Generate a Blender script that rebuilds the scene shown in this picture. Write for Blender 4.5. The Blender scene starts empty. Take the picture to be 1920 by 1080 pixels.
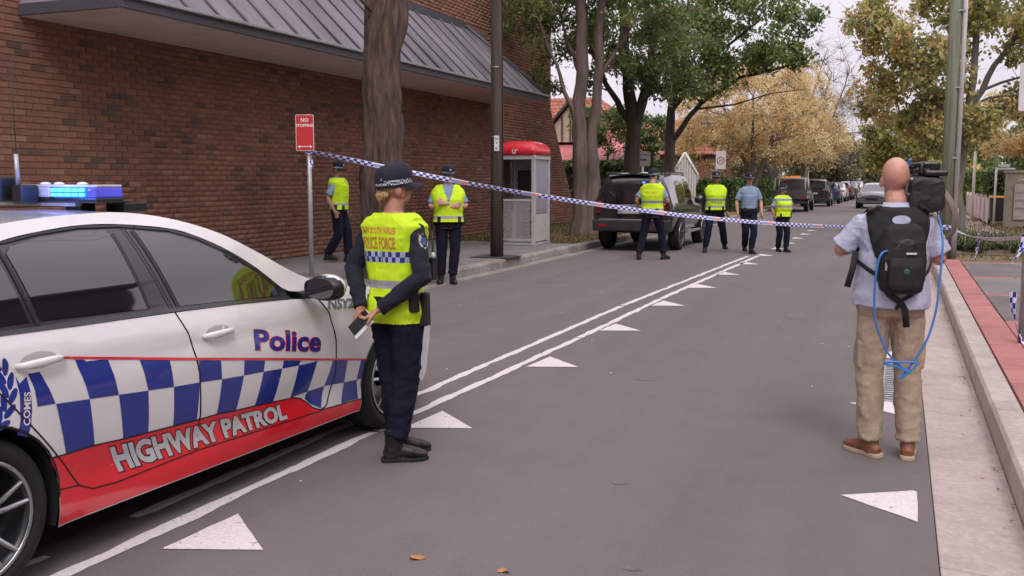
import bpy, bmesh, math, random
import numpy as np
from mathutils import Vector, Matrix, Euler, noise as mnoise
from mathutils.geometry import delaunay_2d_cdt
from mathutils.bvhtree import BVHTree
R_ = math.radians
rnd = random.Random(7)
S = bpy.context.scene
COL = S.collection

# ------------------------------------------------------------------ camera
cd = bpy.data.cameras.new('camera'); cam = bpy.data.objects.new('camera', cd); COL.objects.link(cam)
cd.sensor_width = 36.0; cd.lens = 33.75; cd.clip_start = 0.05; cd.clip_end = 1500
cam.location = (0, 0, 1.63)
YAW = R_(21.896); PIT = math.atan(202/1800.0)
cam.rotation_euler = (math.pi/2 - PIT, 0, YAW)
S.camera = cam

# ------------------------------------------------------------------ sky and sun (overcast afternoon)
SUN_EL, SUN_AZ = R_(50), R_(150)
wd = bpy.data.worlds.new('World'); S.world = wd; wd.use_nodes = True
nt = wd.node_tree; nt.nodes.clear()
def N(nt, t, **kw):
    n = nt.nodes.new(t)
    for k, v in kw.items():
        if k == 'ins':
            for a, b in v.items(): n.inputs[a].default_value = b
        else: setattr(n, k, v)
    return n
sky = N(nt, 'ShaderNodeTexSky', sky_type='NISHITA', sun_disc=False)
sky.sun_elevation = SUN_EL; sky.sun_rotation = SUN_AZ
tc = N(nt, 'ShaderNodeTexCoord'); sep = N(nt, 'ShaderNodeSeparateXYZ')
nt.links.new(tc.outputs['Generated'], sep.inputs[0])
rp = N(nt, 'ShaderNodeValToRGB')
rp.color_ramp.elements[0].position = 0.0; rp.color_ramp.elements[0].color = (.80, .735, .83, 1)
rp.color_ramp.elements[1].position = 0.9; rp.color_ramp.elements[1].color = (1.75, 1.6, 1.72, 1)
nt.links.new(sep.outputs[2], rp.inputs[0])
ns = N(nt, 'ShaderNodeTexNoise', ins={'Scale': 2.2, 'Detail': 5.0, 'Roughness': .5})
mp = N(nt, 'ShaderNodeMapping'); mp.inputs['Scale'].default_value = (1, 1, 3)
nt.links.new(tc.outputs['Generated'], mp.inputs[0]); nt.links.new(mp.outputs[0], ns.inputs['Vector'])
mr = N(nt, 'ShaderNodeMapRange', ins={1: .3, 2: .7, 3: .93, 4: 1.07})
nt.links.new(ns.outputs[0], mr.inputs[0])
vm = N(nt, 'ShaderNodeVectorMath', operation='SCALE'); nt.links.new(rp.outputs[0], vm.inputs[0]); nt.links.new(mr.outputs[0], vm.inputs['Scale'])
b1 = N(nt, 'ShaderNodeBackground', ins={'Strength': 1.0}); nt.links.new(vm.outputs[0], b1.inputs[0])
b2 = N(nt, 'ShaderNodeBackground', ins={'Strength': 0.12}); nt.links.new(sky.outputs[0], b2.inputs[0])
mx = N(nt, 'ShaderNodeMixShader', ins={0: .9}); nt.links.new(b2.outputs[0], mx.inputs[1]); nt.links.new(b1.outputs[0], mx.inputs[2])
wo = N(nt, 'ShaderNodeOutputWorld'); nt.links.new(mx.outputs[0], wo.inputs[0])
sl = bpy.data.lights.new('sun', 'SUN'); sl.energy = 1.4; sl.angle = R_(22); sl.color = (1, .96, .92)
so = bpy.data.objects.new('sun', sl); COL.objects.link(so)
so.rotation_euler = (math.pi/2 - SUN_EL, 0, math.pi - SUN_AZ)
S.view_settings.view_transform = 'Standard'; S.view_settings.look = 'None'
S.view_settings.gamma = 1; S.view_settings.exposure = 0.0
S.render.engine = 'CYCLES'; S.cycles.use_denoising = True
S.cycles.max_bounces = 6; S.cycles.diffuse_bounces = 3; S.cycles.glossy_bounces = 3; S.cycles.transmission_bounces = 4
S.cycles.transparent_max_bounces = 8; S.cycles.use_adaptive_sampling = True; S.cycles.adaptive_threshold = 0.02
S.cycles.caustics_reflective = False; S.cycles.caustics_refractive = False

# ------------------------------------------------------------------ helpers
def tag(o, label=None, cat=None, group=None, kind=None):
    if label: o['label'] = label
    if cat: o['category'] = cat
    if group: o['group'] = group
    if kind: o['kind'] = kind
    return o
def thing(name, label, cat, loc=(0, 0, 0), rz=0.0, group=None, kind=None):
    o = bpy.data.objects.new(name, None); COL.objects.link(o)
    o.location = loc; o.rotation_euler = (0, 0, rz); o.empty_display_size = .2
    return tag(o, label, cat, group, kind)
def copy_tree(o, parent=None):
    c = o.copy(); COL.objects.link(c); c.parent = parent
    for ch in list(o.children): copy_tree(ch, c)
    return c
def lmat(o):
    m = Matrix.LocRotScale(o.location, o.rotation_euler, o.scale)
    return (lmat(o.parent) @ m) if o.parent else m

class MB:
    def __init__(s): s.v = []; s.f = []; s.m = []; s.sm = []; s.tone = {}
    def add(s, vs, fs, m=0, smooth=False, tone=None):
        b = len(s.v); s.v += [tuple(v) for v in vs]
        for f in fs: s.f.append([b+i for i in f]); s.m.append(m); s.sm.append(smooth)
        if tone is not None:
            for i in range(b, len(s.v)): s.tone[i] = tone
        return s
    def box(s, c, d, m=0, rot=None, taper=None, tone=None, rnd_=None):
        x, y, z = d[0]/2, d[1]/2, d[2]/2
        vs = [Vector((a*x, b*y, e*z)) for e in (-1, 1) for a, b in ((-1, -1), (1, -1), (1, 1), (-1, 1))]
        if taper:
            for i in range(4, 8): vs[i].x *= taper[0]; vs[i].y *= taper[1]
        if rot is not None: vs = [rot @ v for v in vs]
        vs = [v + Vector(c) for v in vs]
        return s.add(vs, [(3, 2, 1, 0), (4, 5, 6, 7), (0, 1, 5, 4), (1, 2, 6, 5), (2, 3, 7, 6), (3, 0, 4, 7)], m, tone=tone)
    def rings(s, rings, m=0, smooth=True, cap=True, closed=True):
        n = len(rings[0]); vs = [v for r in rings for v in r]; fs = []
        for i in range(len(rings)-1):
            for j in range(n if closed else n-1):
                k = (j+1) % n
                fs.append((i*n+j, i*n+k, (i+1)*n+k, (i+1)*n+j))
        if cap and closed: fs.append(tuple(range(n-1, -1, -1))); fs.append(tuple((len(rings)-1)*n+j for j in range(n)))
        return s.add(vs, fs, m, smooth)
    def tube(s, pts, rad, n=10, m=0, smooth=True, cap=True, sq=1.0, up=None):
        pts = [Vector(p) for p in pts]
        if not hasattr(rad, '__len__'): rad = [rad]*len(pts)
        t0 = (pts[1]-pts[0]).normalized()
        u = Vector(up) if up is not None else (Vector((0, 0, 1)) if abs(t0.z) < .9 else Vector((1, 0, 0)))
        rr = []
        for i, p in enumerate(pts):
            t = (pts[min(i+1, len(pts)-1)] - pts[max(i-1, 0)]).normalized()
            u = (u - t*u.dot(t)).normalized(); w = t.cross(u)
            r = rad[i]; ra, rb = (r if hasattr(r, '__len__') else (r, r*sq))
            rr.append([p + u*(ra*math.cos(2*math.pi*k/n)) + w*(rb*math.sin(2*math.pi*k/n)) for k in range(n)])
        return s.rings(rr, m, smooth, cap)
    def cyl(s, p, r, h, n=20, m=0, r2=None, smooth=True):
        p = Vector(p); r2 = r if r2 is None else r2
        return s.tube([p, p+Vector((0, 0, h))], [r, r2], n, m, smooth)
    def lathe(s, c, prof, axis='z', n=32, m=0, smooth=True, caps=False):
        c = Vector(c); rr = []
        for r, h in prof:
            ring = []
            for k in range(n):
                a = 2*math.pi*k/n
                if axis == 'z': ring.append(c+Vector((r*math.cos(a), r*math.sin(a), h)))
                elif axis == 'x': ring.append(c+Vector((h, r*math.cos(a), r*math.sin(a))))
                else: ring.append(c+Vector((r*math.sin(a), h, r*math.cos(a))))
            rr.append(ring)
        return s.rings(rr, m, smooth, cap=caps)
    def ell(s, c, r, rot=None, n=16, nr=10, m=0, fn=None):
        c = Vector(c); rr = []
        for i in range(nr+1):
            ph = -math.pi/2 + math.pi*(i+.02)/(nr+.04)
            ring = []
            for k in range(n):
                a = 2*math.pi*k/n
                v = Vector((r[0]*math.cos(ph)*math.cos(a), r[1]*math.cos(ph)*math.sin(a), r[2]*math.sin(ph)))
                if rot is not None: v = rot @ v
                ring.append(c+v)
            rr.append(ring)
        return s.rings(rr, m, True, True)
    def prism(s, poly, a, b, axis='z', m=0, smooth=False):
        n = len(poly)
        def P(p, h):
            return (p[0], p[1], h) if axis == 'z' else ((h, p[0], p[1]) if axis == 'x' else (p[0], h, p[1]))
        vs = [P(p, a) for p in poly] + [P(p, b) for p in poly]
        fs = [tuple(range(n-1, -1, -1)), tuple(range(n, 2*n))] + [(i, (i+1) % n, n+(i+1) % n, n+i) for i in range(n)]
        return s.add(vs, fs, m, smooth)
    def mesh(s, name, mats):
        me = bpy.data.meshes.new(name); me.from_pydata(s.v, [], s.f)
        for mt in (mats if isinstance(mats, (list, tuple)) else [mats]): me.materials.append(mt)
        me.polygons.foreach_set('material_index', s.m); me.polygons.foreach_set('use_smooth', s.sm)
        if s.tone:
            at = me.attributes.new('tone', 'FLOAT', 'POINT')
            at.data.foreach_set('value', [s.tone.get(i, .5) for i in range(len(s.v))])
        me.update(); return me
    def build(s, name, mats, parent=None, world=False, bev=0, seg=2, recalc=True, kind=None, sub=0):
        if world and parent is not None:
            iv = lmat(parent).inverted(); s.v = [tuple(iv @ Vector(v)) for v in s.v]
        me = s.mesh(name, mats)
        if recalc:
            bm = bmesh.new(); bm.from_mesh(me); bmesh.ops.recalc_face_normals(bm, faces=bm.faces); bm.to_mesh(me); bm.free()
        o = bpy.data.objects.new(name, me); COL.objects.link(o); o.parent = parent
        if bev:
            md = o.modifiers.new('bevel', 'BEVEL'); md.width = bev; md.segments = seg; md.limit_method = 'ANGLE'; md.angle_limit = R_(40)
        if sub:
            md = o.modifiers.new('sub', 'SUBSURF'); md.levels = sub; md.render_levels = sub
        if kind: o['kind'] = kind
        return o

# ------------------------------------------------------------------ materials
MATS = {}
def lk(t, a, b): t.links.new(a, b)
def mat(name, col, rough=.6, metal=0.0, var=.12, vscale=6.0, bump=0.0, bscale=40.0, col2=None, spec=.5, coat=0.0, alpha=1.0,
        emit=None, estr=0.0, stretch=(1, 1, 1), coord='Object', sheen=0, tone=False, rvar=.1, detail=4.0, trans=0):
    if name in MATS: return MATS[name]
    m = bpy.data.materials.new(name); m.use_nodes = True; t = m.node_tree
    b = t.nodes['Principled BSDF']; b.inputs['Roughness'].default_value = rough; b.inputs['Metallic'].default_value = metal
    b.inputs['Specular IOR Level'].default_value = spec; b.inputs['Coat Weight'].default_value = coat
    b.inputs['Coat Roughness'].default_value = .03; b.inputs['Alpha'].default_value = alpha
    if sheen: b.inputs['Sheen Weight'].default_value = sheen
    if trans: b.inputs['Transmission Weight'].default_value = trans
    tc = N(t, 'ShaderNodeTexCoord'); mp = N(t, 'ShaderNodeMapping'); mp.inputs['Scale'].default_value = stretch
    lk(t, tc.outputs[coord], mp.inputs[0])
    n1 = N(t, 'ShaderNodeTexNoise', ins={'Scale': vscale, 'Detail': detail, 'Roughness': .6}); lk(t, mp.outputs[0], n1.inputs['Vector'])
    c2 = col2 if col2 else tuple(c*(1-var*2) for c in col)
    c1 = col if col2 else tuple(min(1, c*(1+var)) for c in col)
    cr = N(t, 'ShaderNodeValToRGB'); cr.color_ramp.elements[0].position = .33; cr.color_ramp.elements[1].position = .67
    cr.color_ramp.elements[0].color = (*c2, 1); cr.color_ramp.elements[1].color = (*c1, 1)
    if tone:
        at = N(t, 'ShaderNodeAttribute', attribute_name='tone')
        ad = N(t, 'ShaderNodeMath', operation='MULTIPLY_ADD', ins={1: .25, 2: -.125}); lk(t, n1.outputs[0], ad.inputs[0])
        a2 = N(t, 'ShaderNodeMath', operation='ADD'); lk(t, ad.outputs[0], a2.inputs[0]); lk(t, at.outputs['Fac'], a2.inputs[1]); lk(t, a2.outputs[0], cr.inputs[0])
        cr.color_ramp.elements[0].position = 0; cr.color_ramp.elements[1].position = 1
    else: lk(t, n1.outputs[0], cr.inputs[0])
    lk(t, cr.outputs[0], b.inputs['Base Color'])
    rr = N(t, 'ShaderNodeMapRange', ins={1: .3, 2: .7, 3: max(0, rough-rvar), 4: min(1, rough+rvar)}); lk(t, n1.outputs[0], rr.inputs[0]); lk(t, rr.outputs[0], b.inputs['Roughness'])
    if bump:
        n2 = N(t, 'ShaderNodeTexNoise', ins={'Scale': bscale, 'Detail': 3.0}); lk(t, mp.outputs[0], n2.inputs['Vector'])
        bp = N(t, 'ShaderNodeBump', ins={'Strength': min(1, bump), 'Distance': .01}); lk(t, n2.outputs[0], bp.inputs['Height']); lk(t, bp.outputs[0], b.inputs['Normal'])
    if emit: b.inputs['Emission Color'].default_value = (*emit, 1); b.inputs['Emission Strength'].default_value = estr
    MATS[name] = m; m['cr'] = cr.name; return m
def ramp(m, stops):
    cr = m.node_tree.nodes[m['cr']].color_ramp
    while len(cr.elements) > 2: cr.elements.remove(cr.elements[-1])
    cr.elements[0].position, cr.elements[0].color = stops[0][0], (*stops[0][1], 1)
    cr.elements[1].position, cr.elements[1].color = stops[-1][0], (*stops[-1][1], 1)
    for p, c in stops[1:-1]: cr.elements.new(p).color = (*c, 1)
    return m
def stain(m, scale, lo, hi=1.0, stretch=(1, 1, 1), coord='Object', seed=0, lo_p=.35, hi_p=.6):
    "multiply base colour by large dirt/wear noise"
    t = m.node_tree; b = t.nodes['Principled BSDF']; src = b.inputs['Base Color'].links[0].from_socket
    tc = N(t, 'ShaderNodeTexCoord'); mp = N(t, 'ShaderNodeMapping'); mp.inputs['Scale'].default_value = stretch; mp.inputs['Location'].default_value = (seed*7.3, seed*3.1, 0)
    lk(t, tc.outputs[coord], mp.inputs[0]); n = N(t, 'ShaderNodeTexNoise', ins={'Scale': scale, 'Detail': 6.0, 'Roughness': .65}); lk(t, mp.outputs[0], n.inputs['Vector'])
    r = N(t, 'ShaderNodeMapRange', ins={1: lo_p, 2: hi_p, 3: lo, 4: hi}); lk(t, n.outputs[0], r.inputs[0])
    v = N(t, 'ShaderNodeVectorMath', operation='SCALE'); lk(t, src, v.inputs[0]); lk(t, r.outputs[0], v.inputs['Scale']); lk(t, v.outputs[0], b.inputs['Base Color'])
    return m

asphalt = mat('asphalt', (.168, .146, .143), .82, var=.1, vscale=160, bump=.5, bscale=260, detail=6, spec=.35, coord='Object')
stain(asphalt, .5, .91, 1.03, stretch=(1, .25, 1)); stain(asphalt, 2.6, .94, 1.03, seed=2); stain(asphalt, 2.2, .94, 1.03, seed=9, stretch=(1, .03, 1)); stain(asphalt, 70, .86, 1.06, seed=12, lo_p=.3, hi_p=.5)
paint_white = mat('road_paint', (.74, .68, .69), .6, var=.08, vscale=60, bump=.3, bscale=200)
def wear(m, scale, thr, other=(.15, .13, .135)):
    t = m.node_tree; b = t.nodes['Principled BSDF']; src = b.inputs['Base Color'].links[0].from_socket
    tc = N(t, 'ShaderNodeTexCoord'); n = N(t, 'ShaderNodeTexNoise', ins={'Scale': scale, 'Detail': 8.0, 'Roughness': .75}); lk(t, tc.outputs['Object'], n.inputs['Vector'])
    r = N(t, 'ShaderNodeMapRange', ins={1: thr, 2: thr+.04, 3: 1, 4: 0}); lk(t, n.outputs[0], r.inputs[0])
    mxx = N(t, 'ShaderNodeMix', data_type='RGBA'); lk(t, r.outputs[0], mxx.inputs['Factor']); mxx.inputs['A'].default_value = (*other, 1); lk(t, src, mxx.inputs['B']); lk(t, mxx.outputs['Result'], b.inputs['Base Color'])
wear(paint_white, 26, .60)
concrete = mat('concrete', (.45, .375, .345), .85, var=.08, vscale=30, bump=.3, bscale=120); stain(concrete, 1.4, .8, 1.04); stain(concrete, 7, .92, 1.03, seed=4)
kerb_m = mat('kerb_concrete', (.50, .43, .385), .85, var=.09, vscale=25, bump=.3, bscale=90); stain(kerb_m, 2.0, .78, 1.05, seed=3)
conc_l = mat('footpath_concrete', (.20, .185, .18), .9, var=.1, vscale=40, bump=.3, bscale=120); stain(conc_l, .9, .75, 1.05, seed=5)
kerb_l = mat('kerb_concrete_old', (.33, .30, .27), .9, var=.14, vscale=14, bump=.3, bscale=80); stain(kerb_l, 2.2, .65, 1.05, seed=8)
dark_asph = mat('path_asphalt', (.16, .145, .145), .9, var=.12, vscale=120, bump=.4, bscale=200); stain(dark_asph, 1.3, .8, 1.1, seed=6)
red_pave = mat('red_paving', (.46, .19, .17), .85, var=.1, vscale=35, bump=.3, bscale=150, tone=True, col2=(.38, .15, .14)); stain(red_pave, 1.6, .82, 1.05, seed=1)
dirt = mat('dry_grass', (.17, .14, .07), .95, vscale=5, var=.2, bump=.6, bscale=60, col2=(.13, .09, .05), detail=8)
soil = mat('soil', (.15, .11, .08), .95, vscale=6, var=.2, bump=.6, bscale=60, detail=8)
mortar = mat('mortar', (.21, .13, .10), .95, var=.15, vscale=20, bump=.3, bscale=90)
brick_m = mat('brick', (.30, .11, .07), .88, var=.1, vscale=14, bump=.35, bscale=120, tone=True, stretch=(1, 1, 3))
ramp(brick_m, [(0, (.13, .088, .065)), (.2, (.195, .108, .074)), (.45, (.285, .132, .084)), (.7, (.34, .158, .098)), (.88, (.37, .195, .13)), (1, (.37, .25, .18))])
stain(brick_m, .35, .62, .94, seed=2, coord='Object', stretch=(1, 1, 1.6))
roof_metal = mat('roof_metal', (.29, .265, .295), .5, metal=.35, var=.08, vscale=3, stretch=(.6, 3, .6)); stain(roof_metal, .6, .55, 1.05, seed=3, stretch=(.4, 1.4, .4))
fascia_m = mat('fascia_paint', (.085, .09, .105), .45, var=.08)
soffit_m = mat('soffit_paint', (.74, .62, .57), .8, var=.05, vscale=2)
galv = mat('galvanised_steel', (.42, .43, .43), .45, metal=.6, var=.1, vscale=20)
black_pl = mat('black_plastic', (.012, .012, .013), .42, var=.1)
rubber = mat('rubber', (.016, .016, .017), .8, var=.15, vscale=20)
white_car = mat('white_car_paint', (.74, .72, .72), .22, var=.01, coat=1.0, rvar=.03)
red_vinyl = mat('red_vinyl', (.80, .018, .03), .25, var=.02, coat=.8, rvar=.03)
blue_vinyl = mat('blue_vinyl', (.018, .035, .26), .25, var=.04, coat=.8, rvar=.03)
glass_dark = mat('tinted_glass', (.012, .012, .013), .03, var=0, coat=1.0, alpha=.82, rvar=.0, spec=.8)
trim_blk = mat('gloss_black_trim', (.035, .034, .038), .25, var=.05, coat=.5)
chrome = mat('machined_alloy', (.55, .55, .56), .28, metal=.9, var=.03)
alloy_dk = mat('dark_alloy', (.06, .06, .065), .35, metal=.6, var=.05)
dark_in = mat('dark_interior', (.01, .01, .01), .9, var=.1)
silver_txt = mat('silver_vinyl', (.58, .58, .59), .4, metal=.1, var=.05)
off_white = mat('white_paint', (.72, .70, .68), .5, var=.04)
def bark(name, c1, c2, sc=5.0, st=(6, 6, .6), bump=1.0):
    m = mat(name, c1, .95, col2=c2, vscale=sc, stretch=st, bump=bump, bscale=12, detail=8); return m
bark_dark = bark('stringy_bark', (.15, .092, .070), (.03, .020, .017), 2.2, (8, 8, 1.1))
bark_gum = bark('gum_bark', (.20, .15, .125), (.07, .052, .045), 1.6, (3, 3, .5), .6)
bark_dk2 = bark('dark_bark', (.10, .08, .065), (.035, .028, .022), 3)
bark_grey = bark('grey_bark', (.20, .18, .15), (.10, .09, .08), 3)
timber_gr = bark('weathered_timber', (.27, .29, .20), (.14, .15, .11), 2.4, (9, 9, .35), .6)
timber_br = bark('old_timber', (.12, .09, .075), (.06, .045, .038), 2.4, (9, 9, .3), .7)

# ------------------------------------------------------------------ numeric noise
def vnoise(P, seed=0):
    P = P + seed*17.13; i = np.floor(P).astype(np.int64); f = P-i; f = f*f*(3-2*f)
    def h(ix, iy, iz):
        n = (ix*374761393 + iy*668265263 + iz*1442695041 + seed*974711) & 0xffffffff
        n = ((n ^ (n >> 13))*1274126177) & 0xffffffff
        return ((n ^ (n >> 16)) & 0xffff)/65535.0
    r = 0
    for a in (0, 1):
        for b in (0, 1):
            for c in (0, 1):
                w = (f[:, 0] if a else 1-f[:, 0])*(f[:, 1] if b else 1-f[:, 1])*(f[:, 2] if c else 1-f[:, 2])
                r = r + w*h(i[:, 0]+a, i[:, 1]+b, i[:, 2]+c)
    return r
_dg = bpy.context.evaluated_depsgraph_get
def eval_mesh(o):
    bpy.context.view_layer.update(); return bpy.data.meshes.new_from_object(o.evaluated_get(_dg()))
def fuse(mb, name, mats, parent, voxel=.01, smooth=4, folds=None, dec=None, fac=.5):
    "one continuous skin over overlapping closed volumes"
    me = mb.mesh(name, mats); o = bpy.data.objects.new(name, me); COL.objects.link(o)
    md = o.modifiers.new('r', 'REMESH'); md.mode = 'VOXEL'; md.voxel_size = voxel; md.use_smooth_shade = True
    if smooth: md = o.modifiers.new('s', 'SMOOTH'); md.iterations = smooth; md.factor = fac
    if dec: md = o.modifiers.new('d', 'DECIMATE'); md.ratio = dec
    m2 = eval_mesh(o); bpy.data.objects.remove(o); m2.name = name
    m2.materials.clear()
    for mt in (mats if isinstance(mats, (list, tuple)) else [mats]): m2.materials.append(mt)
    if folds:
        n = len(m2.vertices); co = np.empty(n*3); nr = np.empty(n*3)
        m2.vertices.foreach_get('co', co); m2.vertex_normals.foreach_get('vector', nr); co = co.reshape(-1, 3); nr = nr.reshape(-1, 3)
        d = np.zeros(n)
        for amp, sc, seed in folds:
            w = co + .06*np.stack([vnoise(co*6, seed+k) for k in (5, 6, 7)], 1)
            v = 1-np.abs(2*vnoise(w*np.array(sc), seed)-1); d += amp*(v*v-.35)
        co = co + nr*d[:, None]; m2.vertices.foreach_set('co', co.ravel())
    m2.polygons.foreach_set('use_smooth', [True]*len(m2.polygons)); m2.update()
    o = bpy.data.objects.new(name, m2); COL.objects.link(o); o.parent = parent
    return o
def bvh_of(me): return BVHTree.FromPolygons([v.co[:] for v in me.vertices], [p.vertices[:] for p in me.polygons])
_tx = {}
def text2d(s, bold=.0, shear=0.0, spacing=1.0, maxe=0):
    "text as 2d mesh, normalised to its own box 0..w, 0..1 (height of the capitals)"
    key = (s, bold, shear, spacing, maxe)
    if key in _tx: return _tx[key]
    cu = bpy.data.curves.new('t', 'FONT'); cu.body = s; cu.offset = bold; cu.shear = shear; cu.space_character = spacing; cu.resolution_u = 3
    o = bpy.data.objects.new('t', cu); COL.objects.link(o); me = eval_mesh(o); bpy.data.objects.remove(o)
    bm = bmesh.new(); bm.from_mesh(me); bpy.data.meshes.remove(me); bmesh.ops.triangulate(bm, faces=bm.faces)
    if maxe:
        for _ in range(3):
            es = [e for e in bm.edges if e.calc_length() > maxe]
            if not es: break
            bmesh.ops.subdivide_edges(bm, edges=es, cuts=1); bmesh.ops.triangulate(bm, faces=[f for f in bm.faces if len(f.verts) > 3])
    xs = [v.co.x for v in bm.verts]; H = .729
    bm.verts.ensure_lookup_table()
    vs = [((v.co.x-min(xs))/H, v.co.y/H) for v in bm.verts]; fs = [[v.index for v in f.verts] for f in bm.faces]; bm.verts.index_update()
    fs = [[v.index for v in f.verts] for f in bm.faces]; w = max(v[0] for v in vs); bm.free()
    _tx[key] = (vs, fs, w); return _tx[key]
def flat_text(mb, s, org, ux, uy, h, m=0, bold=.02, center=True, nrm=None):
    vs, fs, w = text2d(s, bold); ux = Vector(ux).normalized(); uy = Vector(uy).normalized(); org = Vector(org)
    o = org - ux*(w*h/2) if center else org
    mb.add([o + ux*(x*h) + uy*(y*h) for x, y in vs], fs, m); return w*h
def wrap_text(mb, s, bvh, org, ux, uy, direction, h, width=None, m=0, bold=.02, off=.003):
    vs, fs, w = text2d(s, bold, maxe=.25); ux = Vector(ux); uy = Vector(uy); d = Vector(direction).normalized()
    kx = (width/w) if width else h; out = []
    for x, y in vs:
        p = Vector(org) + ux*((x-w/2)*kx) + uy*(y*h) - d*1.0
        loc, nr, i, ds = bvh.ray_cast(p, d)
        out.append((loc - d*off) if loc else p + d)
    mb.add(out, fs, m)
def region(poly, fn, step=.05, holes=()):
    "2d polygon filled with a fine grid and lifted by fn onto a curved surface"
    pts = []; n = len(poly)
    for i in range(n):
        a, b = Vector(poly[i]), Vector(poly[(i+1) % n]); L = (b-a).length; k = max(1, int(math.ceil(L/step)))
        pts += [a.lerp(b, j/k) for j in range(k)]
    nb = len(pts); x0, x1 = min(p.x for p in pts), max(p.x for p in pts); y0, y1 = min(p.y for p in pts), max(p.y for p in pts)
    def inside(p):
        c = False; j = nb-1
        for i in range(nb):
            if (pts[i].y > p.y) != (pts[j].y > p.y) and p.x < (pts[j].x-pts[i].x)*(p.y-pts[i].y)/(pts[j].y-pts[i].y)+pts[i].x: c = not c
            j = i
        return c
    gx = np.arange(math.floor(x0/step)*step, x1, step); gy = np.arange(math.floor(y0/step)*step, y1, step)
    ins = []
    for X in gx:
        for Y in gy:
            p = Vector((X+.0013, Y+.0007))
            if inside(p) and min((p-q).length for q in pts) > step*.35: ins.append(p)
    vs, es, fs, *_ = delaunay_2d_cdt(pts+ins, [], [list(range(nb))], 1, 1e-6)
    return [fn(v.x, v.y) for v in vs], [list(f) for f in fs]

# ================================================================== SETTING
CAMP = Vector((0, 0, 1.63)); _cm = cam.rotation_euler.to_matrix()
def px(p):
    "where a point lands in a 1920 x 1080 frame (used only to rank pieces by apparent size)"
    d = _cm.transposed() @ (Vector(p)-CAMP)
    return (960+1800*d.x/-d.z, 540-1800*d.y/-d.z, -d.z) if d.z < 0 else (1e9, 1e9, 1)
def strip(name, pts, z, m, kind='structure', parent=None, t=0):
    "pts: list of (y, x0, x1) -> sheet (t=0) or slab of thickness t"
    b = MB(); n = len(pts)
    if t == 0:
        vs = [(p[1], p[0], z) for p in pts]+[(p[2], p[0], z) for p in pts]
        b.add(vs, [(i, n+i, n+i+1, i+1) for i in range(n-1)])
    else:
        for i in range(n-1):
            a, c = pts[i], pts[i+1]
            b.add([(a[1], a[0], z-t), (a[2], a[0], z-t), (c[2], c[0], z-t), (c[1], c[0], z-t), (a[1], a[0], z), (a[2], a[0], z), (c[2], c[0], z), (c[1], c[0], z)],
                  [(3, 2, 1, 0), (4, 5, 6, 7), (0, 1, 5, 4), (1, 2, 6, 5), (2, 3, 7, 6), (3, 0, 4, 7)])
    return b.build(name, m, parent, kind=kind if parent is None else None, recalc=False)
def LX(y): return float(np.interp(y, [-30, 28, 42, 200], [-6.55, -6.55, -6.0, -6.0]))
strip('ground', [(-60, -300, 300), (700, -300, 300)], -.03, dirt)
ys = [-25, 0, 10, 20, 28, 32, 36, 42, 60, 90, 150]
road = strip('road', [(y, LX(y)-.01, .22) for y in ys], 0.0, asphalt)
# gutters and kerbs in cast lengths
gutter_r = thing('gutter', None, None, (0, 0, 0), kind='structure'); gutter_r.name = 'gutter'
kerb_r = thing('kerb', None, None, kind='structure')
y = -13.7
while y < 100:
    L = 3.0 if y < 50 else 12
    b = MB(); b.prism([(.224, -.05), (.224, .004), (.60, -.018), (.617, -.018), (.617, -.05)], y+.005, y+L-.005, axis='y'); b.build('gutter_slab', concrete, gutter_r, bev=.006)
    b = MB(); b.prism([(.62, -.05), (.625, .125), (.645, .148), (.795, .152), (.80, .14), (.80, -.05)], y-.18+.006, y-.18+L-.006, axis='y'); b.build('kerb_stone', kerb_m, kerb_r, bev=.006)
    y += L
gutter_l = thing('gutter', None, None, kind='structure'); kerb_l_ = thing('kerb', None, None, kind='structure')
y = -14.0
while y < 120:
    L = 2.4 if y < 60 else 12
    a, c = LX(y), LX(y+L)
    b = MB(); P = lambda X, z0, yy: (X, yy, z0)
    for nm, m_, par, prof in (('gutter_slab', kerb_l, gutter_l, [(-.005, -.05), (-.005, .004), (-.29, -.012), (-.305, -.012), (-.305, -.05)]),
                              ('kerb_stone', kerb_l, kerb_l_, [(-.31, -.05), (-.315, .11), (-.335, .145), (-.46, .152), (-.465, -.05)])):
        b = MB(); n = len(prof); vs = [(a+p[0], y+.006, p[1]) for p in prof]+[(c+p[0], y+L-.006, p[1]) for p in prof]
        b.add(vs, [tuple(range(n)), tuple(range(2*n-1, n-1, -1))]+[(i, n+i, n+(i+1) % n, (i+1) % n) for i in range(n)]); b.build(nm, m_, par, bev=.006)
    y += L
# left footpath: cast slabs, then a dry grass verge
fp = thing('footpath', None, None, kind='structure')
y = -8.0; k = 0
while y < 21.4:
    L = 1.5; y2 = min(y+L, 21.4)
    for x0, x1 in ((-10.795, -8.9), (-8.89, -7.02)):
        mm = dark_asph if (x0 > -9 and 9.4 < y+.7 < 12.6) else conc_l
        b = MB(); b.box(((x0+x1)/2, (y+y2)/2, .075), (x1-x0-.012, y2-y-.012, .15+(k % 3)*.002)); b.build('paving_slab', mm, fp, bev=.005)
    y = y2; k += 1
b = MB(); b.box((-8.9, 6, .05), (3.79, 31, .14)); b.build('path_bed', soil, fp)
strip('verge', [(21.4, -10.8, -7.02), (29, -14, -7.02), (34, -16, -6.9), (42, -20, -6.48), (60, -30, -6.48), (140, -30, -6.48)], .14, dirt, t=.1)
strip('lawn', [(34, -60, -16.5), (140, -60, -30.5)], .12, dirt)
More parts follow.
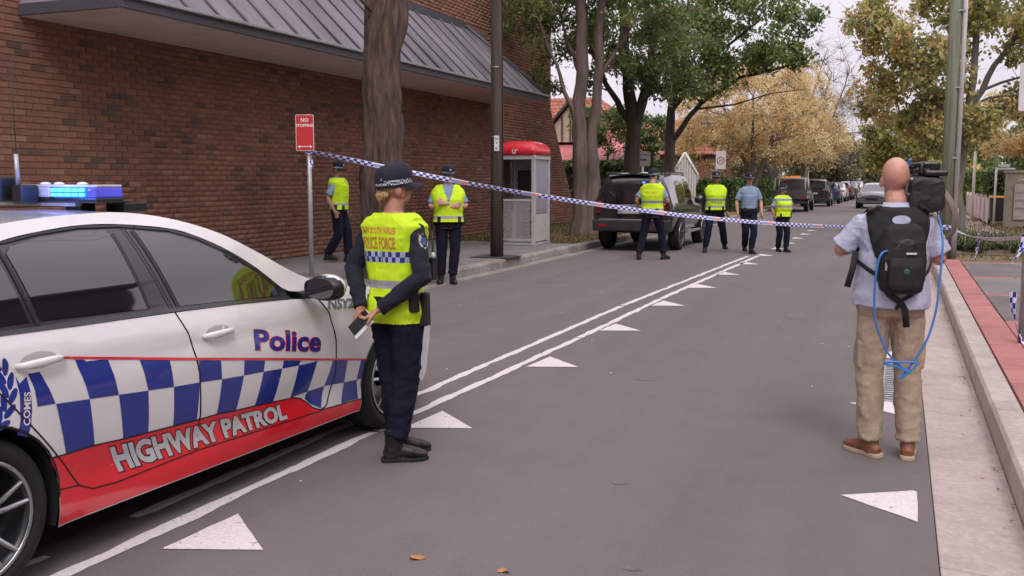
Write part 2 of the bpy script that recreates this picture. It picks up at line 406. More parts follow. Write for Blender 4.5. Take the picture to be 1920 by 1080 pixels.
# right footpath: red paving band, grey asphalt panels, pale path
fr = thing('footpath', None, None, kind='structure')
def slab(x0, x1, y0, y1, m, nm='paver', z=.15, tone=None, g=.005):
    b = MB(); b.box(((x0+x1)/2, (y0+y1)/2, z-.04), (x1-x0-g*2, y1-y0-g*2, .08), tone=tone); return b.build(nm, m, fr, bev=.004 if y0 < 12 else 0)
y = -3.0
while y < 19.5:
    slab(.81, 1.085, y, y+.6, red_pave, tone=rnd.random(), z=.148+rnd.random()*.003); y += .6
y = -3.0; row = 0
while y < 11.15:
    x = 1.085 - (.3 if row % 2 else 0)
    while x < 4.4:
        x0 = max(x, 1.085)
        if x0 < x+.6-.05 and y > 0.5: slab(x0, x+.6, y, min(y+.6, 11.2), red_pave, tone=rnd.random(), z=.148+rnd.random()*.003)
        x += .6
    y += .6; row += 1
for y0, y1, m_ in ((11.3, 13.75, dark_asph), (13.95, 16.25, conc_l), (16.45, 19.1, dark_asph)):
    slab(1.09, 2.9, y0, y1, m_, 'asphalt_panel'); slab(3.02, 4.4, y0, y1, m_, 'asphalt_panel')
for yy in (11.2, 13.75, 16.25, 19.1):
    w_ = .1 if yy == 11.2 else .2
    for x in np.arange(1.09, 4.4, .6): slab(x, min(x+.6, 4.4), yy, yy+w_, red_pave, tone=rnd.random())
for a_ in (11.3, 13.95, 16.45): slab(2.9, 3.02, a_, a_+2.3, red_pave, tone=.5)
b = MB(); b.box((2.6, 8.25, .03), (3.59, 22.5, .11)); b.build('path_bed', soil, fr)
pale_path = mat('pale_path', (.42, .33, .28), .9, vscale=14, var=.1, bump=.3); stain(pale_path, 1.2, .8, 1.05)
strip('verge', [(19.6, .81, 30), (70, .81, 40), (140, .81, 60)], .13, dirt, t=.1)
strip('side_path', [(25.5, 1.7, 3.0), (36, 1.6, 2.75), (60, 1.4, 2.7)], .137, pale_path)
strip('garden_bed', [(21.3, .95, 3.4), (25.2, .95, 3.2)], .15, soil, t=.08)
strip('lawn', [(-12, 4.42, 30), (19.6, 4.42, 30)], .13, dirt, t=.1)

# painted markings
def paint(name, poly, z=.004):
    "ragged edged thermoplastic"
    pts = []; n = len(poly)
    for i in range(n):
        a, c = Vector(poly[i]), Vector(poly[(i+1) % n]); L = (c-a).length; k = max(1, int(L/.09))
        for j in range(k):
            p = a.lerp(c, j/k); q = .004 if j else 0
            pts.append(p+Vector((rnd.uniform(-q, q), rnd.uniform(-q, q))))
    b = MB(); b.add([(p.x, p.y, z) for p in pts], [tuple(range(len(pts)))]); return b.build(name, paint_white, road, recalc=False)
def pline(x0, x1, y0, y1, w, rag=.017):
    "long painted line with broken edges, ends and chips"
    y = y0; seg = []
    n = int((y1-y0)/.05); L = []; Rr = []
    for i in range(n+1):
        yy = y0+(y1-y0)*i/n; xc = x0+(x1-x0)*i/n; j = (mnoise.noise(Vector((xc*3, yy*3.1, 2)))*rag*1.5 + rnd.uniform(-rag, rag)*.28); k2 = (mnoise.noise(Vector((xc*3, yy*3.4, 9)))*rag*1.5 + rnd.uniform(-rag, rag)*.28)
        L.append((xc-w/2+j, yy)); Rr.append((xc+w/2+k2, yy))
    b = MB(); m = len(L); vs = [(p[0], p[1], .004) for p in L]+[(p[0], p[1], .004) for p in Rr]
    b.add(vs, [(i, m+i, m+i+1, i+1) for i in range(m-1)]); b.build('painted_line', paint_white, road, recalc=False)
pline(-3.17, -3.11, 1.6, 5.32, .075); pline(-3.11, -3.03, 5.36, 9.4, .075); pline(-3.03, -3.0, 9.43, 12.95, .075); pline(-3.0, -2.79, 13.0, 21.4, .085)
pline(-3.40, -3.385, 2.3, 2.98, .05); pline(-3.39, -3.30, 3.5, 12.0, .07); pline(-3.30, -2.98, 12.1, 21.1, .08)
for i in range(15):
    y0 = 3.23+i*2.24+(.02*(i % 3)); dx = .0 if i < 4 else (i-3)*.028
    if i > 8: dx = .18+(i-9)*.015
    paint('painted_triangle', [(-2.98+dx, y0), (-2.95+dx, y0+.5+.02*min(i, 10)), (-2.55+dx*.6, y0+.16)])
for i in range(12):
    y0 = 4.85+i*2.22
    if 4.9 < y0: dx = -.06
    else: dx = 0
    paint('painted_triangle', [(.145+dx, y0), (.15+dx, y0+.48), (.13+dx, y0+.5), (-.22+dx, y0+.28)])
stain_m = mat('oil_stain', (.142, .122, .12), .75, var=.12, vscale=40); stain(stain_m, 14, .85, 1.18)
for (x, y, rx, ry) in ((-.92, 3.62, .05, .03), (-.80, 3.70, .07, .025), (-.98, 3.80, .04, .02), (-.62, 3.45, .05, .02), (-1.35, 4.9, .04, .03), (-1.9, 7.6, .10, .03), (-4.9, 9.6, .14, .08), (-1.1, 12.0, .12, .3), (-5.2, 14.5, .2, .1)):
    pts = []
    for k in range(16): a = 2*math.pi*k/16; r = 1+.45*mnoise.noise(Vector((math.cos(a)*1.7+x*9, math.sin(a)*1.7, y))); pts.append((x+rx*r*math.cos(a), y+ry*r*math.sin(a), .0025))
    b = MB(); b.add(pts, [tuple(range(16))]); b.build('oil_stain', stain_m, road, recalc=False)
gr_ = np.random.default_rng(4)
for k in range(26):
    x, y = gr_.uniform(-5.8, .1), gr_.uniform(2.8, 16); s = gr_.uniform(.004, .011); b = MB(); a = gr_.uniform(0, 3); b.box((x, y, .003), (s*1.6, s, .004), rot=Matrix.Rotation(a, 3, 'Z')); b.build('grit', paint_white, road)
# steel grate over the gutter inlet
gr = thing('drain_grate', 'long grey steel drain grate set in the road edge beyond the cameraman\'s feet', 'drain grate', (.02, 8.35, 0))
b = MB(); b.box((-.075, 0, .004), (.012, 1.75, .016)); b.box((.075, 0, .004), (.012, 1.75, .016)); b.build('frame', galv, gr)
for i in range(22):
    b = MB(); b.box((0, -.84+i*.08, .005), (.138, .035, .014)); b.build('bar', galv, gr)
# stains, scattered leaves
leafm = mat('dry_leaf', (.55, .26, .10), .8, var=.2, col2=(.32, .15, .06))
for (x, y, s, a) in ((-1.88, 3.56, .035, .4), (-1.47, 3.57, .028, 1.7)):
    b = MB(); n = 9; pts = []
    for k in range(n): t = 2*math.pi*k/n; r = s*(1+.35*math.cos(3*t)); pts.append((r*math.cos(t+a), r*.6*math.sin(t+a), .005+.006*math.sin(2*t)))
    pts.append((0, 0, .003)); b.add(pts, [(k, (k+1) % n, n) for k in range(n)]); o = b.build('fallen_leaf', leafm); o.location = (x, y, .003)
    tag(o, 'orange fallen leaf on the asphalt, %s of the two near the big painted triangle' % ('nearer' if x < -1.6 else 'farther right'), 'leaf')
def litter(name, n, fx, zfn, size, cols, seed, lab=None):
    g = np.random.default_rng(seed); P = np.array([fx(g) for _ in range(n)]); z = np.array([zfn(p[0], p[1]) for p in P])
    a = g.uniform(0, 6.28, n); s = size*g.uniform(.5, 1.3, n); vs = []
    ca, sa = np.cos(a)*s, np.sin(a)*s
    q = np.stack([np.stack([P[:, 0]+ca, P[:, 1]+sa, z+.004+g.uniform(0, .012, n)], 1), np.stack([P[:, 0]-sa*.5, P[:, 1]+ca*.5, z+.004], 1),
                  np.stack([P[:, 0]-ca, P[:, 1]-sa, z+.004+g.uniform(0, .012, n)], 1), np.stack([P[:, 0]+sa*.5, P[:, 1]-ca*.5, z+.004], 1)], 1).reshape(-1, 3)
    o = quads(name, q, np.repeat(g.uniform(0, 1, n), 4), cols); tag(o, kind='stuff'); return o
def quads(name, V, tone, m, parent=None):
    n = len(V)//4; me = bpy.data.meshes.new(name); me.vertices.add(len(V)); me.vertices.foreach_set('co', V.astype(np.float32).ravel())
    me.loops.add(4*n); me.loops.foreach_set('vertex_index', np.arange(4*n, dtype=np.int32)); me.polygons.add(n)
    me.polygons.foreach_set('loop_start', np.arange(0, 4*n, 4, dtype=np.int32)); me.update(calc_edges=True)
    at = me.attributes.new('tone', 'FLOAT', 'POINT'); at.data.foreach_set('value', tone.astype(np.float32)); me.materials.append(m)
    o = bpy.data.objects.new(name, me); COL.objects.link(o); o.parent = parent; return o
litm = mat('leaf_litter', (.30, .17, .07), .9, tone=True, var=.1); ramp(litm, [(0, (.10, .06, .04)), (.5, (.30, .17, .07)), (1, (.46, .33, .10))])
litter('leaf_litter', 260, lambda g: (.60-abs(g.normal(0, .05)), g.uniform(2.5, 40)), lambda x, y: -.012, .014, litm, 1)
litter('leaf_litter', 300, lambda g: (LX(30)-.05-abs(g.normal(0, .09)), g.uniform(10, 28)), lambda x, y: 0, .018, litm, 2)
litter('leaf_litter', 9000, lambda g: (g.uniform(-10.6, -7.1), 21.5+g.uniform(0, 1)**1.1*30), lambda x, y: .142, .03, litm, 3)
litter('leaf_litter', 6000, lambda g: (g.uniform(.95, 8), g.uniform(20, 60)), lambda x, y: .142, .035, litm, 4)
litter('leaf_litter', 500, lambda g: (g.uniform(-10, -7.1), g.uniform(10, 21)), lambda x, y: .152, .02, litm, 5)
litter('leaf_litter', 4000, lambda g: (g.uniform(-12, -6.6), g.uniform(42, 75)), lambda x, y: .142, .06, litm, 6)

# ------------------------------------------------------------------ the long brick building
WX = -10.8
bld = thing('brick_building', 'long dark red brick building with a skirt of grey metal roofing above the footpath', 'building', (WX, 18, 0))
def wy(z): return float(np.interp(z, [0, 1.03, 2.32, 3.37, 3.95, 12], [33.4, 32.56, 31.54, 30.8, 30.32, 30.32]))
prof = [(-6, -.1)]+[(wy(z), z) for z in (-.1, .5, 1.03, 1.7, 2.32, 2.9, 3.37, 3.95, 10.5)]+[(-6, 10.5)]
b = MB(); b.prism(prof, WX-16, WX-.012, axis='x'); b.build('wall', mortar, bld, world=True)
variants = []
for k in range(26):
    t = [.02, .1, .2, .3, .35, .4, .42, .45, .48, .5, .52, .55, .58, .6, .63, .66, .7, .74, .78, .83, .88, .95, .15, .25, .47, .57][k]
    v = MB(); L, h, d = .230, .077, .014+.003*((k*7) % 5)/5
    c_ = .004
    vs = [(0, 0, 0), (0, L, 0), (0, L, h), (0, 0, h), (d, c_, c_), (d, L-c_, c_), (d, L-c_, h-c_), (d, c_, h-c_)]
    v.add(vs, [(4, 5, 6, 7), (0, 1, 5, 4), (1, 2, 6, 5), (2, 3, 7, 6), (3, 0, 4, 7)], tone=t); variants.append(v)
meshes = [v.mesh('brick', brick_m) for v in variants]
cand = []; row = 0; z = .155
brk = MB(); rest = []
while z < 10.4:
    y = -5.9 + (.12 if row % 2 else 0)
    while y+.23 < wy(z+.04)-.005:
        p = px((WX, y+.115, z+.04)); vis = -20 < p[0] < 1940 and -10 < p[1] < 1080
        over = (z > 3.72 and 9.5 < y < 25) and z < 5.7
        if not over: (cand if vis and (p[1] < 345 or (p[0] > 250 and p[1] < 430)) else rest).append((y, z, p[2]))
        y += .24
    z += .0862; row += 1
cand.sort(key=lambda c: c[2]); rest += cand[300:]
def tone_of(y, z):
    n = mnoise.noise(Vector((0, y*.8, z*2.2)))*.5+mnoise.noise(Vector((3, y*.25, z*.6)))*.5
    return min(25, max(0, int(rnd.gauss(11+n*10, 4.6)))) if rnd.random() > .06 else rnd.randrange(26)
for y, z, _ in cand[:300]:
    o = bpy.data.objects.new('brick', meshes[tone_of(y, z)]); COL.objects.link(o); o.parent = bld; o.location = (-.016+rnd.uniform(-.001, .001), y-18+rnd.uniform(-.002, .002), z+rnd.uniform(-.001, .001))
base = [np.array(v.v) for v in variants]; tones = [v.tone[0] for v in variants]
V = np.zeros((len(rest), 8, 3)); T = np.zeros(len(rest))
for i, (y, z, _) in enumerate(rest):
    k = tone_of(y, z); V[i] = base[k]+np.array([-.016+rnd.uniform(-.001, .001), y-18+rnd.uniform(-.002, .002), z+rnd.uniform(-.001, .001)]); T[i] = tones[k]
me = bpy.data.meshes.new('brickwork'); nb = len(rest); me.vertices.add(nb*8); me.vertices.foreach_set('co', V.ravel())
F = (np.array(variants[0].f)[None]+np.arange(nb)[:, None, None]*8).reshape(-1)
me.loops.add(len(F)); me.loops.foreach_set('vertex_index', F.astype(np.int32)); me.polygons.add(len(F)//4); me.polygons.foreach_set('loop_start', np.arange(0, len(F), 4, dtype=np.int32)); me.update(calc_edges=True)
at = me.attributes.new('tone', 'FLOAT', 'POINT'); at.data.foreach_set('value', np.repeat(T, 8)); me.materials.append(brick_m)
o = bpy.data.objects.new('brickwork', me); COL.objects.link(o); o.parent = bld; o['kind'] = 'stuff'
# skirt roof
E0, E1, XO, ZE, ZT, TI = 9.55, 25.2, -9.1, 3.86, 5.63, 1.75
sheet_t = .03
def roofpt(y, s):  # s 0 eave .. 1 wall
    return Vector((XO+(WX-XO)*s, y, ZE+.06+(ZT-ZE-.06)*s))
y = E0; i = 0
while y < E1-.05:
    y2 = min(y+.65, E1)
    b = MB()
    def smax(yy): return min(1, max(0.0, (yy-E0)/TI), max(0.0, (E1-yy)/TI))
    ya, yb = y+.002, y2-.002
    up = [roofpt(ya, 0), roofpt(yb, 0)]; ps = []
    ks = sorted(set([ya, yb]+[q for q in (E0+TI, E1-TI) if ya < q < yb]))
    top = [roofpt(q, smax(q)) for q in reversed(ks)]
    poly = up+top; nv = Vector((ZT-ZE, 0, XO-WX)).normalized()*sheet_t; n = len(poly)
    b.add([p for p in poly]+[p-nv for p in poly], [tuple(range(n)), tuple(range(2*n-1, n-1, -1))]+[(a, n+a, n+(a+1) % n, (a+1) % n) for a in range(n)])
    s_ = smax(ya)
    if s_ > .05:
        b.tube([roofpt(ya, 0)+nv*.6, roofpt(ya, s_)+nv*.6], (.022, .022), 6)
    if s_ > .02 or smax(yb) > .02: b.build('roof_sheet', roof_metal, bld, world=True)
    y = y2; i += 1
for e, sg in ((E0, 1), (E1, -1)):     # hipped ends
    b = MB(); A = Vector((XO, e, ZE+.06)); Bq = Vector((WX, e, ZE+.06)); Cq = Vector((WX, e+sg*TI, ZT)); b.add([A, Bq, Cq, A+Vector((0, sg*.03, -.02)), Bq+Vector((0, sg*.03, -.02)), Cq+Vector((0, 0, -.03))], [(0, 1, 2), (5, 4, 3), (0, 3, 4, 1), (1, 4, 5, 2), (2, 5, 3, 0)])
    b.build('roof_sheet', roof_metal, bld, world=True)
    b = MB(); b.tube([A, Cq], .035, 8); b.build('hip_capping', fascia_m, bld, world=True)
b = MB(); b.box((XO+.02, (E0+E1)/2, ZE-.01), (.04, E1-E0, .15)); b.box(((XO+WX)/2, E0+.02, ZE-.01), (WX-XO if WX > XO else XO-WX, .04, .15)); b.box(((XO+WX)/2, E1-.02, ZE-.01), (XO-WX, .04, .15)); b.build('fascia', fascia_m, bld, world=True, bev=.005)
b = MB(); b.box((XO+.07, (E0+E1)/2, ZE+.055), (.10, E1-E0+.06, .05)); b.build('gutter', galv, bld, world=True, bev=.01)
b = MB(); b.box(((XO+WX)/2-.02, (E0+E1)/2, ZE-.08), (XO-WX-.04, E1-E0-.08, .03)); b.build('soffit', soffit_m, bld, world=True)
b = MB(); b.box((WX+.04, (E0+E1)/2, ZT+.02), (.08, E1-E0-2*TI+.1, .16)); b.tube([(WX+.03, E1-TI, ZT+.06), (XO+.0, E1, ZE+.12)], .04, 6); b.build('ridge_flashing', fascia_m, bld, world=True)

# ================================================================== TREES AND PLANTS
def leafmat(name, stops, rough=.6, trans=.25):
    m = mat(name, stops[1][1], rough, tone=True, var=.1, vscale=3, spec=.3); ramp(m, stops); t = m.node_tree
    b = t.nodes['Principled BSDF']; out = t.nodes['Material Output']; tr = N(t, 'ShaderNodeBsdfTranslucent'); mx = N(t, 'ShaderNodeMixShader', ins={0: trans})
    lk(t, b.inputs['Base Color'].links[0].from_socket, tr.inputs[0]); lk(t, b.outputs[0], mx.inputs[1]); lk(t, tr.outputs[0], mx.inputs[2]); lk(t, mx.outputs[0], out.inputs[0]); return m
gum_leaf = leafmat('gum_leaves', [(0, (.075, .13, .04)), (.5, (.18, .25, .075)), (.85, (.30, .36, .11)), (1, (.45, .44, .16))], trans=.35)
dark_leaf = leafmat('dark_leaves', [(0, (.055, .10, .035)), (.5, (.135, .20, .07)), (1, (.25, .31, .10))], trans=.35)
yel_leaf = leafmat('yellow_leaves', [(0, (.55, .38, .17)), (.35, (.80, .60, .29)), (.75, (.90, .75, .42)), (1, (.85, .80, .48))], trans=.5)
mix_leaf = leafmat('autumn_leaves', [(0, (.16, .20, .075)), (.35, (.38, .40, .15)), (.6, (.62, .56, .22)), (.85, (.80, .62, .26)), (1, (.74, .36, .18))], trans=.45)
red_leaf = leafmat('red_leaves', [(0, (.16, .14, .06)), (.4, (.34, .22, .09)), (.7, (.60, .18, .09)), (1, (.70, .35, .13))], trans=.3)
olive_leaf = leafmat('olive_leaves', [(0, (.14, .13, .09)), (.5, (.23, .22, .13)), (1, (.34, .32, .18))])
hedge_leaf = leafmat('hedge_leaves', [(0, (.03, .06, .02)), (.5, (.075, .12, .035)), (1, (.17, .22, .06))], trans=.15)
grass_leaf = leafmat('strap_leaves', [(0, (.04, .06, .025)), (.5, (.09, .12, .05)), (1, (.19, .19, .09))], trans=.15)
def leaf_quads(C, Rr, n, size, aspect=.5, seed=0, flat=.75, tonec=None, droop=.0, tj=.18):
    g = np.random.default_rng(seed); C = np.asarray(C, float); Rr = np.asarray(Rr, float); m = len(C)
    P = g.normal(0, 1, (m, n, 3)); P /= np.linalg.norm(P, axis=2, keepdims=True); P *= (g.uniform(0, 1, (m, n, 1))**.55); P[:, :, 2] *= flat
    P = (C[:, None]+P*Rr[:, None, None]).reshape(-1, 3); k = len(P)
    a = g.normal(0, 1, (k, 3)); a[:, 2] -= droop; a /= np.linalg.norm(a, axis=1, keepdims=True)
    b = np.cross(a, g.normal(0, 1, (k, 3))); b /= np.linalg.norm(b, axis=1, keepdims=True)+1e-9
    s = (size*g.uniform(.55, 1.35, k))[:, None]; a = a*s; b = b*s*aspect
    V = np.stack([P-a, P+b+a*.1, P+a, P-b+a*.1], 1).reshape(-1, 3)
    tc = tonec if tonec is not None else g.uniform(.15, .75, m)
    T = np.clip(np.repeat(tc, n)+g.normal(0, tj, k), 0, 1); return V, np.repeat(T, 4)
def wobble_path(a, b, n, amp, seed, sag=0.0):
    a, b = Vector(a), Vector(b); L = (b-a).length; out = []
    for i in range(n+1):
        t = i/n; p = a.lerp(b, t); e = math.sin(math.pi*t)
        p += Vector((mnoise.noise(Vector((seed, t*2.3, 1))), mnoise.noise(Vector((seed, t*2.3, 7))), mnoise.noise(Vector((seed, t*2.3, 13)))))*amp*L*e*2
        p.z -= sag*L*e; out.append(p)
    return out
def tree(label, loc, stems, blobs, lm, bm_, leaf=(.09, .5), per=150, cr=.6, seed=1, name='tree', group=None, twigs=5, twig_r=.012, extra=(), limb_r=.05, cat='tree', base_flare=1.5, droop=.3, tonej=.2, nlimb=None, flat=.75, groove=0.0):
    """stems: [(points, r0, r1)] in local metres; blobs: ellipsoids (centre, radii, clusters) that hold the leaf clusters"""
    g = np.random.default_rng(seed); root = thing(name, label, cat, loc, group=group)
    tb = MB(); nodes = []
    for pts, r0, r1 in stems:
        fine = []
        for i in range(len(pts)-1):
            seg = wobble_path(pts[i], pts[i+1], 6, .035, seed+i*3.1); fine += seg[:-1]
        fine.append(Vector(pts[-1])); n = len(fine)
        rad = [r0+(r1-r0)*(i/(n-1))**.8 for i in range(n)]
        if Vector(pts[0]).z < .3:
            for i in range(3): rad[i] *= base_flare-(base_flare-1)*i/3
        m_ = 44 if groove else 18
        if groove:
            fine = [fine[i].lerp(fine[i+1], q/6) for i in range(n-1) for q in range(6)]+[fine[-1]]; rad = [rad[i]+(rad[i+1]-rad[i])*q/6 for i in range(n-1) for q in range(6)]+[rad[-1]]; n = len(fine)
        # irregular bark section
        u = Vector((1, 0, 0)); rings = []
        for i, p in enumerate(fine):
            t = (fine[min(i+1, n-1)]-fine[max(i-1, 0)]).normalized(); uu = (u-t*u.dot(t)).normalized(); w = t.cross(uu); ring = []
            for k in range(m_):
                a = 2*math.pi*k/m_; r = rad[i]*(1+.16*mnoise.noise(Vector((math.cos(a)*1.9, math.sin(a)*1.9, p.z*.45+seed)))+.07*mnoise.noise(Vector((math.cos(a)*6, math.sin(a)*6, p.z*1.2+seed))) + groove*(abs(mnoise.noise(Vector((math.cos(a)*7, math.sin(a)*7, p.z*.9+seed))))-.2))
                ring.append(p+uu*r*math.cos(a)+w*r*math.sin(a))
            rings.append(ring)
        tb.rings(rings, 0, True, True); nodes += [(p, rad[i]) for i, p in enumerate(fine) if p.z > 1.5 or n < 4]
    tb.build('trunk', bm_, root)
    C = []; 
    for c, r, k in blobs:
        for _ in range(k):
            d = g.normal(0, 1, 3); d /= np.linalg.norm(d); d *= g.uniform(.25, 1)**.5
            C.append((c[0]+d[0]*r[0], c[1]+d[1]*r[1], c[2]+d[2]*r[2]))
    C = np.array(C)
    lb = MB(); NP = np.array([n_[0][:] for n_ in nodes]) if nodes else None
    order = list(range(len(C))); mids = []
    for i in order[:(nlimb or len(C))]:
        c = C[i]; d = np.linalg.norm(NP-c, axis=1)+np.maximum(0, NP[:, 2]-c[2]+.3)*2.0; j = int(np.argmin(d)); p0, r0 = nodes[j]
        pth = wobble_path(p0, c, 5, .09, seed+i, sag=-.06); rr = min(r0*.55, limb_r*(.5+.12*np.linalg.norm(NP[j]-c)))
        lb.tube(pth, [rr*(1-.8*t/5)+.006 for t in range(6)], 5, cap=False)
        NP = np.vstack([NP, np.array([p[:] for p in pth[2:5]])]); nodes += [(p, rr*(1-.8*t/5)) for t, p in zip((2, 3, 4), pth[2:5])]
        for _ in range(twigs):
            q = Vector(c)+Vector(g.normal(0, cr*.62, 3).tolist()); lb.tube([pth[4], Vector(c).lerp(q, .5)+Vector(g.normal(0, .05, 3).tolist()), q], [twig_r, twig_r*.7, twig_r*.3], 3, cap=False, smooth=False)
    for pts, r in extra: lb.tube(pts, [r*(1-.75*i/(len(pts)-1)) for i in range(len(pts))], 5, cap=False)
    lb.build('branches', bm_, root, recalc=False)
    if per:
        V, T = leaf_quads(C, g.uniform(.7, 1.25, len(C))*cr, per, leaf[0], leaf[1], seed+5, tj=tonej, droop=droop, flat=flat); o = quads('crown', V, T, lm, root); o['kind'] = 'stuff'
    return root
# big stringy tree beside the nearest officer
tree('thick stringybark trunk rising out of the footpath right behind the nearest officer', (-7.38, 12.95, .14),
     [([(0, 0, -.1), (.02, 0, 1.4), (-.03, .32, 4.3), (.1, .5, 7.5)], .325, .25), ([(0, .4, 5.2), (-.6, -1.2, 9)], .12, .05), ([(.05, .45, 6.2), (1.2, 2.2, 9.3)], .12, .04)],
     [((-.4, -.5, 10.2), (2.6, 3.0, 1.6), 46), ((1.0, 3.2, 9.3), (1.6, 1.6, 1.2), 18)], gum_leaf, bark_dark, seed=3, per=110, cr=.65, base_flare=1.35, groove=.6,
     extra=[([(-.05, .2, 3.9), (-.25, -.5, 4.35), (-.3, -1.0, 4.75), (-.2, -1.4, 5.3)], .03), ([(.0, -2.9, 6.2), (-.0, -2.75, 5.2), (-.05, -2.55, 4.55), (-.02, -2.95, 4.05)], .02), ([(-.05, -2.6, 4.6), (-.1, -2.35, 4.25), (-.1, -2.15, 4.15)], .012), ([(-.02, -2.95, 4.05), (.05, -3.15, 3.9), (0, -3.3, 3.8)], .008), ([(-.02, -2.95, 4.1), (.05, -2.8, 3.85)], .008), ([(.1, .45, 6.6), (0, -1.2, 6.7), (.0, -2.9, 6.2)], .05)])
# twin stemmed gum
tree('twin stemmed gum tree with smooth pale bark on the grass verge past the phone booth', (-7.93, 25.1, .12),
     [([(-.05, 0, -.1), (-.12, 0, 1.2), (-.18, 0, 3.0), (-.15, 0, 5.2), (-.3, .2, 8.5)], .30, .12), ([(.15, 0, -.1), (.22, .0, 1.3), (.12, .1, 2.5), (.28, .1, 4.0), (.35, .1, 8.5)], .24, .10),
      ([(-.15, 0, 2.9), (-.6, -.1, 3.9), (-.8, -.1, 4.6), (-1.6, -.3, 6.4)], .08, .03), ([(-.15, 0, 4.3), (-.7, .4, 5.3), (-1.1, .6, 6.6)], .06, .025), ([(.3, .1, 4.2), (1.0, .2, 5.3), (1.6, .3, 6.5)], .06, .025)],
     [((-.2, .8, 7.6), (2.6, 2.6, 2.0), 70), ((.9, 1.2, 5.8), (1.9, 1.6, 1.2), 34), ((-1.6, 1.0, 6.0), (1.3, 1.5, 1.2), 26), ((-1.3, .6, 4.3), (.35, .4, .35), 3), ((.9, -.5, 8.4), (1.6, 2.2, 1.4), 22)], gum_leaf, bark_gum, seed=11, per=120, cr=.5, leaf=(.075, .38))
tree('dark evergreen street tree with a thick forked trunk behind the black four-wheel drive', (-7.98, 30.1, .12),
     [([(0, 0, -.1), (-.02, 0, 1.6), (.05, 0, 3.2), (-.2, 0, 5), (-.5, .3, 7.5)], .36, .12), ([(.05, 0, 3.0), (.5, .1, 4.8), (.7, .3, 7.5)], .20, .08), ([(-.1, 0, 3.4), (-.9, 0, 4.6), (-1.5, 0, 6)], .12, .05)],
     [((0, .3, 6.2), (2.5, 2.4, 2.1), 50), ((1.2, -.4, 4.9), (1.4, 1.6, .9), 15), ((.1, .2, 8.4), (2.5, 2.4, 1.6), 18)], dark_leaf, bark_dk2, seed=21, per=135, cr=.6, leaf=(.075, .5))
tree('broad dark green street tree whose leafy limbs reach out over the road', (-7.8, 34.4, .12),
     [([(0, 0, -.1), (.05, 0, 2.2), (.1, 0, 4.0), (.2, 0, 7.5)], .26, .10), ([(.1, 0, 2.9), (1.2, -.2, 4.2), (2.6, -.6, 5.0), (4.3, -1.0, 5.3)], .11, .035), ([(.1, 0, 4.0), (1.4, -.4, 5.6), (3.2, -1.2, 6.7)], .10, .03)],
     [((.4, -.1, 6.4), (2.3, 2.2, 1.9), 34), ((2.9, -.8, 6.6), (2.2, 1.8, 1.15), 34), ((3.8, -1.2, 5.5), (1.3, 1.5, .55), 9), ((1.3, -1, 4.9), (1.4, 1.2, .7), 12), ((1.6, -.4, 8.6), (3.2, 2.4, 1.2), 26)], gum_leaf, bark_dk2, seed=31, per=135, cr=.58, leaf=(.085, .5),
     extra=[([(1.0, -.1, 4.0), (2.4, -.4, 4.1), (3.6, -.7, 4.4), (4.8, -1, 4.5)], .04)])
# autumn trees along the left kerb
ytr = dict(leaf=(.05, .75), twigs=9, twig_r=.013, limb_r=.05, droop=.0, tonej=.22)
tree('pale golden autumn tree with a forked trunk beside the far grass verge', (-6.9, 50, .1),
     [([(0, 0, -.1), (.05, 0, 1.3), (.7, 0, 3.0), (1.1, 0, 5.2)], .24, .08), ([(.02, 0, 1.2), (-.6, .1, 2.8), (-1.6, .2, 5.2)], .15, .05), ([(.0, 0, 1.4), (0, -.8, 3.2), (.1, -1.6, 5.6)], .13, .05)],
     [((-.4, 0, 5.3), (4.0, 3.2, 2.4), 150), ((-2.2, 0, 3.4), (2.2, 2.2, 1.4), 45), ((1.4, 0, 3.4), (2.0, 2.2, 1.2), 36), ((.3, 0, 6.9), (2.4, 2.4, 1.0), 30)], yel_leaf, bark_grey, seed=41, per=165, cr=.65, group='autumn street trees', **ytr)
tree('second golden autumn tree along the left kerb, standing beyond the parked ute', (-7.3, 61, .1),
     [([(0, 0, -.1), (.1, 0, 1.6), (.9, 0, 4.0), (1.5, 0, 7.6)], .25, .05), ([(.02, 0, 1.5), (-.6, .1, 3.4), (-1.2, .2, 6.2)], .15, .04), ([(.6, 0, 3.4), (2.2, -.4, 6.4), (3.0, -.5, 9.2)], .07, .02)],
     [((.4, 0, 5.4), (3.2, 3.0, 2.6), 90), ((2.6, 0, 3.9), (2.0, 2.2, 1.6), 40), ((-2.8, 0, 3.8), (2.2, 2.2, 1.4), 30)], yel_leaf, bark_grey, seed=43, per=170, cr=.65, group='autumn street trees', **ytr)
tree('nearly bare twiggy autumn tree poking up between the golden trees', (-6.0, 68, .1),
     [([(0, 0, -.1), (.1, 0, 2.0), (.9, 0, 5.0), (1.5, 0, 8.6)], .22, .04), ([(.02, 0, 2.0), (1.6, .1, 5.4), (2.6, .2, 8.8)], .12, .03), ([(.6, 0, 3.4), (-.7, -.4, 6.4), (-1, -.5, 9.2)], .09, .02)],
     [((.8, 0, 7.8), (3.0, 2.4, 3.0), 60), ((2.0, 0, 5.2), (2.4, 2.2, 2.0), 30)], yel_leaf, bark_grey, seed=45, per=14, cr=.9, leaf=(.07, .7), twigs=22, twig_r=.012, limb_r=.045, group='autumn street trees')
tree('olive green tree low over the far parked cars on the left', (-7.2, 84, .1), [([(0, 0, -.1), (.1, 0, 2.0), (.3, 0, 4.6)], .25, .08)],
     [((.4, 0, 3.8), (3.6, 3, 2.0), 80), ((2.4, 0, 3.0), (2.4, 2.4, 1.4), 30)], olive_leaf, bark_grey, seed=47, per=120, cr=.8, leaf=(.14, .6))
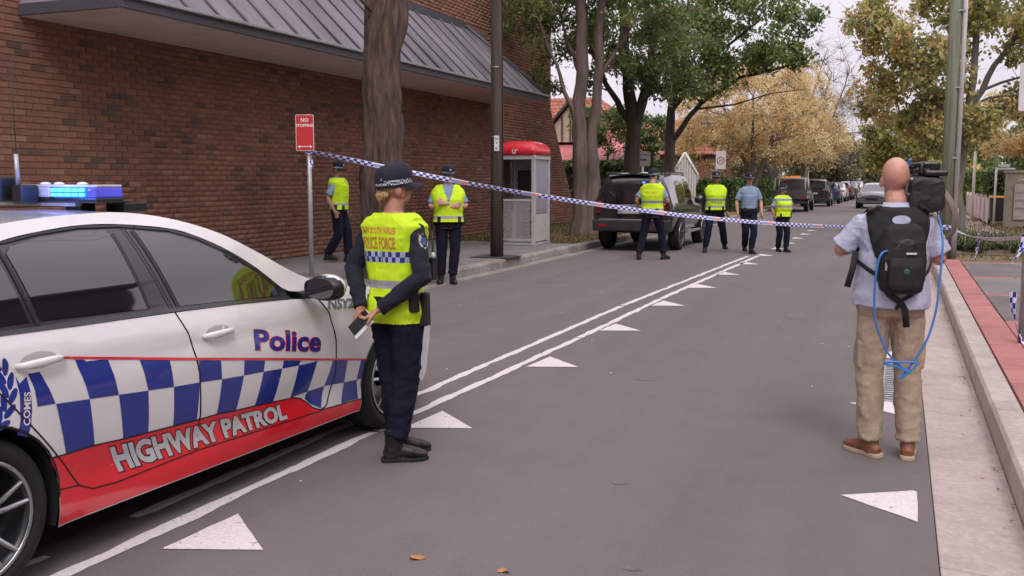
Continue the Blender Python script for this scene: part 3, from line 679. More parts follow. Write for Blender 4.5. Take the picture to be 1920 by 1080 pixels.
tree('small dark leafed tree in the cottage garden, seen between the street trunks', (-12.2, 41.2, .1), [([(0, 0, -.1), (.1, 0, 1.2), (.2, 0, 3.0)], .12, .04)], [((0, 0, 3.9), (1.5, 1.2, 1.1), 30), ((1.9, .4, 3.4), (1.2, 1.0, .9), 22)], dark_leaf, bark_dk2, seed=49, per=110, cr=.45, leaf=(.09, .5))
# right side trees
tree('tall autumn tree turning green, gold and red behind the timber power pole', (1.55, 30.5, .1),
     [([(0, 0, -.1), (.05, 0, 2.0), (.25, 0, 4.4), (.4, 0, 8.2)], .17, .07), ([(.05, 0, 2.6), (-1.2, .2, 4.8), (-2.4, .3, 6.8)], .12, .04), ([(.1, 0, 3.4), (1.2, .1, 5.4), (1.9, .2, 7.2)], .10, .04)],
     [((-1.1, 0, 5.9), (2.1, 1.9, 1.7), 46), ((-1.4, .2, 3.9), (1.6, 1.5, 1.1), 28), ((1.1, .2, 6.9), (2.3, 2.2, 1.7), 42), ((2.3, .2, 5.0), (1.7, 1.7, 1.6), 34), ((-.2, .4, 3.3), (1.6, 1.4, .8), 28), ((-2.2, .1, 6.1), (.9, 1.2, 1.2), 8), ((2.9, 0, 3.6), (1.2, 1.2, .7), 12)], mix_leaf, bark_grey, seed=51, per=140, cr=.5, leaf=(.075, .6), twigs=9, tonej=.24)
tree('red tipped autumn tree at the right edge behind the white sign', (4.9, 34, .1), [([(0, 0, -.1), (.05, 0, 2.0), (.1, 0, 6.4)], .2, .06)],
     [((-.8, 0, 7.2), (2.4, 2.2, 1.1), 36), ((0, 0, 6.2), (2.0, 2.2, 1.4), 24)], red_leaf, bark_grey, seed=53, per=110, cr=.5, leaf=(.075, .6), twigs=8)
tree('low golden leaved tree over the green hedge at the right', (4.4, 39, .1), [([(0, 0, -.1), (.05, 0, 1.6), (.1, 0, 3.6)], .16, .05)],
     [((0, 0, 3.5), (2.2, 2, 1.3), 60), ((2.0, 0, 4.4), (1.6, 1.6, 1.6), 30)], yel_leaf, bark_grey, seed=55, per=100, cr=.5, leaf=(.08, .6), twigs=7)
tree('bushy yellow green tree standing over the far end of the right kerb', (-.2, 52, .1), [([(0, 0, -.1), (.05, 0, 1.4), (.1, 0, 3.4)], .16, .05)],
     [((.4, 0, 3.6), (2.0, 2.0, 1.3), 70), ((-.5, 0, 2.7), (1.0, 1.6, .8), 18)], leafmat('lime_leaves', [(0, (.14, .15, .05)), (.5, (.33, .33, .10)), (1, (.56, .48, .15))], trans=.3), bark_grey, seed=57, per=110, cr=.6, leaf=(.10, .6), twigs=5)
for i, (x, y, h, lab, lf) in enumerate(((1.0, 88, 4.6, 'grey olive tree far down the road above the cameraman\'s head', olive_leaf), (-3.0, 118, 6.0, 'hazy grey green tree closing the far end of the road', olive_leaf),
                        (4.5, 100, 6.5, 'dull green tree in the distance right of the cameraman\'s head', gum_leaf), (-9, 120, 6.5, 'distant dusky tree beyond the row of parked cars', olive_leaf), (10, 75, 6, 'distant green tree behind the timber pole and hedge', gum_leaf), (-15, 90, 8, 'distant rounded tree far behind the golden trees', olive_leaf), (2.5, 66, 3.4, 'small mottled tree above the white picket fence', mix_leaf))):
    tree(lab, (x, y, .05), [([(0, 0, -.1), (.1, 0, h*.35), (.2, 0, h*.8)], .25, .08)], [((0, 0, h*.62), (h*.55, h*.5, h*.42), 80), ((h*.3, 0, h*.4), (h*.4, h*.4, h*.25), 30)], lf, bark_grey, seed=61+i, per=90, cr=h*.13, leaf=(.16, .6), twigs=3)
woods = []; g = np.random.default_rng(5)
for k in range(420):
    a = g.uniform(-1.15, .75); d = g.uniform(125, 165); woods.append((d*math.sin(a), d*math.cos(a), g.uniform(.5, 7.0)))
V, T = leaf_quads(woods, [2.6]*len(woods), 90, .5, .6, 9); o = quads('woods', V, T, olive_leaf); tag(o, kind='stuff')
# hedges
def hedge(label, x0, x1, y0, y1, z1, lm, seed, dens=900, leaf=.05, name='hedge'):
    root = thing(name, label, 'hedge', ((x0+x1)/2, (y0+y1)/2, .1))
    b = MB(); b.box(((x0+x1)/2, (y0+y1)/2, z1/2), (x1-x0-.25, y1-y0-.25, z1-.2)); b.build('stems', mat('hedge_shade', (.02, .025, .012), .95), root, world=True)  # solid core, no real stems: the hedge's inner shade is put into its dark colour
    g = np.random.default_rng(seed); A = 2*(x1-x0)*z1+2*(y1-y0)*z1+(x1-x0)*(y1-y0); n = int(A*dens/8); C = []
    for _ in range(n):
        f = g.uniform(); x, y, z = g.uniform(x0, x1), g.uniform(y0, y1), g.uniform(.1, z1)
        s = g.integers(0, 5)
        if s == 0: x = x0
        elif s == 1: x = x1
        elif s == 2: y = y0
        elif s == 3: y = y1
        else: z = z1+g.normal(0, .04)
        C.append((x-root.location.x, y-root.location.y, z-root.location.z))
    V, T = leaf_quads(C, [.12]*n, 8, leaf, .6, seed, tonec=g.uniform(.2, .8, n)); o = quads('foliage', V, T, lm, root); o['kind'] = 'stuff'; return root
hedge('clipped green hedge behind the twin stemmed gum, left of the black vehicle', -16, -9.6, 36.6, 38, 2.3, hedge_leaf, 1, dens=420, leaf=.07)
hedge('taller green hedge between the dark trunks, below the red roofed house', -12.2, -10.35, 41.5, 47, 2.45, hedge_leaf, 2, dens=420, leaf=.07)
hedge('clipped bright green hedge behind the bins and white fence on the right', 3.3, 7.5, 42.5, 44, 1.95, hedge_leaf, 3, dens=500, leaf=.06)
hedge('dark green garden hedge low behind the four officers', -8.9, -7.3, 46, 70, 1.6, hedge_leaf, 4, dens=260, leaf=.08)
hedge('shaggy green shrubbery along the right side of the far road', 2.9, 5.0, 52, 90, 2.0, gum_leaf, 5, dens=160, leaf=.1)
# strap leaf clumps in the garden bed
root = thing('garden_plants', 'low dark strap leafed planting in the bed beside the timber power pole', 'shrub', (1.75, 23, .13))
g = np.random.default_rng(8); V = []; T = []
for k in range(52):
    cx, cy = g.uniform(-.75, .85), g.uniform(-1.4, 1.5); hh = g.uniform(.25, .5)*(1-.35*abs(cx))
    for j in range(34):
        a = g.uniform(0, 6.28); l = hh*g.uniform(.6, 1.2); d = np.array([math.cos(a), math.sin(a), 0]); w = np.array([-math.sin(a), math.cos(a), 0])*.012
        p0 = np.array([cx, cy, 0])+d*.03; p1 = p0+d*l*.35+np.array([0, 0, l*.8]); p2 = p0+d*l*.9+np.array([0, 0, l*.75*g.uniform(.5, 1)])
        V += [p0-w, p0+w, p1+w, p1-w, p1-w, p1+w, p2+w*.2, p2-w*.2]; t = g.uniform(.1, .9); T += [t]*8
o = quads('foliage', np.array(V), np.array(T), grass_leaf, root); o['kind'] = 'stuff'
# grass tufts on verges
def tufts(n, fx, seed, h=.06):
    g = np.random.default_rng(seed); V = []; T = []
    for k in range(n):
        x, y = fx(g); a = g.uniform(0, 6.28); w = np.array([math.cos(a), math.sin(a), 0])*.02; p = np.array([x, y, .12]); q = p+np.array([g.normal(0, .02), g.normal(0, .02), h*g.uniform(.5, 1.4)])
        V += [p-w, p+w, q+w*.2, q-w*.2]; T += [g.uniform(0, 1)]*4
    o = quads('grass', np.array(V), np.array(T), leafmat('verge_grass', [(0, (.07, .07, .03)), (.5, (.13, .12, .045)), (1, (.24, .19, .08))])); tag(o, kind='stuff')
tufts(9000, lambda g: (g.uniform(-10.7, -7.05), 21.5+g.uniform()**1.3*18), 3)
tufts(6000, lambda g: (g.uniform(.9, 6), g.uniform(20, 42)), 4)

# ================================================================== HOUSES AND FENCES BEHIND
tile_m = mat('terracotta_tile', (.42, .15, .085), .8, var=.2, vscale=3, tone=True, col2=(.25, .09, .06)); pinkroof = mat('faded_red_iron', (.52, .17, .17), .6, var=.08, stretch=(1, 1, 1))
cream = mat('cream_wall', (.52, .44, .32), .85, var=.08); house_brick = mat('house_brick', (.32, .15, .10), .9, var=.2, vscale=20)
dark_glass = mat('window_glass', (.03, .035, .04), .08, var=.05, spec=.8)
def tiled(name, A, B, C_, D, m, parent, rows, cols):
    "tiled slope: A,B eave ends, C,D ridge ends, every course stepped and every tile curved"
    A, B, C_, D = map(Vector, (A, B, C_, D)); nrm = (B-A).cross(D-A).normalized(); nrm = nrm if nrm.z > 0 else -nrm; b = MB()
    for r in range(rows):
        t0, t1 = r/rows, (r+1)/rows+.01
        l0, r0, l1, r1 = A.lerp(D, t0), B.lerp(C_, t0), A.lerp(D, t1), B.lerp(C_, t1)
        n = max(1, int(cols*(r0-l0).length/(B-A).length))
        for c in range(n):
            u0, u1 = c/n, (c+1)/n; um = (u0+u1)/2; h = nrm*.035; w = nrm*.06
            p = [l0.lerp(r0, u0)+h, l0.lerp(r0, um)+w+h, l0.lerp(r0, u1)+h, l1.lerp(r1, u1), l1.lerp(r1, um)+w, l1.lerp(r1, u0)]
            b.add(p+[p[0]-h, p[2]-h], [(0, 1, 4, 5), (1, 2, 3, 4), (0, 6, 7, 2, 1)], tone=rnd.random())
    return b.build(name, m, parent, world=True, recalc=False, kind='stuff')
h1 = thing('house', 'cottage with terracotta tiled roof and faded pink verandah roof seen past the brick building', 'house', (-17, 48, .1))
b = MB(); b.box((-17.8, 50, 1.6), (10, 9, 3.1)); b.build('wall', cream, h1, world=True)
tiled('roof_tiles', (-23, 45, 3.45), (-12.4, 45, 3.45), (-15.2, 50, 6.0), (-20, 50, 6.0), tile_m, h1, 12, 44); tiled('roof_tiles', (-12.4, 45, 3.45), (-12.4, 55, 3.45), (-15.2, 50, 6.0), (-15.2, 50, 6.0), tile_m, h1, 12, 36)
b = MB(); b.add([(-16.3, 44.2, 3.45), (-13.2, 44.2, 3.45), (-14.75, 44.2, 5.25)], [(0, 1, 2)]); b.build('gable', cream, h1, world=True)
tiled('roof_tiles', (-16.5, 44.0, 3.4), (-16.5, 49, 3.4), (-14.75, 49, 5.4), (-14.75, 44.0, 5.4), tile_m, h1, 9, 18); tiled('roof_tiles', (-13.0, 44.0, 3.4), (-13.0, 49, 3.4), (-14.75, 49, 5.4), (-14.75, 44.0, 5.4), tile_m, h1, 9, 18)
b = MB(); b.tube([(-16.6, 44.0, 3.32), (-14.75, 44.0, 5.4)], (.05, .09), 4); b.tube([(-12.9, 44.0, 3.32), (-14.75, 44.0, 5.4)], (.05, .09), 4); b.build('barge_board', bark_dk2, h1, world=True)
for k in range(7):
    x = -16.0+k*.42; hh = 1.75-abs(x+14.75)*1.15
    if hh > .2: b = MB(); b.box((x, 44.15, 3.47+hh/2), (.07, .05, hh)); b.build('gable_batten', timber_br, h1, world=True)
b = MB()
for k in range(60):
    x0 = -19.3+k*.135; b.add([(x0, 41.6, 2.52), (x0+.0675, 41.6, 2.55), (x0+.135, 41.6, 2.52), (x0+.135, 45.0, 3.5), (x0+.0675, 45.0, 3.53), (x0, 45.0, 3.5)], [(0, 1, 4, 5), (1, 2, 3, 4)])
b.build('verandah_roof', pinkroof, h1, world=True, recalc=False)
for x in (-19, -16.6, -14.2, -11.5): b = MB(); b.box((x, 41.75, 1.3), (.12, .12, 2.5)); b.build('verandah_post', off_white, h1, world=True)
for x in (-18, -14.6, -12.4):
    b = MB(); b.box((x, 45.48, 1.7), (1.1, .1, 1.4)); w_ = b.build('window_frame', off_white, h1, world=True); b = MB(); b.box((x, 45.42, 1.7), (.95, .04, 1.25)); b.build('pane', dark_glass, w_, world=True)
h2 = thing('house', 'red roofed brick house half hidden by the golden trees on the left', 'house', (-13, 60, .1))
b = MB(); b.box((-14, 61, 1.6), (7, 9, 3.1)); b.build('wall', house_brick, h2, world=True)
tiled('roof_tiles', (-18, 56, 3.1), (-10, 56, 3.1), (-12, 61, 5.4), (-16, 61, 5.4), tile_m, h2, 10, 34); tiled('roof_tiles', (-10, 56, 3.1), (-10, 66, 3.1), (-12, 61, 5.4), (-12, 61, 5.4), tile_m, h2, 10, 40)
b = MB(); b.box((-10.47, 58.5, 1.6), (.1, 1.4, 1.3)); w_ = b.build('window_frame', off_white, h2, world=True); b = MB(); b.box((-10.41, 58.5, 1.6), (.04, 1.2, 1.1)); b.build('pane', dark_glass, w_, world=True)
# white battened gable of a porch
sh = thing('porch', 'small white battened gable porch behind the black four-wheel drive', 'porch', (-9.58, 46, .1))
b = MB(); b.add([(-10.15, 46, .1), (-9.02, 46, .1), (-9.02, 46, 1.9), (-9.58, 46, 2.85), (-10.15, 46, 1.9), (-10.15, 46.7, .1), (-9.02, 46.7, .1), (-9.02, 46.7, 1.9), (-9.58, 46.7, 2.85), (-10.15, 46.7, 1.9)], [(0, 1, 2, 3, 4), (9, 8, 7, 6, 5), (1, 6, 7, 2), (2, 7, 8, 3), (3, 8, 9, 4), (4, 9, 5, 0)]); b.build('wall', mat('pale_weatherboard', (.55, .52, .50), .8), sh, world=True)  # boards in one even pale grey behind the white battens
for k in range(9):
    x = -10.1+k*.13; top = 2.8-abs(x+9.58)*1.62; b = MB(); b.box((x, 45.97, (top+.15)/2), (.07, .03, top-.15)); b.build('batten', off_white, sh, world=True)
b = MB(); b.tube([(-10.25, 45.95, 1.8), (-9.58, 45.95, 2.95)], (.03, .06), 4); b.tube([(-8.92, 45.95, 1.8), (-9.58, 45.95, 2.95)], (.03, .06), 4); b.build('barge_board', off_white, sh, world=True)
# right: fence, bins, brick pillar, building to the right
pf = thing('slat_fence', 'low pinkish white paling fence running away beside the right side path', 'fence', (2.95, 43, .12))
y = 37.4; i = 0
fence_m = mat('fence_paint', (.66, .57, .54), .7, var=.08)
while y < 49.5:
    b = MB(); b.box((2.95, y+.24, .56), (.03, .44, .86)); b.build('paling', fence_m, pf, world=True)
    if i % 4 == 0: b = MB(); b.box((2.93, y-.02, .6), (.09, .09, 1.0)); b.build('post', fence_m, pf, world=True)
    y += .5; i += 1
def wheelie(x, y, lab, lid):
    t = thing('wheelie_bin', lab, 'bin', (x, y, .14), group=None); b = MB()
    b.box((0, 0, .5), (.44, .48, .78), taper=(1.15, 1.18)); b.build('body', mat('bin_plastic', (.05, .05, .065), .6), t, bev=.03)
    b = MB(); b.box((0, -.02, .925), (.56, .62, .07), taper=(.9, .9)); b.build('lid', lid, t, bev=.02)
    b = MB(); b.tube([(-.2, .33, .9), (.2, .33, .9)], .016, 8); b.build('handle', black_pl, t)
    for s in (-1, 1): b = MB(); b.lathe((0, .22, .1), [(0, s*.2), (.1, s*.2), (.1, s*.25), (0, s*.25)], 'x', 14); b.build('wheel', rubber, t)
wheelie(3.12, 36.6, 'wheelie bin with an orange yellow lid at the end of the paling fence', mat('yellow_lid', (.75, .32, .04), .5)); wheelie(3.72, 36.5, 'wheelie bin with a dark lid next to the rendered pillar', mat('bin_plastic', (.05, .05, .065), .6))
pl = thing('letterbox_pillar', 'tall grey rendered pillar carrying a pale notice panel at the right edge', 'pillar', (3.8, 34.9, .12))
b = MB(); b.box((3.85, 35.0, 1.0), (1.35, .5, 1.75)); b.box((3.85, 35.0, 1.9), (1.45, .6, .07)); b.build('pillar', mat('render_wall', (.40, .35, .29), .9, var=.1), pl, world=True, bev=.01)
b = MB(); b.box((3.72, 34.72, .95), (.62, .04, 1.15)); b.build('notice_panel', mat('pale_panel', (.55, .48, .46), .5, var=.12, vscale=12), pl, world=True)
for z in (.75, 1.0, 1.25): b = MB(); b.box((3.72, 34.69, z), (.5, .02, .05)); b.build('panel_rail', galv, pl, world=True)
b = MB(); b.tube([(3.5, 34.66, 1.62), (3.95, 34.66, 1.68)], .02, 6); b.build('lamp_arm', off_white, pl, world=True)
rb = thing('low_building', 'plain grey building with a barred balcony across the street from the brick building', 'building', (10, 2, 0))
b = MB(); b.box((13, -2, 3.6), (8, 34, 7.2)); b.build('wall', mat('grey_render', (.10, .09, .09), .8, var=.1), rb, world=True); b = MB(); b.box((12.8, -2, 7.25), (9, 35, .18)); b.build('roof', fascia_m, rb, world=True)
for k in range(9): b = MB(); b.tube([(8.8, -10, 1.8+k*.16), (8.8, 14, 1.8+k*.16)], .03, 6); b.build('rail', off_white, rb, world=True)
for k in range(8): b = MB(); b.box((8.8, -8+k*3, 2.5), (.07, .07, 1.7)); b.build('post', off_white, rb, world=True)

# ================================================================== STREET FURNITURE
sign_red = mat('sign_red', (.55, .025, .03), .4, var=.03); sign_white = mat('sign_white', (.75, .74, .74), .4, var=.03); ink = mat('sign_black', (.02, .02, .02), .5)
def rounded(w, h, r, n=4):
    out = []
    for cx, cy, a0 in ((w/2-r, h/2-r, 0), (-w/2+r, h/2-r, 90), (-w/2+r, -h/2+r, 180), (w/2-r, -h/2+r, 270)):
        for k in range(n+1): a = R_(a0+90*k/n); out.append((cx+r*math.cos(a), cy+r*math.sin(a)))
    return out
def plate(name, w, h, m, parent, loc, rz, r=.02, t=.004):
    b = MB(); b.prism([(p[0], p[1]) for p in rounded(w, h, r)], -t/2, t/2, axis='y'); o = b.build(name, m, parent); o.location = loc; o.rotation_euler = (0, 0, rz); return o
# no stopping sign
ns_ = thing('parking_sign', 'red NO STOPPING sign on a grey steel post, left end of the police tape', 'sign', (-7.09, 10.62, .15))
b = MB(); b.cyl((0, 0, 0), .031, 2.30, 16); b.cyl((0, 0, 2.30), .034, .02, 16); b.build('post', galv, ns_)
RZ = YAW-.06
pn = plate('panel', .235, .46, sign_white, ns_, (-.052*.93+.036, -.052*.37-.046, 2.085), RZ)
b = MB(); b.prism(rounded(.222, .447, .016), -.0035, -.0028, axis='y'); b.build('face', sign_red, pn)
b = MB(); X, Z = (1, 0, 0), (0, 0, 1)
flat_text(b, 'NO', (0, -.0042, .14), X, Z, .046, bold=.03); flat_text(b, 'STOPPING', (0, -.0042, .075), X, Z, .036, bold=.03)
b.box((0, -.0042, -.175), (.15, .0012, .010))
for s in (-1, 1): b.add([(s*.095, -.0045, -.175), (s*.065, -.0045, -.155), (s*.065, -.0045, -.195)], [(0, 1, 2)])
b.build('lettering', sign_white, pn, recalc=False)
for z in (1.98, 2.24): b = MB(); b.cyl((0, 0, z), .036, .03, 12); b.build('clamp', galv, ns_)
# dark timber pole (left) with a strip sign
tp = thing('power_pole', 'dark timber power pole standing in the left footpath beside the phone booth', 'pole', (-7.21, 17.15, .15))
b = MB(); b.tube([(0, 0, -.05), (.01, 0, 3), (.0, 0, 9)], [.128, .118, .10], 16); b.build('pole', timber_br, tp)
b = MB(); b.box((0, 0, .008), (.8, .75, .012)); b.build('base_patch', mat('black_patch', (.05, .045, .045), .9, var=.2), tp)
b = MB(); b.tube([(.125, -.01, .9), (.118, -.01, 9)], .012, 8); b.build('cable_conduit', black_pl, tp)
for z in (2.3, 3.6, 5.2): b = MB(); b.cyl((0, 0, z), .122, .02, 16); b.build('steel_band', galv, tp)
sp = plate('strip_sign', .095, .29, sign_white, tp, (.06, -.14, 2.18), YAW+.2, r=.008)
b = MB(); 
for k, ch in enumerate('N*R'): flat_text(b, ch, (0, -.004, .055-.09*k), X, Z, .06, bold=.02)
b.build('lettering', mat('sign_redbrown', (.22, .03, .04), .5), sp, recalc=False)
# phone booth
pb = thing('phone_booth', 'grey payphone booth with a domed red top against the brick wall', 'phone booth', (-8.12, 20.92, .15))
booth_grey = mat('booth_grey', (.38, .36, .40), .4, metal=.2, var=.05); booth_pale = mat('booth_pale', (.50, .48, .50), .45, metal=.1, var=.05); booth_red = mat('booth_red', (.72, .025, .04), .35, var=.04, coat=.4)
W2, D2 = .43, .47
for sx in (-1, 1):
    for sy in (-1, 1): b = MB(); b.box((sx*W2, sy*D2, 1.02), (.085, .085, 2.04)); b.build('frame_post', booth_pale, pb, bev=.008)
b = MB(); b.box((0, 0, 2.0), (.96, 1.03, .10)); b.build('top_frame', booth_pale, pb, bev=.008)
b = MB(); b.box((0, 0, .03), (.94, 1.0, .04)); b.build('floor_frame', booth_pale, pb)
b = MB(); b.box((W2, 0, 1.35), (.03, .86, 1.25)); b.build('side_panel', booth_grey, pb); b = MB(); b.box((W2, 0, .40), (.035, .86, .62)); b.build('kick_panel', mat('booth_kick', (.55, .52, .47), .5, var=.06), pb)
b = MB(); b.box((-W2, 0, 1.35), (.02, .86, 1.25)); b.build('side_panel', mat('booth_back', (.12, .06, .05), .3, var=.1), pb)
b = MB()
for k in range(13):     # diamond mesh lower panel facing the viewer
    pass
mz0, mz1, mx = .16, 1.0, .36
def clipline(x0, sl):
    pts = []; 
    for t in np.linspace(mz0, mz1, 25):
        x = x0+sl*(t-mz0)
        if -mx <= x <= mx: pts.append((x, -D2, t))
    return pts
for sl in (1, -1):
    for x0 in np.arange(-1.3, 1.3, .055):
        p = clipline(x0, sl*.9)
        if len(p) > 1: b.tube([p[0], p[-1]], .0065, 4, cap=False)
b.build('wire_mesh', booth_pale, pb)['kind'] = 'stuff'
b = MB(); b.box((0, -D2, .13), (.76, .04, .05)); b.box((0, -D2, 1.03), (.76, .04, .05)); b.build('mesh_rail', booth_pale, pb)
b = MB(); b.box((-.05, .25, 1.45), (.34, .16, .52)); b.build('payphone', black_pl, pb, bev=.02); b = MB(); b.box((-.05, .36, 1.5), (.6, .05, .95)); b.build('backboard', booth_grey, pb)
b = MB(); b.tube([(-.17, .16, 1.62), (-.19, .12, 1.5), (-.17, .16, 1.38)], .022, 8); b.build('handset', trim_blk, pb)
# domed red top
b = MB(); rings = []
for z, kx, ky in ((0, 1, 1), (.10, 1.0, 1.0), (.16, .98, .98), (.23, .88, .86), (.29, .70, .66), (.325, .42, .4), (.335, .1, .1)):
    rings.append([(sx_*.50*kx, sy_*.54*ky, 2.05+z) for sx_, sy_ in rounded(2, 2, .22, 5)])
b.rings(rings, 0, True, True); b.build('red_top', booth_red, pb)
b = MB(); 
for s_ in (0,):
    def disc(cx, cz, r0, r1, a0, a1, n=16):
        vs = []; 
        for k in range(n+1):
            a = R_(a0+(a1-a0)*k/n); vs += [(cx+r0*math.cos(a), -.546, cz+r0*math.sin(a)), (cx+r1*math.cos(a), -.546, cz+r1*math.sin(a))]
        b.add(vs, [(2*k, 2*k+1, 2*k+3, 2*k+2) for k in range(n)])
    disc(-.02, 2.125, .028, .05, 150, 420); b.box((.03, -.546, 2.165), (.10, .002, .016)); b.box((-.06, -.546, 2.15), (.016, .002, .05))
b.build('emblem', sign_white, pb, recalc=False)
# right: tall timber pole with white conduit
rp_ = thing('power_pole', 'tall green grey timber pole with a white conduit up its side, tape tied round it', 'pole', (.83, 20.05, .15))
b = MB(); b.tube([(0, 0, -.05), (.0, 0, 3), (.0, 0, 9.5)], [.118, .112, .10], 18); b.build('pole', timber_gr, rp_)
b = MB(); b.tube([(.155, -.04, 0), (.155, -.04, .95)], .062, 12); b.build('conduit_guard', galv, rp_); b = MB(); b.tube([(.158, -.04, .95), (.158, -.04, 9.3)], .042, 12); b.build('conduit', sign_white, rp_)
for z in (.5, 1.9, 3.2, 4.6, 6.2): b = MB(); b.box((.09, -.05, z), (.16, .1, .03)); b.build('saddle_clip', galv, rp_)
b = MB(); b.box((0, .1, 9.0), (2.4, .1, .12)); b.build('cross_arm', timber_br, rp_)
for k in range(4):
    x = -1.1+k*.73; b = MB(); b.lathe((x, .1, 9.06), [(.02, 0), (.05, .02), (.03, .05), (.05, .08), (.02, .13)], 'z', 10); b.build('insulator', booth_red, rp_)
    c = MB(); pts = [(x, .1+t*-42, 9.15-1.6*4*t*(1-t)*.7) for t in np.linspace(0, 1, 14)]; c.tube(pts, .012, 4); o = c.build('power_cable', black_pl, rp_)
# steel sign post at the right edge
sp2 = thing('sign_post', 'grey steel sign post at the right edge with police tape knotted round it', 'post', (1.09, 9.82, .15))
b = MB(); b.cyl((0, 0, 0), .030, 2.75, 16); b.build('post', galv, sp2)
o = plate('panel', .30, .42, sign_white, sp2, (-.03, -.045, 2.30), YAW+.3); 
for z in (2.16, 2.42): b = MB(); b.cyl((0, 0, z), .034, .03, 12); b.build('clamp', galv, sp2)
# small signs across the street
ss = thing('street_sign', 'small white direction sign on a white post between the dark trunks', 'sign', (-9.37, 37, .1))
b = MB(); b.cyl((0, 0, 0), .05, 2.2, 10); b.build('post', off_white, ss)
o = plate('panel', .62, .56, mat('sign_grey', (.42, .43, .42), .5, var=.1), ss, (0, -.06, 2.36), YAW-.1, r=.05); b = MB(); b.add([(-.2, -.005, -.04), (-.09, -.005, .05), (-.09, -.005, -.015), (.17, -.005, -.015), (.17, -.005, -.065), (-.09, -.005, -.065), (-.09, -.005, -.13)], [(0, 1, 2, 3, 4, 5, 6)]); b.build('arrow', ink, o, recalc=False); b = MB(); flat_text(b, 'ONE WAY', (0, -.005, .12), X, Z, .08); b.build('lettering', ink, o, recalc=False)
s20 = thing('speed_sign', 'white sign with a red ring on a post behind the officers', 'sign', (-5.9, 33.6, .12))
b = MB(); b.cyl((0, 0, 0), .03, 2.45, 10); b.build('post', galv, s20)
o = plate('panel', .34, .62, sign_white, s20, (.15, -.05, 2.2), YAW-.35, r=.02)
b = MB(); vs = []
for k in range(25): a = 2*math.pi*k/24; vs += [(.105*math.cos(a), -.004, -.02+.105*math.sin(a)), (.135*math.cos(a), -.004, -.02+.135*math.sin(a))]
b.add(vs, [(2*k, 2*k+1, 2*k+3, 2*k+2) for k in range(24)]); b.build('red_ring', sign_red, o, recalc=False); b = MB(); flat_text(b, '10', (0, -.004, -.065), X, Z, .1, bold=.02); b.build('lettering', ink, o, recalc=False)
for (x, y, h, lab) in ((2.56, 40, 2.7, 'tall white post beside the start of the white paling fence'), (2.88, 35.0, 2.05, 'slim white post with a short white sign arm in front of the bins')):
    t = thing('white_post', lab, 'post', (x, y, .13)); b = MB(); b.cyl((0, 0, 0), .05 if h > 2.5 else .035, h-.13, 10); b.build('post', off_white, t)
    if h < 2.5:
        b = MB(); b.box((.28, 0, 1.87), (.55, .02, .05)); b.build('arm', off_white, t); b = MB(); b.box((.22, -.01, 1.97), (.34, .02, .10)); b.build('plate', off_white, t)

# ------------------------------------------------------------------ police tape
tape_m = bpy.data.materials.new('police_tape'); tape_m.use_nodes = True; t = tape_m.node_tree; b_ = t.nodes['Principled BSDF']; b_.inputs['Roughness'].default_value = .35
uv = N(t, 'ShaderNodeAttribute', attribute_name='tu'); vv = N(t, 'ShaderNodeAttribute', attribute_name='tv')
def mth(op, a, b=None, c=None):
    n = N(t, 'ShaderNodeMath', operation=op)
    for i, v in enumerate((a, b, c)):
        if v is None: continue
        if isinstance(v, (int, float)): n.inputs[i].default_value = v
        else: lk(t, v, n.inputs[i])
    return n.outputs[0]
u = uv.outputs['Fac']; v = vv.outputs['Fac']
cell = mth('FLOOR', mth('MULTIPLY', u, 1/.05)); row = mth('FLOOR', mth('MULTIPLY', v, 2.0)); chk = mth('GREATER_THAN', mth('MODULO', mth('ADD', cell, mth('MULTIPLY', row, 1.0)), 2.0), .5)
per = mth('MODULO', u, 1.15); txt = mth('GREATER_THAN', per, .88); mid = mth('MULTIPLY', txt, mth('LESS_THAN', mth('ABSOLUTE', mth('SUBTRACT', v, .5)), .28)); redz = mth('MULTIPLY', mid, mth('GREATER_THAN', per, 1.02))
edge = mth('LESS_THAN', mth('ABSOLUTE', mth('SUBTRACT', v, .5)), .44)
blue = mth('MULTIPLY', mth('MULTIPLY', chk, mth('SUBTRACT', 1, txt)), edge)
def mixc(f, A, B):
    n = N(t, 'ShaderNodeMix', data_type='RGBA'); lk(t, f, n.inputs['Factor'])
    for k, q in (('A', A), ('B', B)):
        if isinstance(q, tuple): n.inputs[k].default_value = (*q, 1)
        else: lk(t, q, n.inputs[k])
    return n.outputs['Result']
c = mixc(blue, (.72, .72, .80), (.02, .025, .33)); c = mixc(mid, c, (.28, .32, .62)); c = mixc(redz, c, (.72, .25, .25)); lk(t, c, b_.inputs['Base Color'])
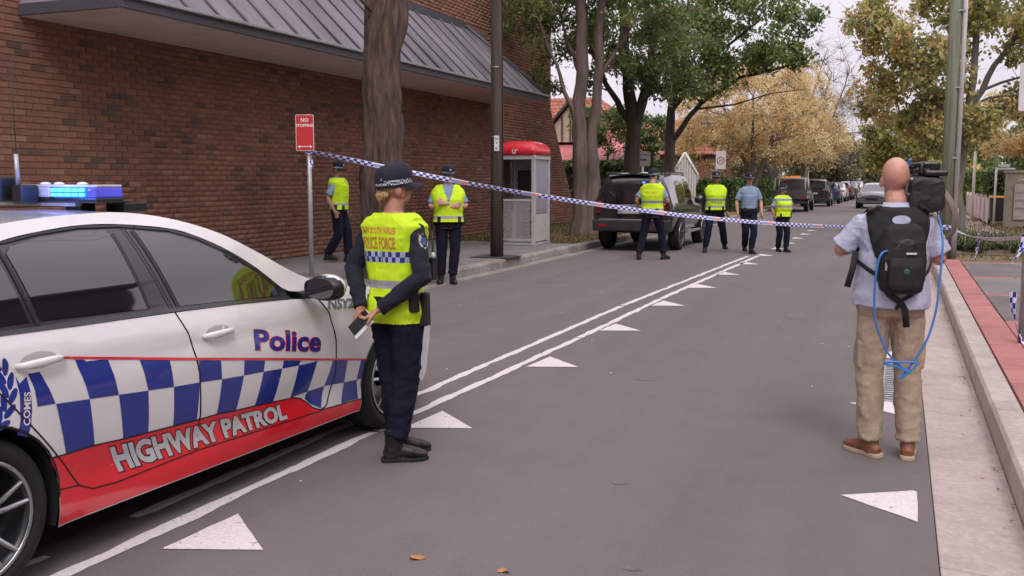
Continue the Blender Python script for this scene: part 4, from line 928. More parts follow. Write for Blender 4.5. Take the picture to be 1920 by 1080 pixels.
def ribbon(name, pts, w, twist, parent=None, u0=0, nrm=None, sub=14):
    P = [Vector(p) for p in pts]; fine = []
    for i in range(len(P)-1):
        for k in range(sub): fine.append(P[i].lerp(P[i+1], k/sub))
    fine.append(P[-1]); vs = []; U = []; Vv = []; L = u0
    for i, p in enumerate(fine):
        tg = (fine[min(i+1, len(fine)-1)]-fine[max(i-1, 0)]).normalized(); up = Vector((0, 0, 1)) if abs(tg.z) < .8 else Vector((1, 0, 0)); up = (up-tg*up.dot(tg)).normalized()
        a = twist(i/(len(fine)-1)); d = Matrix.Rotation(a, 3, tg) @ up; q = tg.cross(d)
        for j in range(5):
            s = j/4-.5; vs.append(p+d*(w*s)+q*(.006*math.cos(s*math.pi*1.0)+.003*math.sin(L*9))); U.append(L); Vv.append(j/4)
        if i < len(fine)-1: L += (fine[i+1]-p).length
    b = MB(); n = len(fine); b.add(vs, [(i*5+j, i*5+j+1, (i+1)*5+j+1, (i+1)*5+j) for i in range(n-1) for j in range(4)], 0, True); me = b.mesh(name, tape_m)
    for nm, arr in (('tu', U), ('tv', Vv)): at = me.attributes.new(nm, 'FLOAT', 'POINT'); at.data.foreach_set('value', arr)
    o = bpy.data.objects.new(name, me); COL.objects.link(o); o.parent = parent; return o
A, B = Vector((-7.06, 10.58, 2.005)), Vector((.72, 19.92, .74))
pts = [A.lerp(B, t)+Vector((0, 0, -.30*4*t*(1-t))) for t in np.linspace(0, 1, 40)]
tw = lambda s: .3*math.sin(s*9)+(.9*max(0, 1-s*3))*math.cos(s*26)
o = ribbon('police_tape', pts, .062, tw, sub=4); tag(o, 'long blue and white checked police tape strung from the red sign across the road', 'barrier tape')
for dz in (-.02, .03):
    pp = [(-7.09+.04*math.cos(a), 10.62+.04*math.sin(a), 1.995+dz+.01*math.sin(3*a)) for a in np.linspace(0, 6.5, 16)]; ribbon('knot', pp, .05, lambda s: .3, o, sub=2)
pp = [(.83+.125*math.cos(a), 20.05+.125*math.sin(a), .74+.01*math.sin(3*a)) for a in np.linspace(0, 6.4, 20)]; ribbon('knot', pp, .085, lambda s: .1, o, sub=2)
ribbon('tail', [(-7.05, 10.57, 1.98), (-7.0, 10.55, 1.9), (-7.01, 10.54, 1.83), (-6.98, 10.53, 1.78)], .045, lambda s: s*4, o, sub=6)
C2, D2_ = Vector((.95, 19.93, .74)), Vector((1.08, 9.80, 1.13))
pts = [C2.lerp(D2_, t)+Vector((0, 0, -.10*4*t*(1-t))) for t in np.linspace(0, 1, 26)]
o2 = ribbon('police_tape', pts, .07, lambda s: 1.15+.3*math.sin(s*7), sub=4); tag(o2, 'shorter length of checked police tape from the timber pole to the steel post', 'barrier tape')
q0 = C2.lerp(D2_, .55); q0.z -= .09
ribbon('tail', [q0+Vector((0, 0, .06)), q0+Vector((.0, .02, -.04)), q0+Vector((-.02, 0, -.15)), q0+Vector((-.04, .02, -.3))], .04, lambda s: s*9, o2, sub=7)
pp = [(1.09+.036*math.cos(a), 9.82+.036*math.sin(a), 1.13-.004*a) for a in np.linspace(0, 12.4, 30)]; ribbon('knot', pp, .075, lambda s: .25, o2, sub=2)
ribbon('tail', [(1.07, 9.78, 1.12), (1.05, 9.76, 1.02), (1.0, 9.74, .93), (.97, 9.73, .87)], .07, lambda s: .6+s, o2, sub=6)
o3 = ribbon('police_tape', [(.995, 9.75, .62), (1.0, 9.74, .5), (1.02, 9.75, .38), (1.05, 9.77, .27), (1.10, 9.77, .17), (1.16, 9.76, .155)], .07, lambda s: .5+2*s, sub=6); tag(o3, 'loose tail of police tape trailing down the foot of the steel post', 'barrier tape')

# ================================================================== VEHICLES
glass_m = mat('side_glass', (.012, .012, .014), .03, var=0, coat=1.0, rvar=0, spec=1.0)
def make_wheel(parent, x, y, r=.335, w=.24, rim=.245, style='spokes', side=1, tyre=rubber, spoke_m=chrome):
    "wheel with its outside face towards +x*side"
    wt = MB(); s = side; prof = [(rim-.02, -w/2), (r-.035, -w/2), (r-.012, -w/2+.02), (r, -w/2+.05), (r, w/2-.05), (r-.012, w/2-.02), (r-.04, w/2), (rim+.012, w/2-.004), (rim-.004, w/2-.02)]
    wt.lathe((0, 0, 0), [(a, b*s) for a, b in prof], 'x', 48)
    root = wt.build('wheel', tyre, parent); root.location = (x-s*w/2, y, r)
    b = MB(); b.lathe((0, 0, 0), [(rim-.004, s*(w/2-.006)), (rim-.016, s*(w/2-.004)), (rim-.02, s*(w/2-.05)), (rim-.03, -s*w/2*.4), (.05, -s*w/2*.4)], 'x', 48); b.build('rim', alloy_dk, root)
    b = MB(); b.lathe((0, 0, 0), [(rim-.002, s*(w/2-.010)), (rim, s*(w/2-.001)), (rim-.013, s*(w/2+.001)), (rim-.016, s*(w/2-.008))], 'x', 48); b.build('rim_lip', spoke_m, root)
    b = MB(); b.lathe((0, 0, 0), [(.165, 0), (.165, s*.012), (.06, s*.012)], 'x', 32); b.build('brake_disc', galv, root)
    n = 5
    for k in range(n):
        for d in (-.17, .17) if style == 'spokes' else (0,):
            a = 2*math.pi*k/n+.3; a0, a1 = a+d*.35, a+d*1.1
            p0 = Vector((s*(w/2-.035), .045*math.cos(a0), .045*math.sin(a0))); p1 = Vector((s*(w/2-.012), (rim-.012)*math.cos(a1), (rim-.012)*math.sin(a1)))
            b = MB(); wd_ = (.011 if style == 'spokes' else .028); b.tube([p0, p0.lerp(p1, .5)+Vector((s*.008, 0, 0)), p1], [(.010, wd_*1.25), (.009, wd_), (.010, wd_*.9)], 6, up=(1, 0, 0), smooth=False); b.build('spoke', spoke_m, root)
    b = MB(); b.lathe((0, 0, 0), [(.0, s*(w/2-.016)), (.032, s*(w/2-.018)), (.038, s*(w/2-.03))], 'x', 20); b.build('hub_cap', alloy_dk, root)
    return root
PHC = R_(2.6)
pc = thing('police_car', 'white highway patrol police sedan, blue checks, red lower band, blue roof light lit', 'police car', (-4.095, 2.541, 0), -PHC)
PY = [-1.10, -1.0, -.8, -.4, 0.2, 1.2, 2.4, 3.0, 3.35, 3.6, 3.75, 3.84]; PW = [.62, .76, .86, .915, .93, .932, .93, .915, .885, .82, .70, .45]
ZZ = [.18, .26, .34, .45, .58, .70, .80, .86, .92, .98, 1.05, 1.15, 1.25, 1.35, 1.42, 1.48]; ZD = [.045, .028, .03, .018, .004, 0, .002, .008, .024, .05, .080, .108, .145, .192, .235, .29]
_zs = np.linspace(.15, 1.5, 120); _zd = np.interp(_zs, ZZ, ZD); _k = np.ones(7)/7; _zd2 = np.convolve(np.pad(_zd, 3, 'edge'), _k, 'valid')
_ys = np.linspace(-1.2, 3.9, 260); _pw = np.convolve(np.pad(np.interp(_ys, PY, PW), 6, 'edge'), np.ones(13)/13, 'valid')
def smooth01(t): t = max(0, min(1, t)); return t*t*(3-2*t)
def W(y, z):
    w = float(np.interp(y, _ys, _pw)-np.interp(z, _zs, _zd2))
    # shoulder crease: flank hollows just under it, and a low scallop on the doors
    cz = .905-.02*(y-.3)
    if z < cz: w -= .012*math.exp(-((cz-.045-z)/.05)**2)*smooth01((2.9-y)/.5)
    w -= .010*math.exp(-((z-.40)/.06)**2)*smooth01((y-.3)/.4)*smooth01((2.5-y)/.4)
    for c in (0, 2.975):   # flared arches
        r = math.hypot(y-c, z-.34); w += .012*math.exp(-((r-.37)/.05)**2)*(1 if z < .9 else 0)
    return w
def sd(s, off=0.0): return lambda y, z: (s*(W(y, z)+off), y, z)
def panel(name, poly, m, off=0.0, parent=None, step=.045, sides=(1, -1)):
    out = []
    for s in sides:
        v, f = region(poly, sd(s, off), step)
        b = MB(); b.add(v, f if s > 0 else [g_[::-1] for g_ in f], 0, True); o = b.build(name, m, parent or pc, recalc=False); out.append(o)
    return out
def arc(c, r, a0, a1, n=16): return [(c+r*math.cos(R_(a0+(a1-a0)*k/n)), .34+r*math.sin(R_(a0+(a1-a0)*k/n))) for k in range(n+1)]
RT = [(-.45, 1.27), (-.12, 1.378), (.15, 1.425), (.36, 1.452), (.524, 1.467), (.722, 1.478), (1.0, 1.480), (1.28, 1.443), (1.56, 1.362), (1.805, 1.245), (2.054, 1.117), (2.30, 1.025)]
GT = [(-.38, 1.10), (-.15, 1.235), (.07, 1.325), (.317, 1.386), (.499, 1.413), (.735, 1.432), (.966, 1.427), (1.251, 1.395), (1.41, 1.348), (1.585, 1.27), (1.763, 1.162), (1.954, 1.017)]
def cat2(P, n=5):
    P = [Vector(p) for p in P]; out = []
    for i in range(len(P)-1):
        p0, p1, p2, p3 = P[max(i-1, 0)], P[i], P[i+1], P[min(i+2, len(P)-1)]
        for q in range(n): t = q/n; out.append(.5*((2*p1)+(p2-p0)*t+(2*p0-5*p1+4*p2-p3)*t*t+(3*p1-p0-3*p2+p3)*t**3))
    return [tuple(p) for p in out]+[tuple(P[-1])]
rdoor = [(-.02, 1.026), (.05, .93), (.12, .824), (.247, .658), (.399, .462), (.483, .349), (.551, .316), (.681, .306), (1.155, .32), (1.17, .36), (1.189, .486), (1.18, .701), (1.15, .862), (1.097, 1.004), (.56, 1.016), (.19, 1.026)]
fdoor = [(1.105, 1.004), (1.158, .862), (1.188, .701), (1.197, .486), (1.178, .36), (1.19, .321), (2.19, .291), (2.254, .315), (2.30, .42), (2.326, .488), (2.322, .683), (2.285, .846), (2.19, .952), (1.92, .974), (1.54, .992)]
RD = panel('door', rdoor, white_car); FD = panel('door', fdoor, white_car)
panel('rear_quarter', [(-.03, 1.026), (.042, .93), (.112, .824), (.239, .658), (.392, .462), (.445, .385)]+arc(0, .366, 5, 180)+[(-.42, .25), (-.9, .28), (-1.0, .5), (-.99, .9), (-.95, 1.01), (-.75, 1.12), (-.45, 1.27), (-.385, 1.10), (-.45, 1.05)], white_car)
panel('sill', [(.366, .20), (2.612, .195), (2.62, .262), (2.2, .284), (1.18, .313), (.681, .299), (.551, .308), (.475, .343), (.44, .378), (.372, .37), (.368, .30)], white_car)
panel('front_fender', [(2.205, .288), (2.262, .312), (2.308, .42), (2.334, .488), (2.33, .683), (2.293, .85), (2.20, .96), (2.31, 1.02), (2.6, .978), (3.0, .932), (3.3, .88), (3.52, .82), (3.52, .45), (3.42, .32)]+arc(2.975, .366, 0, 176)+[(2.616, .266)], white_car)
RT = cat2(RT); GT = cat2(GT)
panel('roof_rail', RT+[(2.2, .985), (1.975, 1.016)]+GT[::-1][1:], white_car)
panel('window_surround', [(-.44, 1.05)]+GT+[(1.96, .992), (1.92, .982), (1.54, 1.0), (1.08, 1.014), (.56, 1.024), (.19, 1.034)], trim_blk, -.008)
def off_line(pts, w):
    P = [Vector(p) for p in pts]; L, Rr = [], []
    for i, p in enumerate(P):
        t = (P[min(i+1, len(P)-1)]-P[max(i-1, 0)]).normalized(); n = Vector((-t.y, t.x)); L.append(p+n*w/2); Rr.append(p-n*w/2)
    return [tuple(q) for q in L]+[tuple(q) for q in reversed(Rr)]
def seam(name, pts, w, m, off=.0035, sides=(1,), parent=None):
    return panel(name, off_line(pts, w), m, off, step=.022, sides=sides, parent=parent)
seam('window_strip', [(-.44, 1.045), (.19, 1.036), (.56, 1.026), (1.08, 1.018), (1.54, 1.003), (1.96, .983)], .018, trim_blk, .004, (1, -1))
for poly in ([(.383, 1.058), (.322, 1.335), (.35, 1.362), (.499, 1.388), (.70, 1.405), (.86, 1.405), (.882, 1.37), (.948, 1.04)],
             [(1.150, 1.03), (1.030, 1.396), (1.235, 1.368), (1.395, 1.32), (1.56, 1.247), (1.735, 1.147), (1.89, 1.035), (1.905, 1.0)],
             [(-.40, 1.062), (.33, 1.06), (.268, 1.342), (.07, 1.295), (-.15, 1.2), (-.33, 1.10)]): panel('side_window', poly, glass_m, -.003)
for pts in ([(.36, 1.05), (.295, 1.36)], [(.958, 1.04), (.893, 1.39)], [(1.140, 1.03), (1.018, 1.40)]): seam('window_channel', pts, .012, black_pl, .001, (1, -1))
seam('window_channel', [(1.098, 1.014), (1.03, 1.22), (.964, 1.42)], .006, dark_in, .0012, (1, -1))
seam('window_channel', [(.32, 1.380), (.499, 1.407), (.735, 1.426), (.966, 1.421), (1.251, 1.389), (1.41, 1.342), (1.585, 1.264), (1.763, 1.156), (1.935, 1.02)], .009, black_pl, .003, (1, -1))
# tops
def grid(name, rows, m, parent=pc, thick=0):
    b = MB(); n = len(rows[0]); vs = [v for r in rows for v in r]
    b.add(vs, [(i*n+j, i*n+j+1, (i+1)*n+j+1, (i+1)*n+j) for i in range(len(rows)-1) for j in range(n-1)], 0, True); o = b.build(name, m, parent)
    return o
def edgez(y): return float(np.interp(y, [2.31, 2.6, 3.0, 3.3, 3.52, 3.72], [1.02, .978, .932, .88, .82, .70]))
rows = []
for y in np.linspace(2.30, 3.70, 22):
    ze = edgez(y); we = W(y, ze)-.003; f = smooth01((y-2.2)/.25)*(1-.6*smooth01((y-3.3)/.4)); row = []
    for t in np.linspace(-1, 1, 33):
        bul = .052*(1-abs(t)**2.2)*f + .010*math.exp(-((abs(t)-.62)/.1)**2)*f
        row.append((t*we, y+(.16*(1-t*t) if y < 2.35 else .10*(1-t*t)*smooth01((y-3.3)/.3)), ze+bul-.012*abs(t)**8))
    rows.append(row)
grid('bonnet', rows, white_car)
def rz(y): return float(np.interp(y, [p[0] for p in RT], [p[1] for p in RT]))
rows = []
for y in np.linspace(-.35, 1.42, 26):
    z = rz(y); w = W(y, z)-.002; rows.append([(t*w, y+(.10*(1-t*t))*((y-.5)/.9), z+.010*(1-abs(t)**2.4)) for t in np.linspace(-1, 1, 25)])
grid('roof', rows, white_car)
grid('windscreen', [[(t*(W(y, z)-.01), y+.1*(1-t*t)+.08*(1-t*t)*k, z+.010*(1-abs(t)**2.4)*(1+k*1.2)) for t in np.linspace(-1, 1, 21)] for k, y, z in [(a, 1.43+.87*a, rz(1.43+.87*a)) for a in np.linspace(0, 1, 10)]], glass_m)
grid('rear_window', [[(t*(W(y, z)-.01), y-.1*(1-t*t), z+.010*(1-abs(t)**2.4)) for t in np.linspace(-1, 1, 21)] for y, z in [(-.36-.5*a, float(np.interp(-.36-.5*a, [-.95, -.75, -.45, -.1], [1.03, 1.12, 1.27, 1.375]))) for a in np.linspace(0, 1, 8)]], glass_m)
grid('boot_lid', [[(t*(W(max(y, -.99), 1.0)-.03), y-.09*(1-t*t), z+.03*(1-t*t)) for t in np.linspace(-1, 1, 17)] for y, z in [(-.84, 1.075), (-.92, 1.06), (-1.0, 1.05), (-1.06, 1.03)]], white_car)
def bumper(name, ysgn):
    rows = []
    for z in np.linspace(.20, .80 if ysgn > 0 else 1.04, 14):
        row = []
        for t in np.linspace(-1, 1, 29):
            a = t*math.pi/2; xx = math.copysign(abs(math.sin(a))**.75, t)
            if ysgn > 0: yy = 3.50+.34*abs(math.cos(a))**.55-.10*((z-.5)/.3)**2*.5; ww = W(3.50, min(z, .8))
            else: yy = -.93-.17*abs(math.cos(a))**.55+.02*((z-.6)/.4)**2; ww = W(-.93, min(z, .95))
            row.append((xx*ww, yy, z))
        rows.append(row)
    return grid(name, rows, white_car)
fb = bumper('front_bumper', 1); rbp = bumper('rear_bumper', -1)
for s in (-1, 1):
    b = MB(); b.ell((s*.62, 3.64, .70), (.20, .12, .07)); b.build('headlight', mat('lamp_glass', (.35, .36, .38), .08, spec=.8), pc)
    b = MB(); b.ell((s*.66, -1.02, .88), (.20, .08, .07)); b.build('tail_light', mat('red_lamp', (.35, .01, .015), .15), pc)
    b = MB(); b.ell((s*.16, 3.83, .62), (.13, .03, .10)); b.build('grille', black_pl, pc)
b = MB(); b.box((0, 3.80, .32), (1.1, .06, .14)); b.build('air_intake', black_pl, pc)
b = MB(); b.box((0, 1.4, .45), (1.30, 4.6, .45)); b.box((0, 1.48, .62), (1.74, 2.0, .70)); b.box((0, .8, 1.08), (1.2, 1.2, .25)); b.box((0, -.72, .6), (1.4, .5, .6)); b.box((0, 3.2, .62), (1.2, .6, .3)); b.build('underbody', dark_in, pc)
for c in (0, 2.975):
    for s in (-1, 1):
        b = MB(); rr = [[(s*x, y, z) for y, z in arc(c, .372, -20, 200, 22)] for x in (.60, W(c+.37, .34)-.01)]; b.rings(rr, 0, True, False, closed=False); b.build('wheel_arch', dark_in, pc)
        make_wheel(pc, s*.915, c, side=s)
seam('arch_lip', arc(0, .369, 0, 178), .010, black_pl, .003, (1,)); seam('arch_lip', arc(2.975, .369, 2, 178), .010, black_pl, .003, (1,))
# livery on the right flank
red = [(.318, .51), (.406, .504), (.553, .503), (.711, .491), (.858, .485), (1.014, .477), (1.17, .47), (1.312, .467), (1.456, .454), (1.607, .446), (1.759, .434), (1.85, .427), (1.94, .420), (2.01, .400), (2.07, .365), (2.12, .325), (2.17, .303), (2.216, .293), (2.407, .281), (2.61, .274), (2.612, .20), (.368, .205), (.372, .32), (.355, .43)]
panel('red_band', red, red_vinyl, .0012, sides=(1,), step=.035)
seam('band_edge', red[:20], .007, black_pl, .0024)
top_y = [.486, .654, .824, .998, 1.184, 1.336, 1.51, 1.674, 1.832, 1.984, 2.14, 2.299, 2.453, 2.602, 2.691]
def redline(y): return .894-.174*(y-.486)
top = [(y, redline(y)-.008) for y in top_y]
mid = [(.363, .726), (.53, .711), (.686, .697), (.855, .682), (1.013, .668), (1.182, .656), (1.34, .642), (1.504, .630), (1.661, .621), (1.818, .610), (1.965, .601), (2.104, .595)]
bot = [(.406, .504), (.553, .503), (.711, .491), (.858, .485), (1.014, .477), (1.17, .47), (1.312, .467), (1.456, .454), (1.607, .446), (1.759, .434), (1.914, .424), (2.07, .429), (2.23, .429), (2.431, .412), (2.564, .403), (2.665, .398)]
def dn(p, q): return [p, q]
for i in (0, 2, 4, 6, 8): panel('blue_check', [top[i], top[i+1], mid[i+2], mid[i+1]], blue_vinyl, .0014, sides=(1,), step=.04)
panel('blue_check', [top[10-1+1-1], top[10], (2.104, .600), mid[10]], blue_vinyl, .0014, sides=(1,)) if False else None
panel('blue_check', [(.259, .868), (.312, .866), (.36, .727), (.275, .734), (.272, .80)], blue_vinyl, .0014, sides=(1,), step=.04)
for i in (0, 2, 4, 6, 8): panel('blue_check', [mid[i], mid[i+1], bot[i+1], bot[i]], blue_vinyl, .0014, sides=(1,), step=.04)
panel('blue_check', [mid[10], mid[11], (2.14, .600), bot[11], bot[10]], blue_vinyl, .0014, sides=(1,), step=.04)
panel('blue_check', [(2.299, .574), (2.453, .547), bot[13], bot[12]], blue_vinyl, .0014, sides=(1,), step=.04)
panel('blue_check', [(2.60, .522), (2.66, .511), (2.638, .47), (2.622, .405), bot[14]], blue_vinyl, .0014, sides=(1,), step=.04)
panel('blue_check', [bot[11], bot[12], (2.20, .302), (2.10, .352), (2.05, .39)], blue_vinyl, .0014, sides=(1,), step=.03)
panel('blue_check', [bot[13], bot[14], (2.58, .282), (2.407, .287)], blue_vinyl, .0014, sides=(1,), step=.03)
seam('red_pinstripe', [(.43, .904), (.6, .874), (.937, .815), (1.687, .686), (2.2, .596), (2.65, .518)], .010, red_vinyl, .0042)
for pts in ([(-.025, 1.024), (.046, .93), (.116, .824), (.243, .658), (.395, .462), (.479, .346), (.547, .312), (.681, .302), (1.17, .316), (2.2, .288), (2.258, .313), (2.304, .42), (2.330, .488), (2.326, .683), (2.289, .848), (2.195, .958)], [(1.101, 1.004), (1.154, .862), (1.184, .701), (1.193, .486), (1.174, .36), (1.172, .318)]):
    seam('door_seam', pts, .006, dark_in, .003, (1, -1))
seam('sill_crease', [(.372, .362), (.44, .352), (.485, .346)], .006, black_pl, .003)
def warp(name, s, quad, m, off, bold=.02, grow=0.0):
    "text laid into a quad (BL, BR, TR, TL) on the car's flank"
    vs, fs, w = text2d(s, bold, maxe=.2); q = [Vector(p) for p in quad]; out = []
    for x, y in vs:
        u = x/w; p = q[0].lerp(q[1], u).lerp(q[3].lerp(q[2], u), y); out.append((W(p.x, p.y)+off, p.x, p.y))
    b = MB(); b.add(out, fs, 0); return b.build(name, m, pc, recalc=False)
PQ = [(1.596, .752), (2.168, .650), (2.190, .766), (1.609, .857)]
warp('lettering', 'Police', PQ, red_vinyl, .0016, bold=.046); warp('lettering', 'Police', PQ, blue_vinyl, .0026, bold=.026)
HQ = [(.69, .352), (1.885, .318), (1.863, .402), (.635, .471)]
warp('lettering', 'HIGHWAY PATROL', HQ, black_pl, .0030, bold=.085); warp('lettering', 'HIGHWAY PATROL', HQ, silver_txt, .0040, bold=.05)
warp('lettering', 'NSY2', [(2.275, .884), (2.533, .858), (2.556, .912), (2.295, .938)], mat('grey_vinyl', (.12, .12, .13), .4), .002, bold=.035)
panel('crest_ribbon', [(.203, .872), (.213, .838), (.250, .858), (.252, .80), (.250, .723), (.236, .668), (.214, .625), (.170, .645), (.192, .70), (.202, .786)], blue_vinyl, .0014, sides=(1,), step=.03)
vs, fs, w = text2d('COMES', .02); b = MB(); out = []
for x, y in vs:
    u = x/w; a = Vector((.200, .668)).lerp(Vector((.240, .80)), 0) ; p0 = Vector((.215, .672)).lerp(Vector((.236, .80)), u); out.append((W(p0.x, p0.y)+.0028, p0.x-(y-.5)*.030+.0, p0.y+.004*(y-.5)))
b.add(out, fs, 0); b.build('lettering', white_car, pc, recalc=False)
cy, cz_ = -.06, .84           # laurel crest on the rear quarter
for k in range(26):
    a = R_(-100+200*k/25); r = .205+(.022 if k % 2 else -.012); c_ = Vector((cy+r*math.cos(a)*1.05, cz_+r*math.sin(a)*.92)); t_ = Vector((-math.sin(a), math.cos(a))); n_ = Vector((math.cos(a), math.sin(a)))
    t_ = (t_+n_*(.5 if k % 2 else -.35)).normalized(); n2 = Vector((-t_.y, t_.x))
    poly = [tuple(c_+t_*(.036*math.cos(q))+n2*(.014*math.sin(q))) for q in np.linspace(0, 2*math.pi, 10, endpoint=False)]; panel('crest_leaf', poly, blue_vinyl, .0014, sides=(1,), step=.03)
seam('crest_ring', [(cy+.155*math.cos(R_(a)), cz_+.145*math.sin(R_(a))) for a in range(-90, 91, 12)], .016, blue_vinyl, .0014)
# handles, mirrors
for y0, y1, z0 in ((.205, .425, .905), (1.232, 1.452, .872)):
    for s in (1, -1):
        b = MB(); x = W((y0+y1)/2, z0); P = [(s*(W(y0, z0)+.004), y0, z0), (s*(x+.03), y0+.035, z0+.002), (s*(x+.036), (y0+y1)/2, z0+.005), (s*(x+.030), y1-.04, z0+.006), (s*(W(y1, z0)+.002), y1, z0+.006)]
        b.tube(P, [(.010, .008), (.017, .012), (.018, .012), (.016, .012), (.006, .006)], 10, up=(0, 0, 1)); hd = b.build('door_handle', white_car, (RD if y0 < 1 else FD)[0 if s > 0 else 1])
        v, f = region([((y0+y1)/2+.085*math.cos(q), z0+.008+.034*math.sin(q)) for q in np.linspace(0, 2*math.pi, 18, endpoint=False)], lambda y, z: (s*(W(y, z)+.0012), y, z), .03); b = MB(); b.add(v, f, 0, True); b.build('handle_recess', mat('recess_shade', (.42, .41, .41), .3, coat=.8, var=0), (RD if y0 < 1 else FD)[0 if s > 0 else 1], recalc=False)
for s in (1, -1):
    b = MB(); b.ell((s*1.035, 2.11, 1.035), (.112, .085, .072)); mi = b.build('wing_mirror', white_car, pc)
    b = MB(); b.ell((s*1.032, 2.095, 1.032), (.118, .072, .071), n=20); b.ell((s*1.03, 2.10, 1.0), (.112, .078, .045)); b.build('mirror_housing', black_pl, mi)
    b = MB(); pts = [(s*1.032+.098*math.cos(a)*abs(math.cos(a))**-.25, 2.022, 1.032+.056*math.sin(a)*abs(math.sin(a)+1e-6)**-.25) for a in np.linspace(.01, 2*math.pi+.01, 28, endpoint=False)]; b.add(pts, [tuple(range(28))]); b.build('mirror_glass', glass_m, mi)
    b = MB(); b.tube([(s*.86, 2.06, .985), (s*.96, 2.08, 1.0)], [(.02, .03), (.02, .03)], 8); b.build('mirror_arm', black_pl, mi)
# roof equipment
b = MB(); b.box((0, 1.0, 1.572), (1.20, .16, .026)); lb = b.build('light_bar', black_pl, pc, bev=.008)
lens_clear = mat('lens_clear', (.42, .42, .46), .1, var=.05, spec=.8); lens_blue_dim = mat('lens_blue', (.10, .10, .55), .1, emit=(.10, .10, 1.0), estr=.35); lens_on = mat('lens_blue_lit', (.05, .2, .9), .2, emit=(.015, .10, 1.0), estr=1.6)  # the end lens is unlit but has a faint blue glow added to it
for x0, x1, m_ in ((-.60, -.23, lens_clear), (-.225, .295, lens_clear), (.305, .530, lens_on), (.535, .595, lens_blue_dim)):
    b = MB(); b.box(((x0+x1)/2, 1.0, 1.609), (x1-x0-.006, .166, .048)); b.build('lens', m_, lb, bev=.008)
for k in range(5):
    for j in range(2): b = MB(); b.box((.327+k*.046, .914, 1.598+j*.022), (.034, .006, .014)); b.build('lamp_cell', mat('lamp_core', (.2, .8, 1), .3, emit=(.02, .35, 1.0), estr=2.2), lb)
b = MB(); b.box((0, 1.0, 1.639), (1.19, .15, .012)); b.build('top_cover', mat('bar_cover', (.55, .54, .56), .35), lb, bev=.004)
b = MB(); b.box((-.05, .95, 1.552), (1.0, .05, .016)); b.build('cross_rail', galv, pc)
for x in (.40, -.40): b = MB(); b.box((x, 1.0, 1.53), (.10, .10, .08), taper=(1, .9)); b.box((x+.03*(1 if x > 0 else -1), 1.0, 1.49), (.13, .12, .02)); b.build('bar_bracket', black_pl, pc, bev=.008)
b = MB(); b.box((.53, 1.16, 1.535), (.13, .14, .045)); b.box((.49, 1.10, 1.562), (.18, .08, .012)); b.build('side_camera', black_pl, pc, bev=.008)
b = MB(); b.tube([(.50, 1.12, 1.53), (.50, 1.12, 1.485)], .02, 8); b.build('camera_mount', galv, pc)
b = MB(); b.box((.075, .84, 1.625), (.11, .12, .115)); b.box((.20, .86, 1.60), (.07, .10, .09)); b.build('plate_camera', black_pl, pc, bev=.01)
for x, h, r in ((.155, .16, .011), (.155, .62, .0025)): b = MB(); b.tube([(x, .86, 1.63), (x-.005, .86, 1.63+h)], r, 8); b.build('antenna', galv if r > .005 else black_pl, pc)
for x, y in ((.17, 1.0), (.24, 1.02), (.42, 1.0)): b = MB(); b.ell((x, y, 1.648), (.025, .025, .010)); b.build('bar_dome', off_white, pc)
pl_ = MB(); 
for c_ in pc.children:
    if c_.name.split('.')[0] in ('light_bar', 'cross_rail', 'plate_camera', 'antenna', 'side_camera', 'bar_bracket', 'bar_dome'): c_.location.z -= .036
# the lamp throws a blue glow on the wall and roof
ld = bpy.data.lights.new('beacon_glow', 'POINT'); ld.energy = 3; ld.color = (.12, .2, 1); ld.shadow_soft_size = .05; lo = bpy.data.objects.new('beacon_glow', ld); COL.objects.link(lo); lo.parent = lb; lo.location = (.42, .82, 1.66)

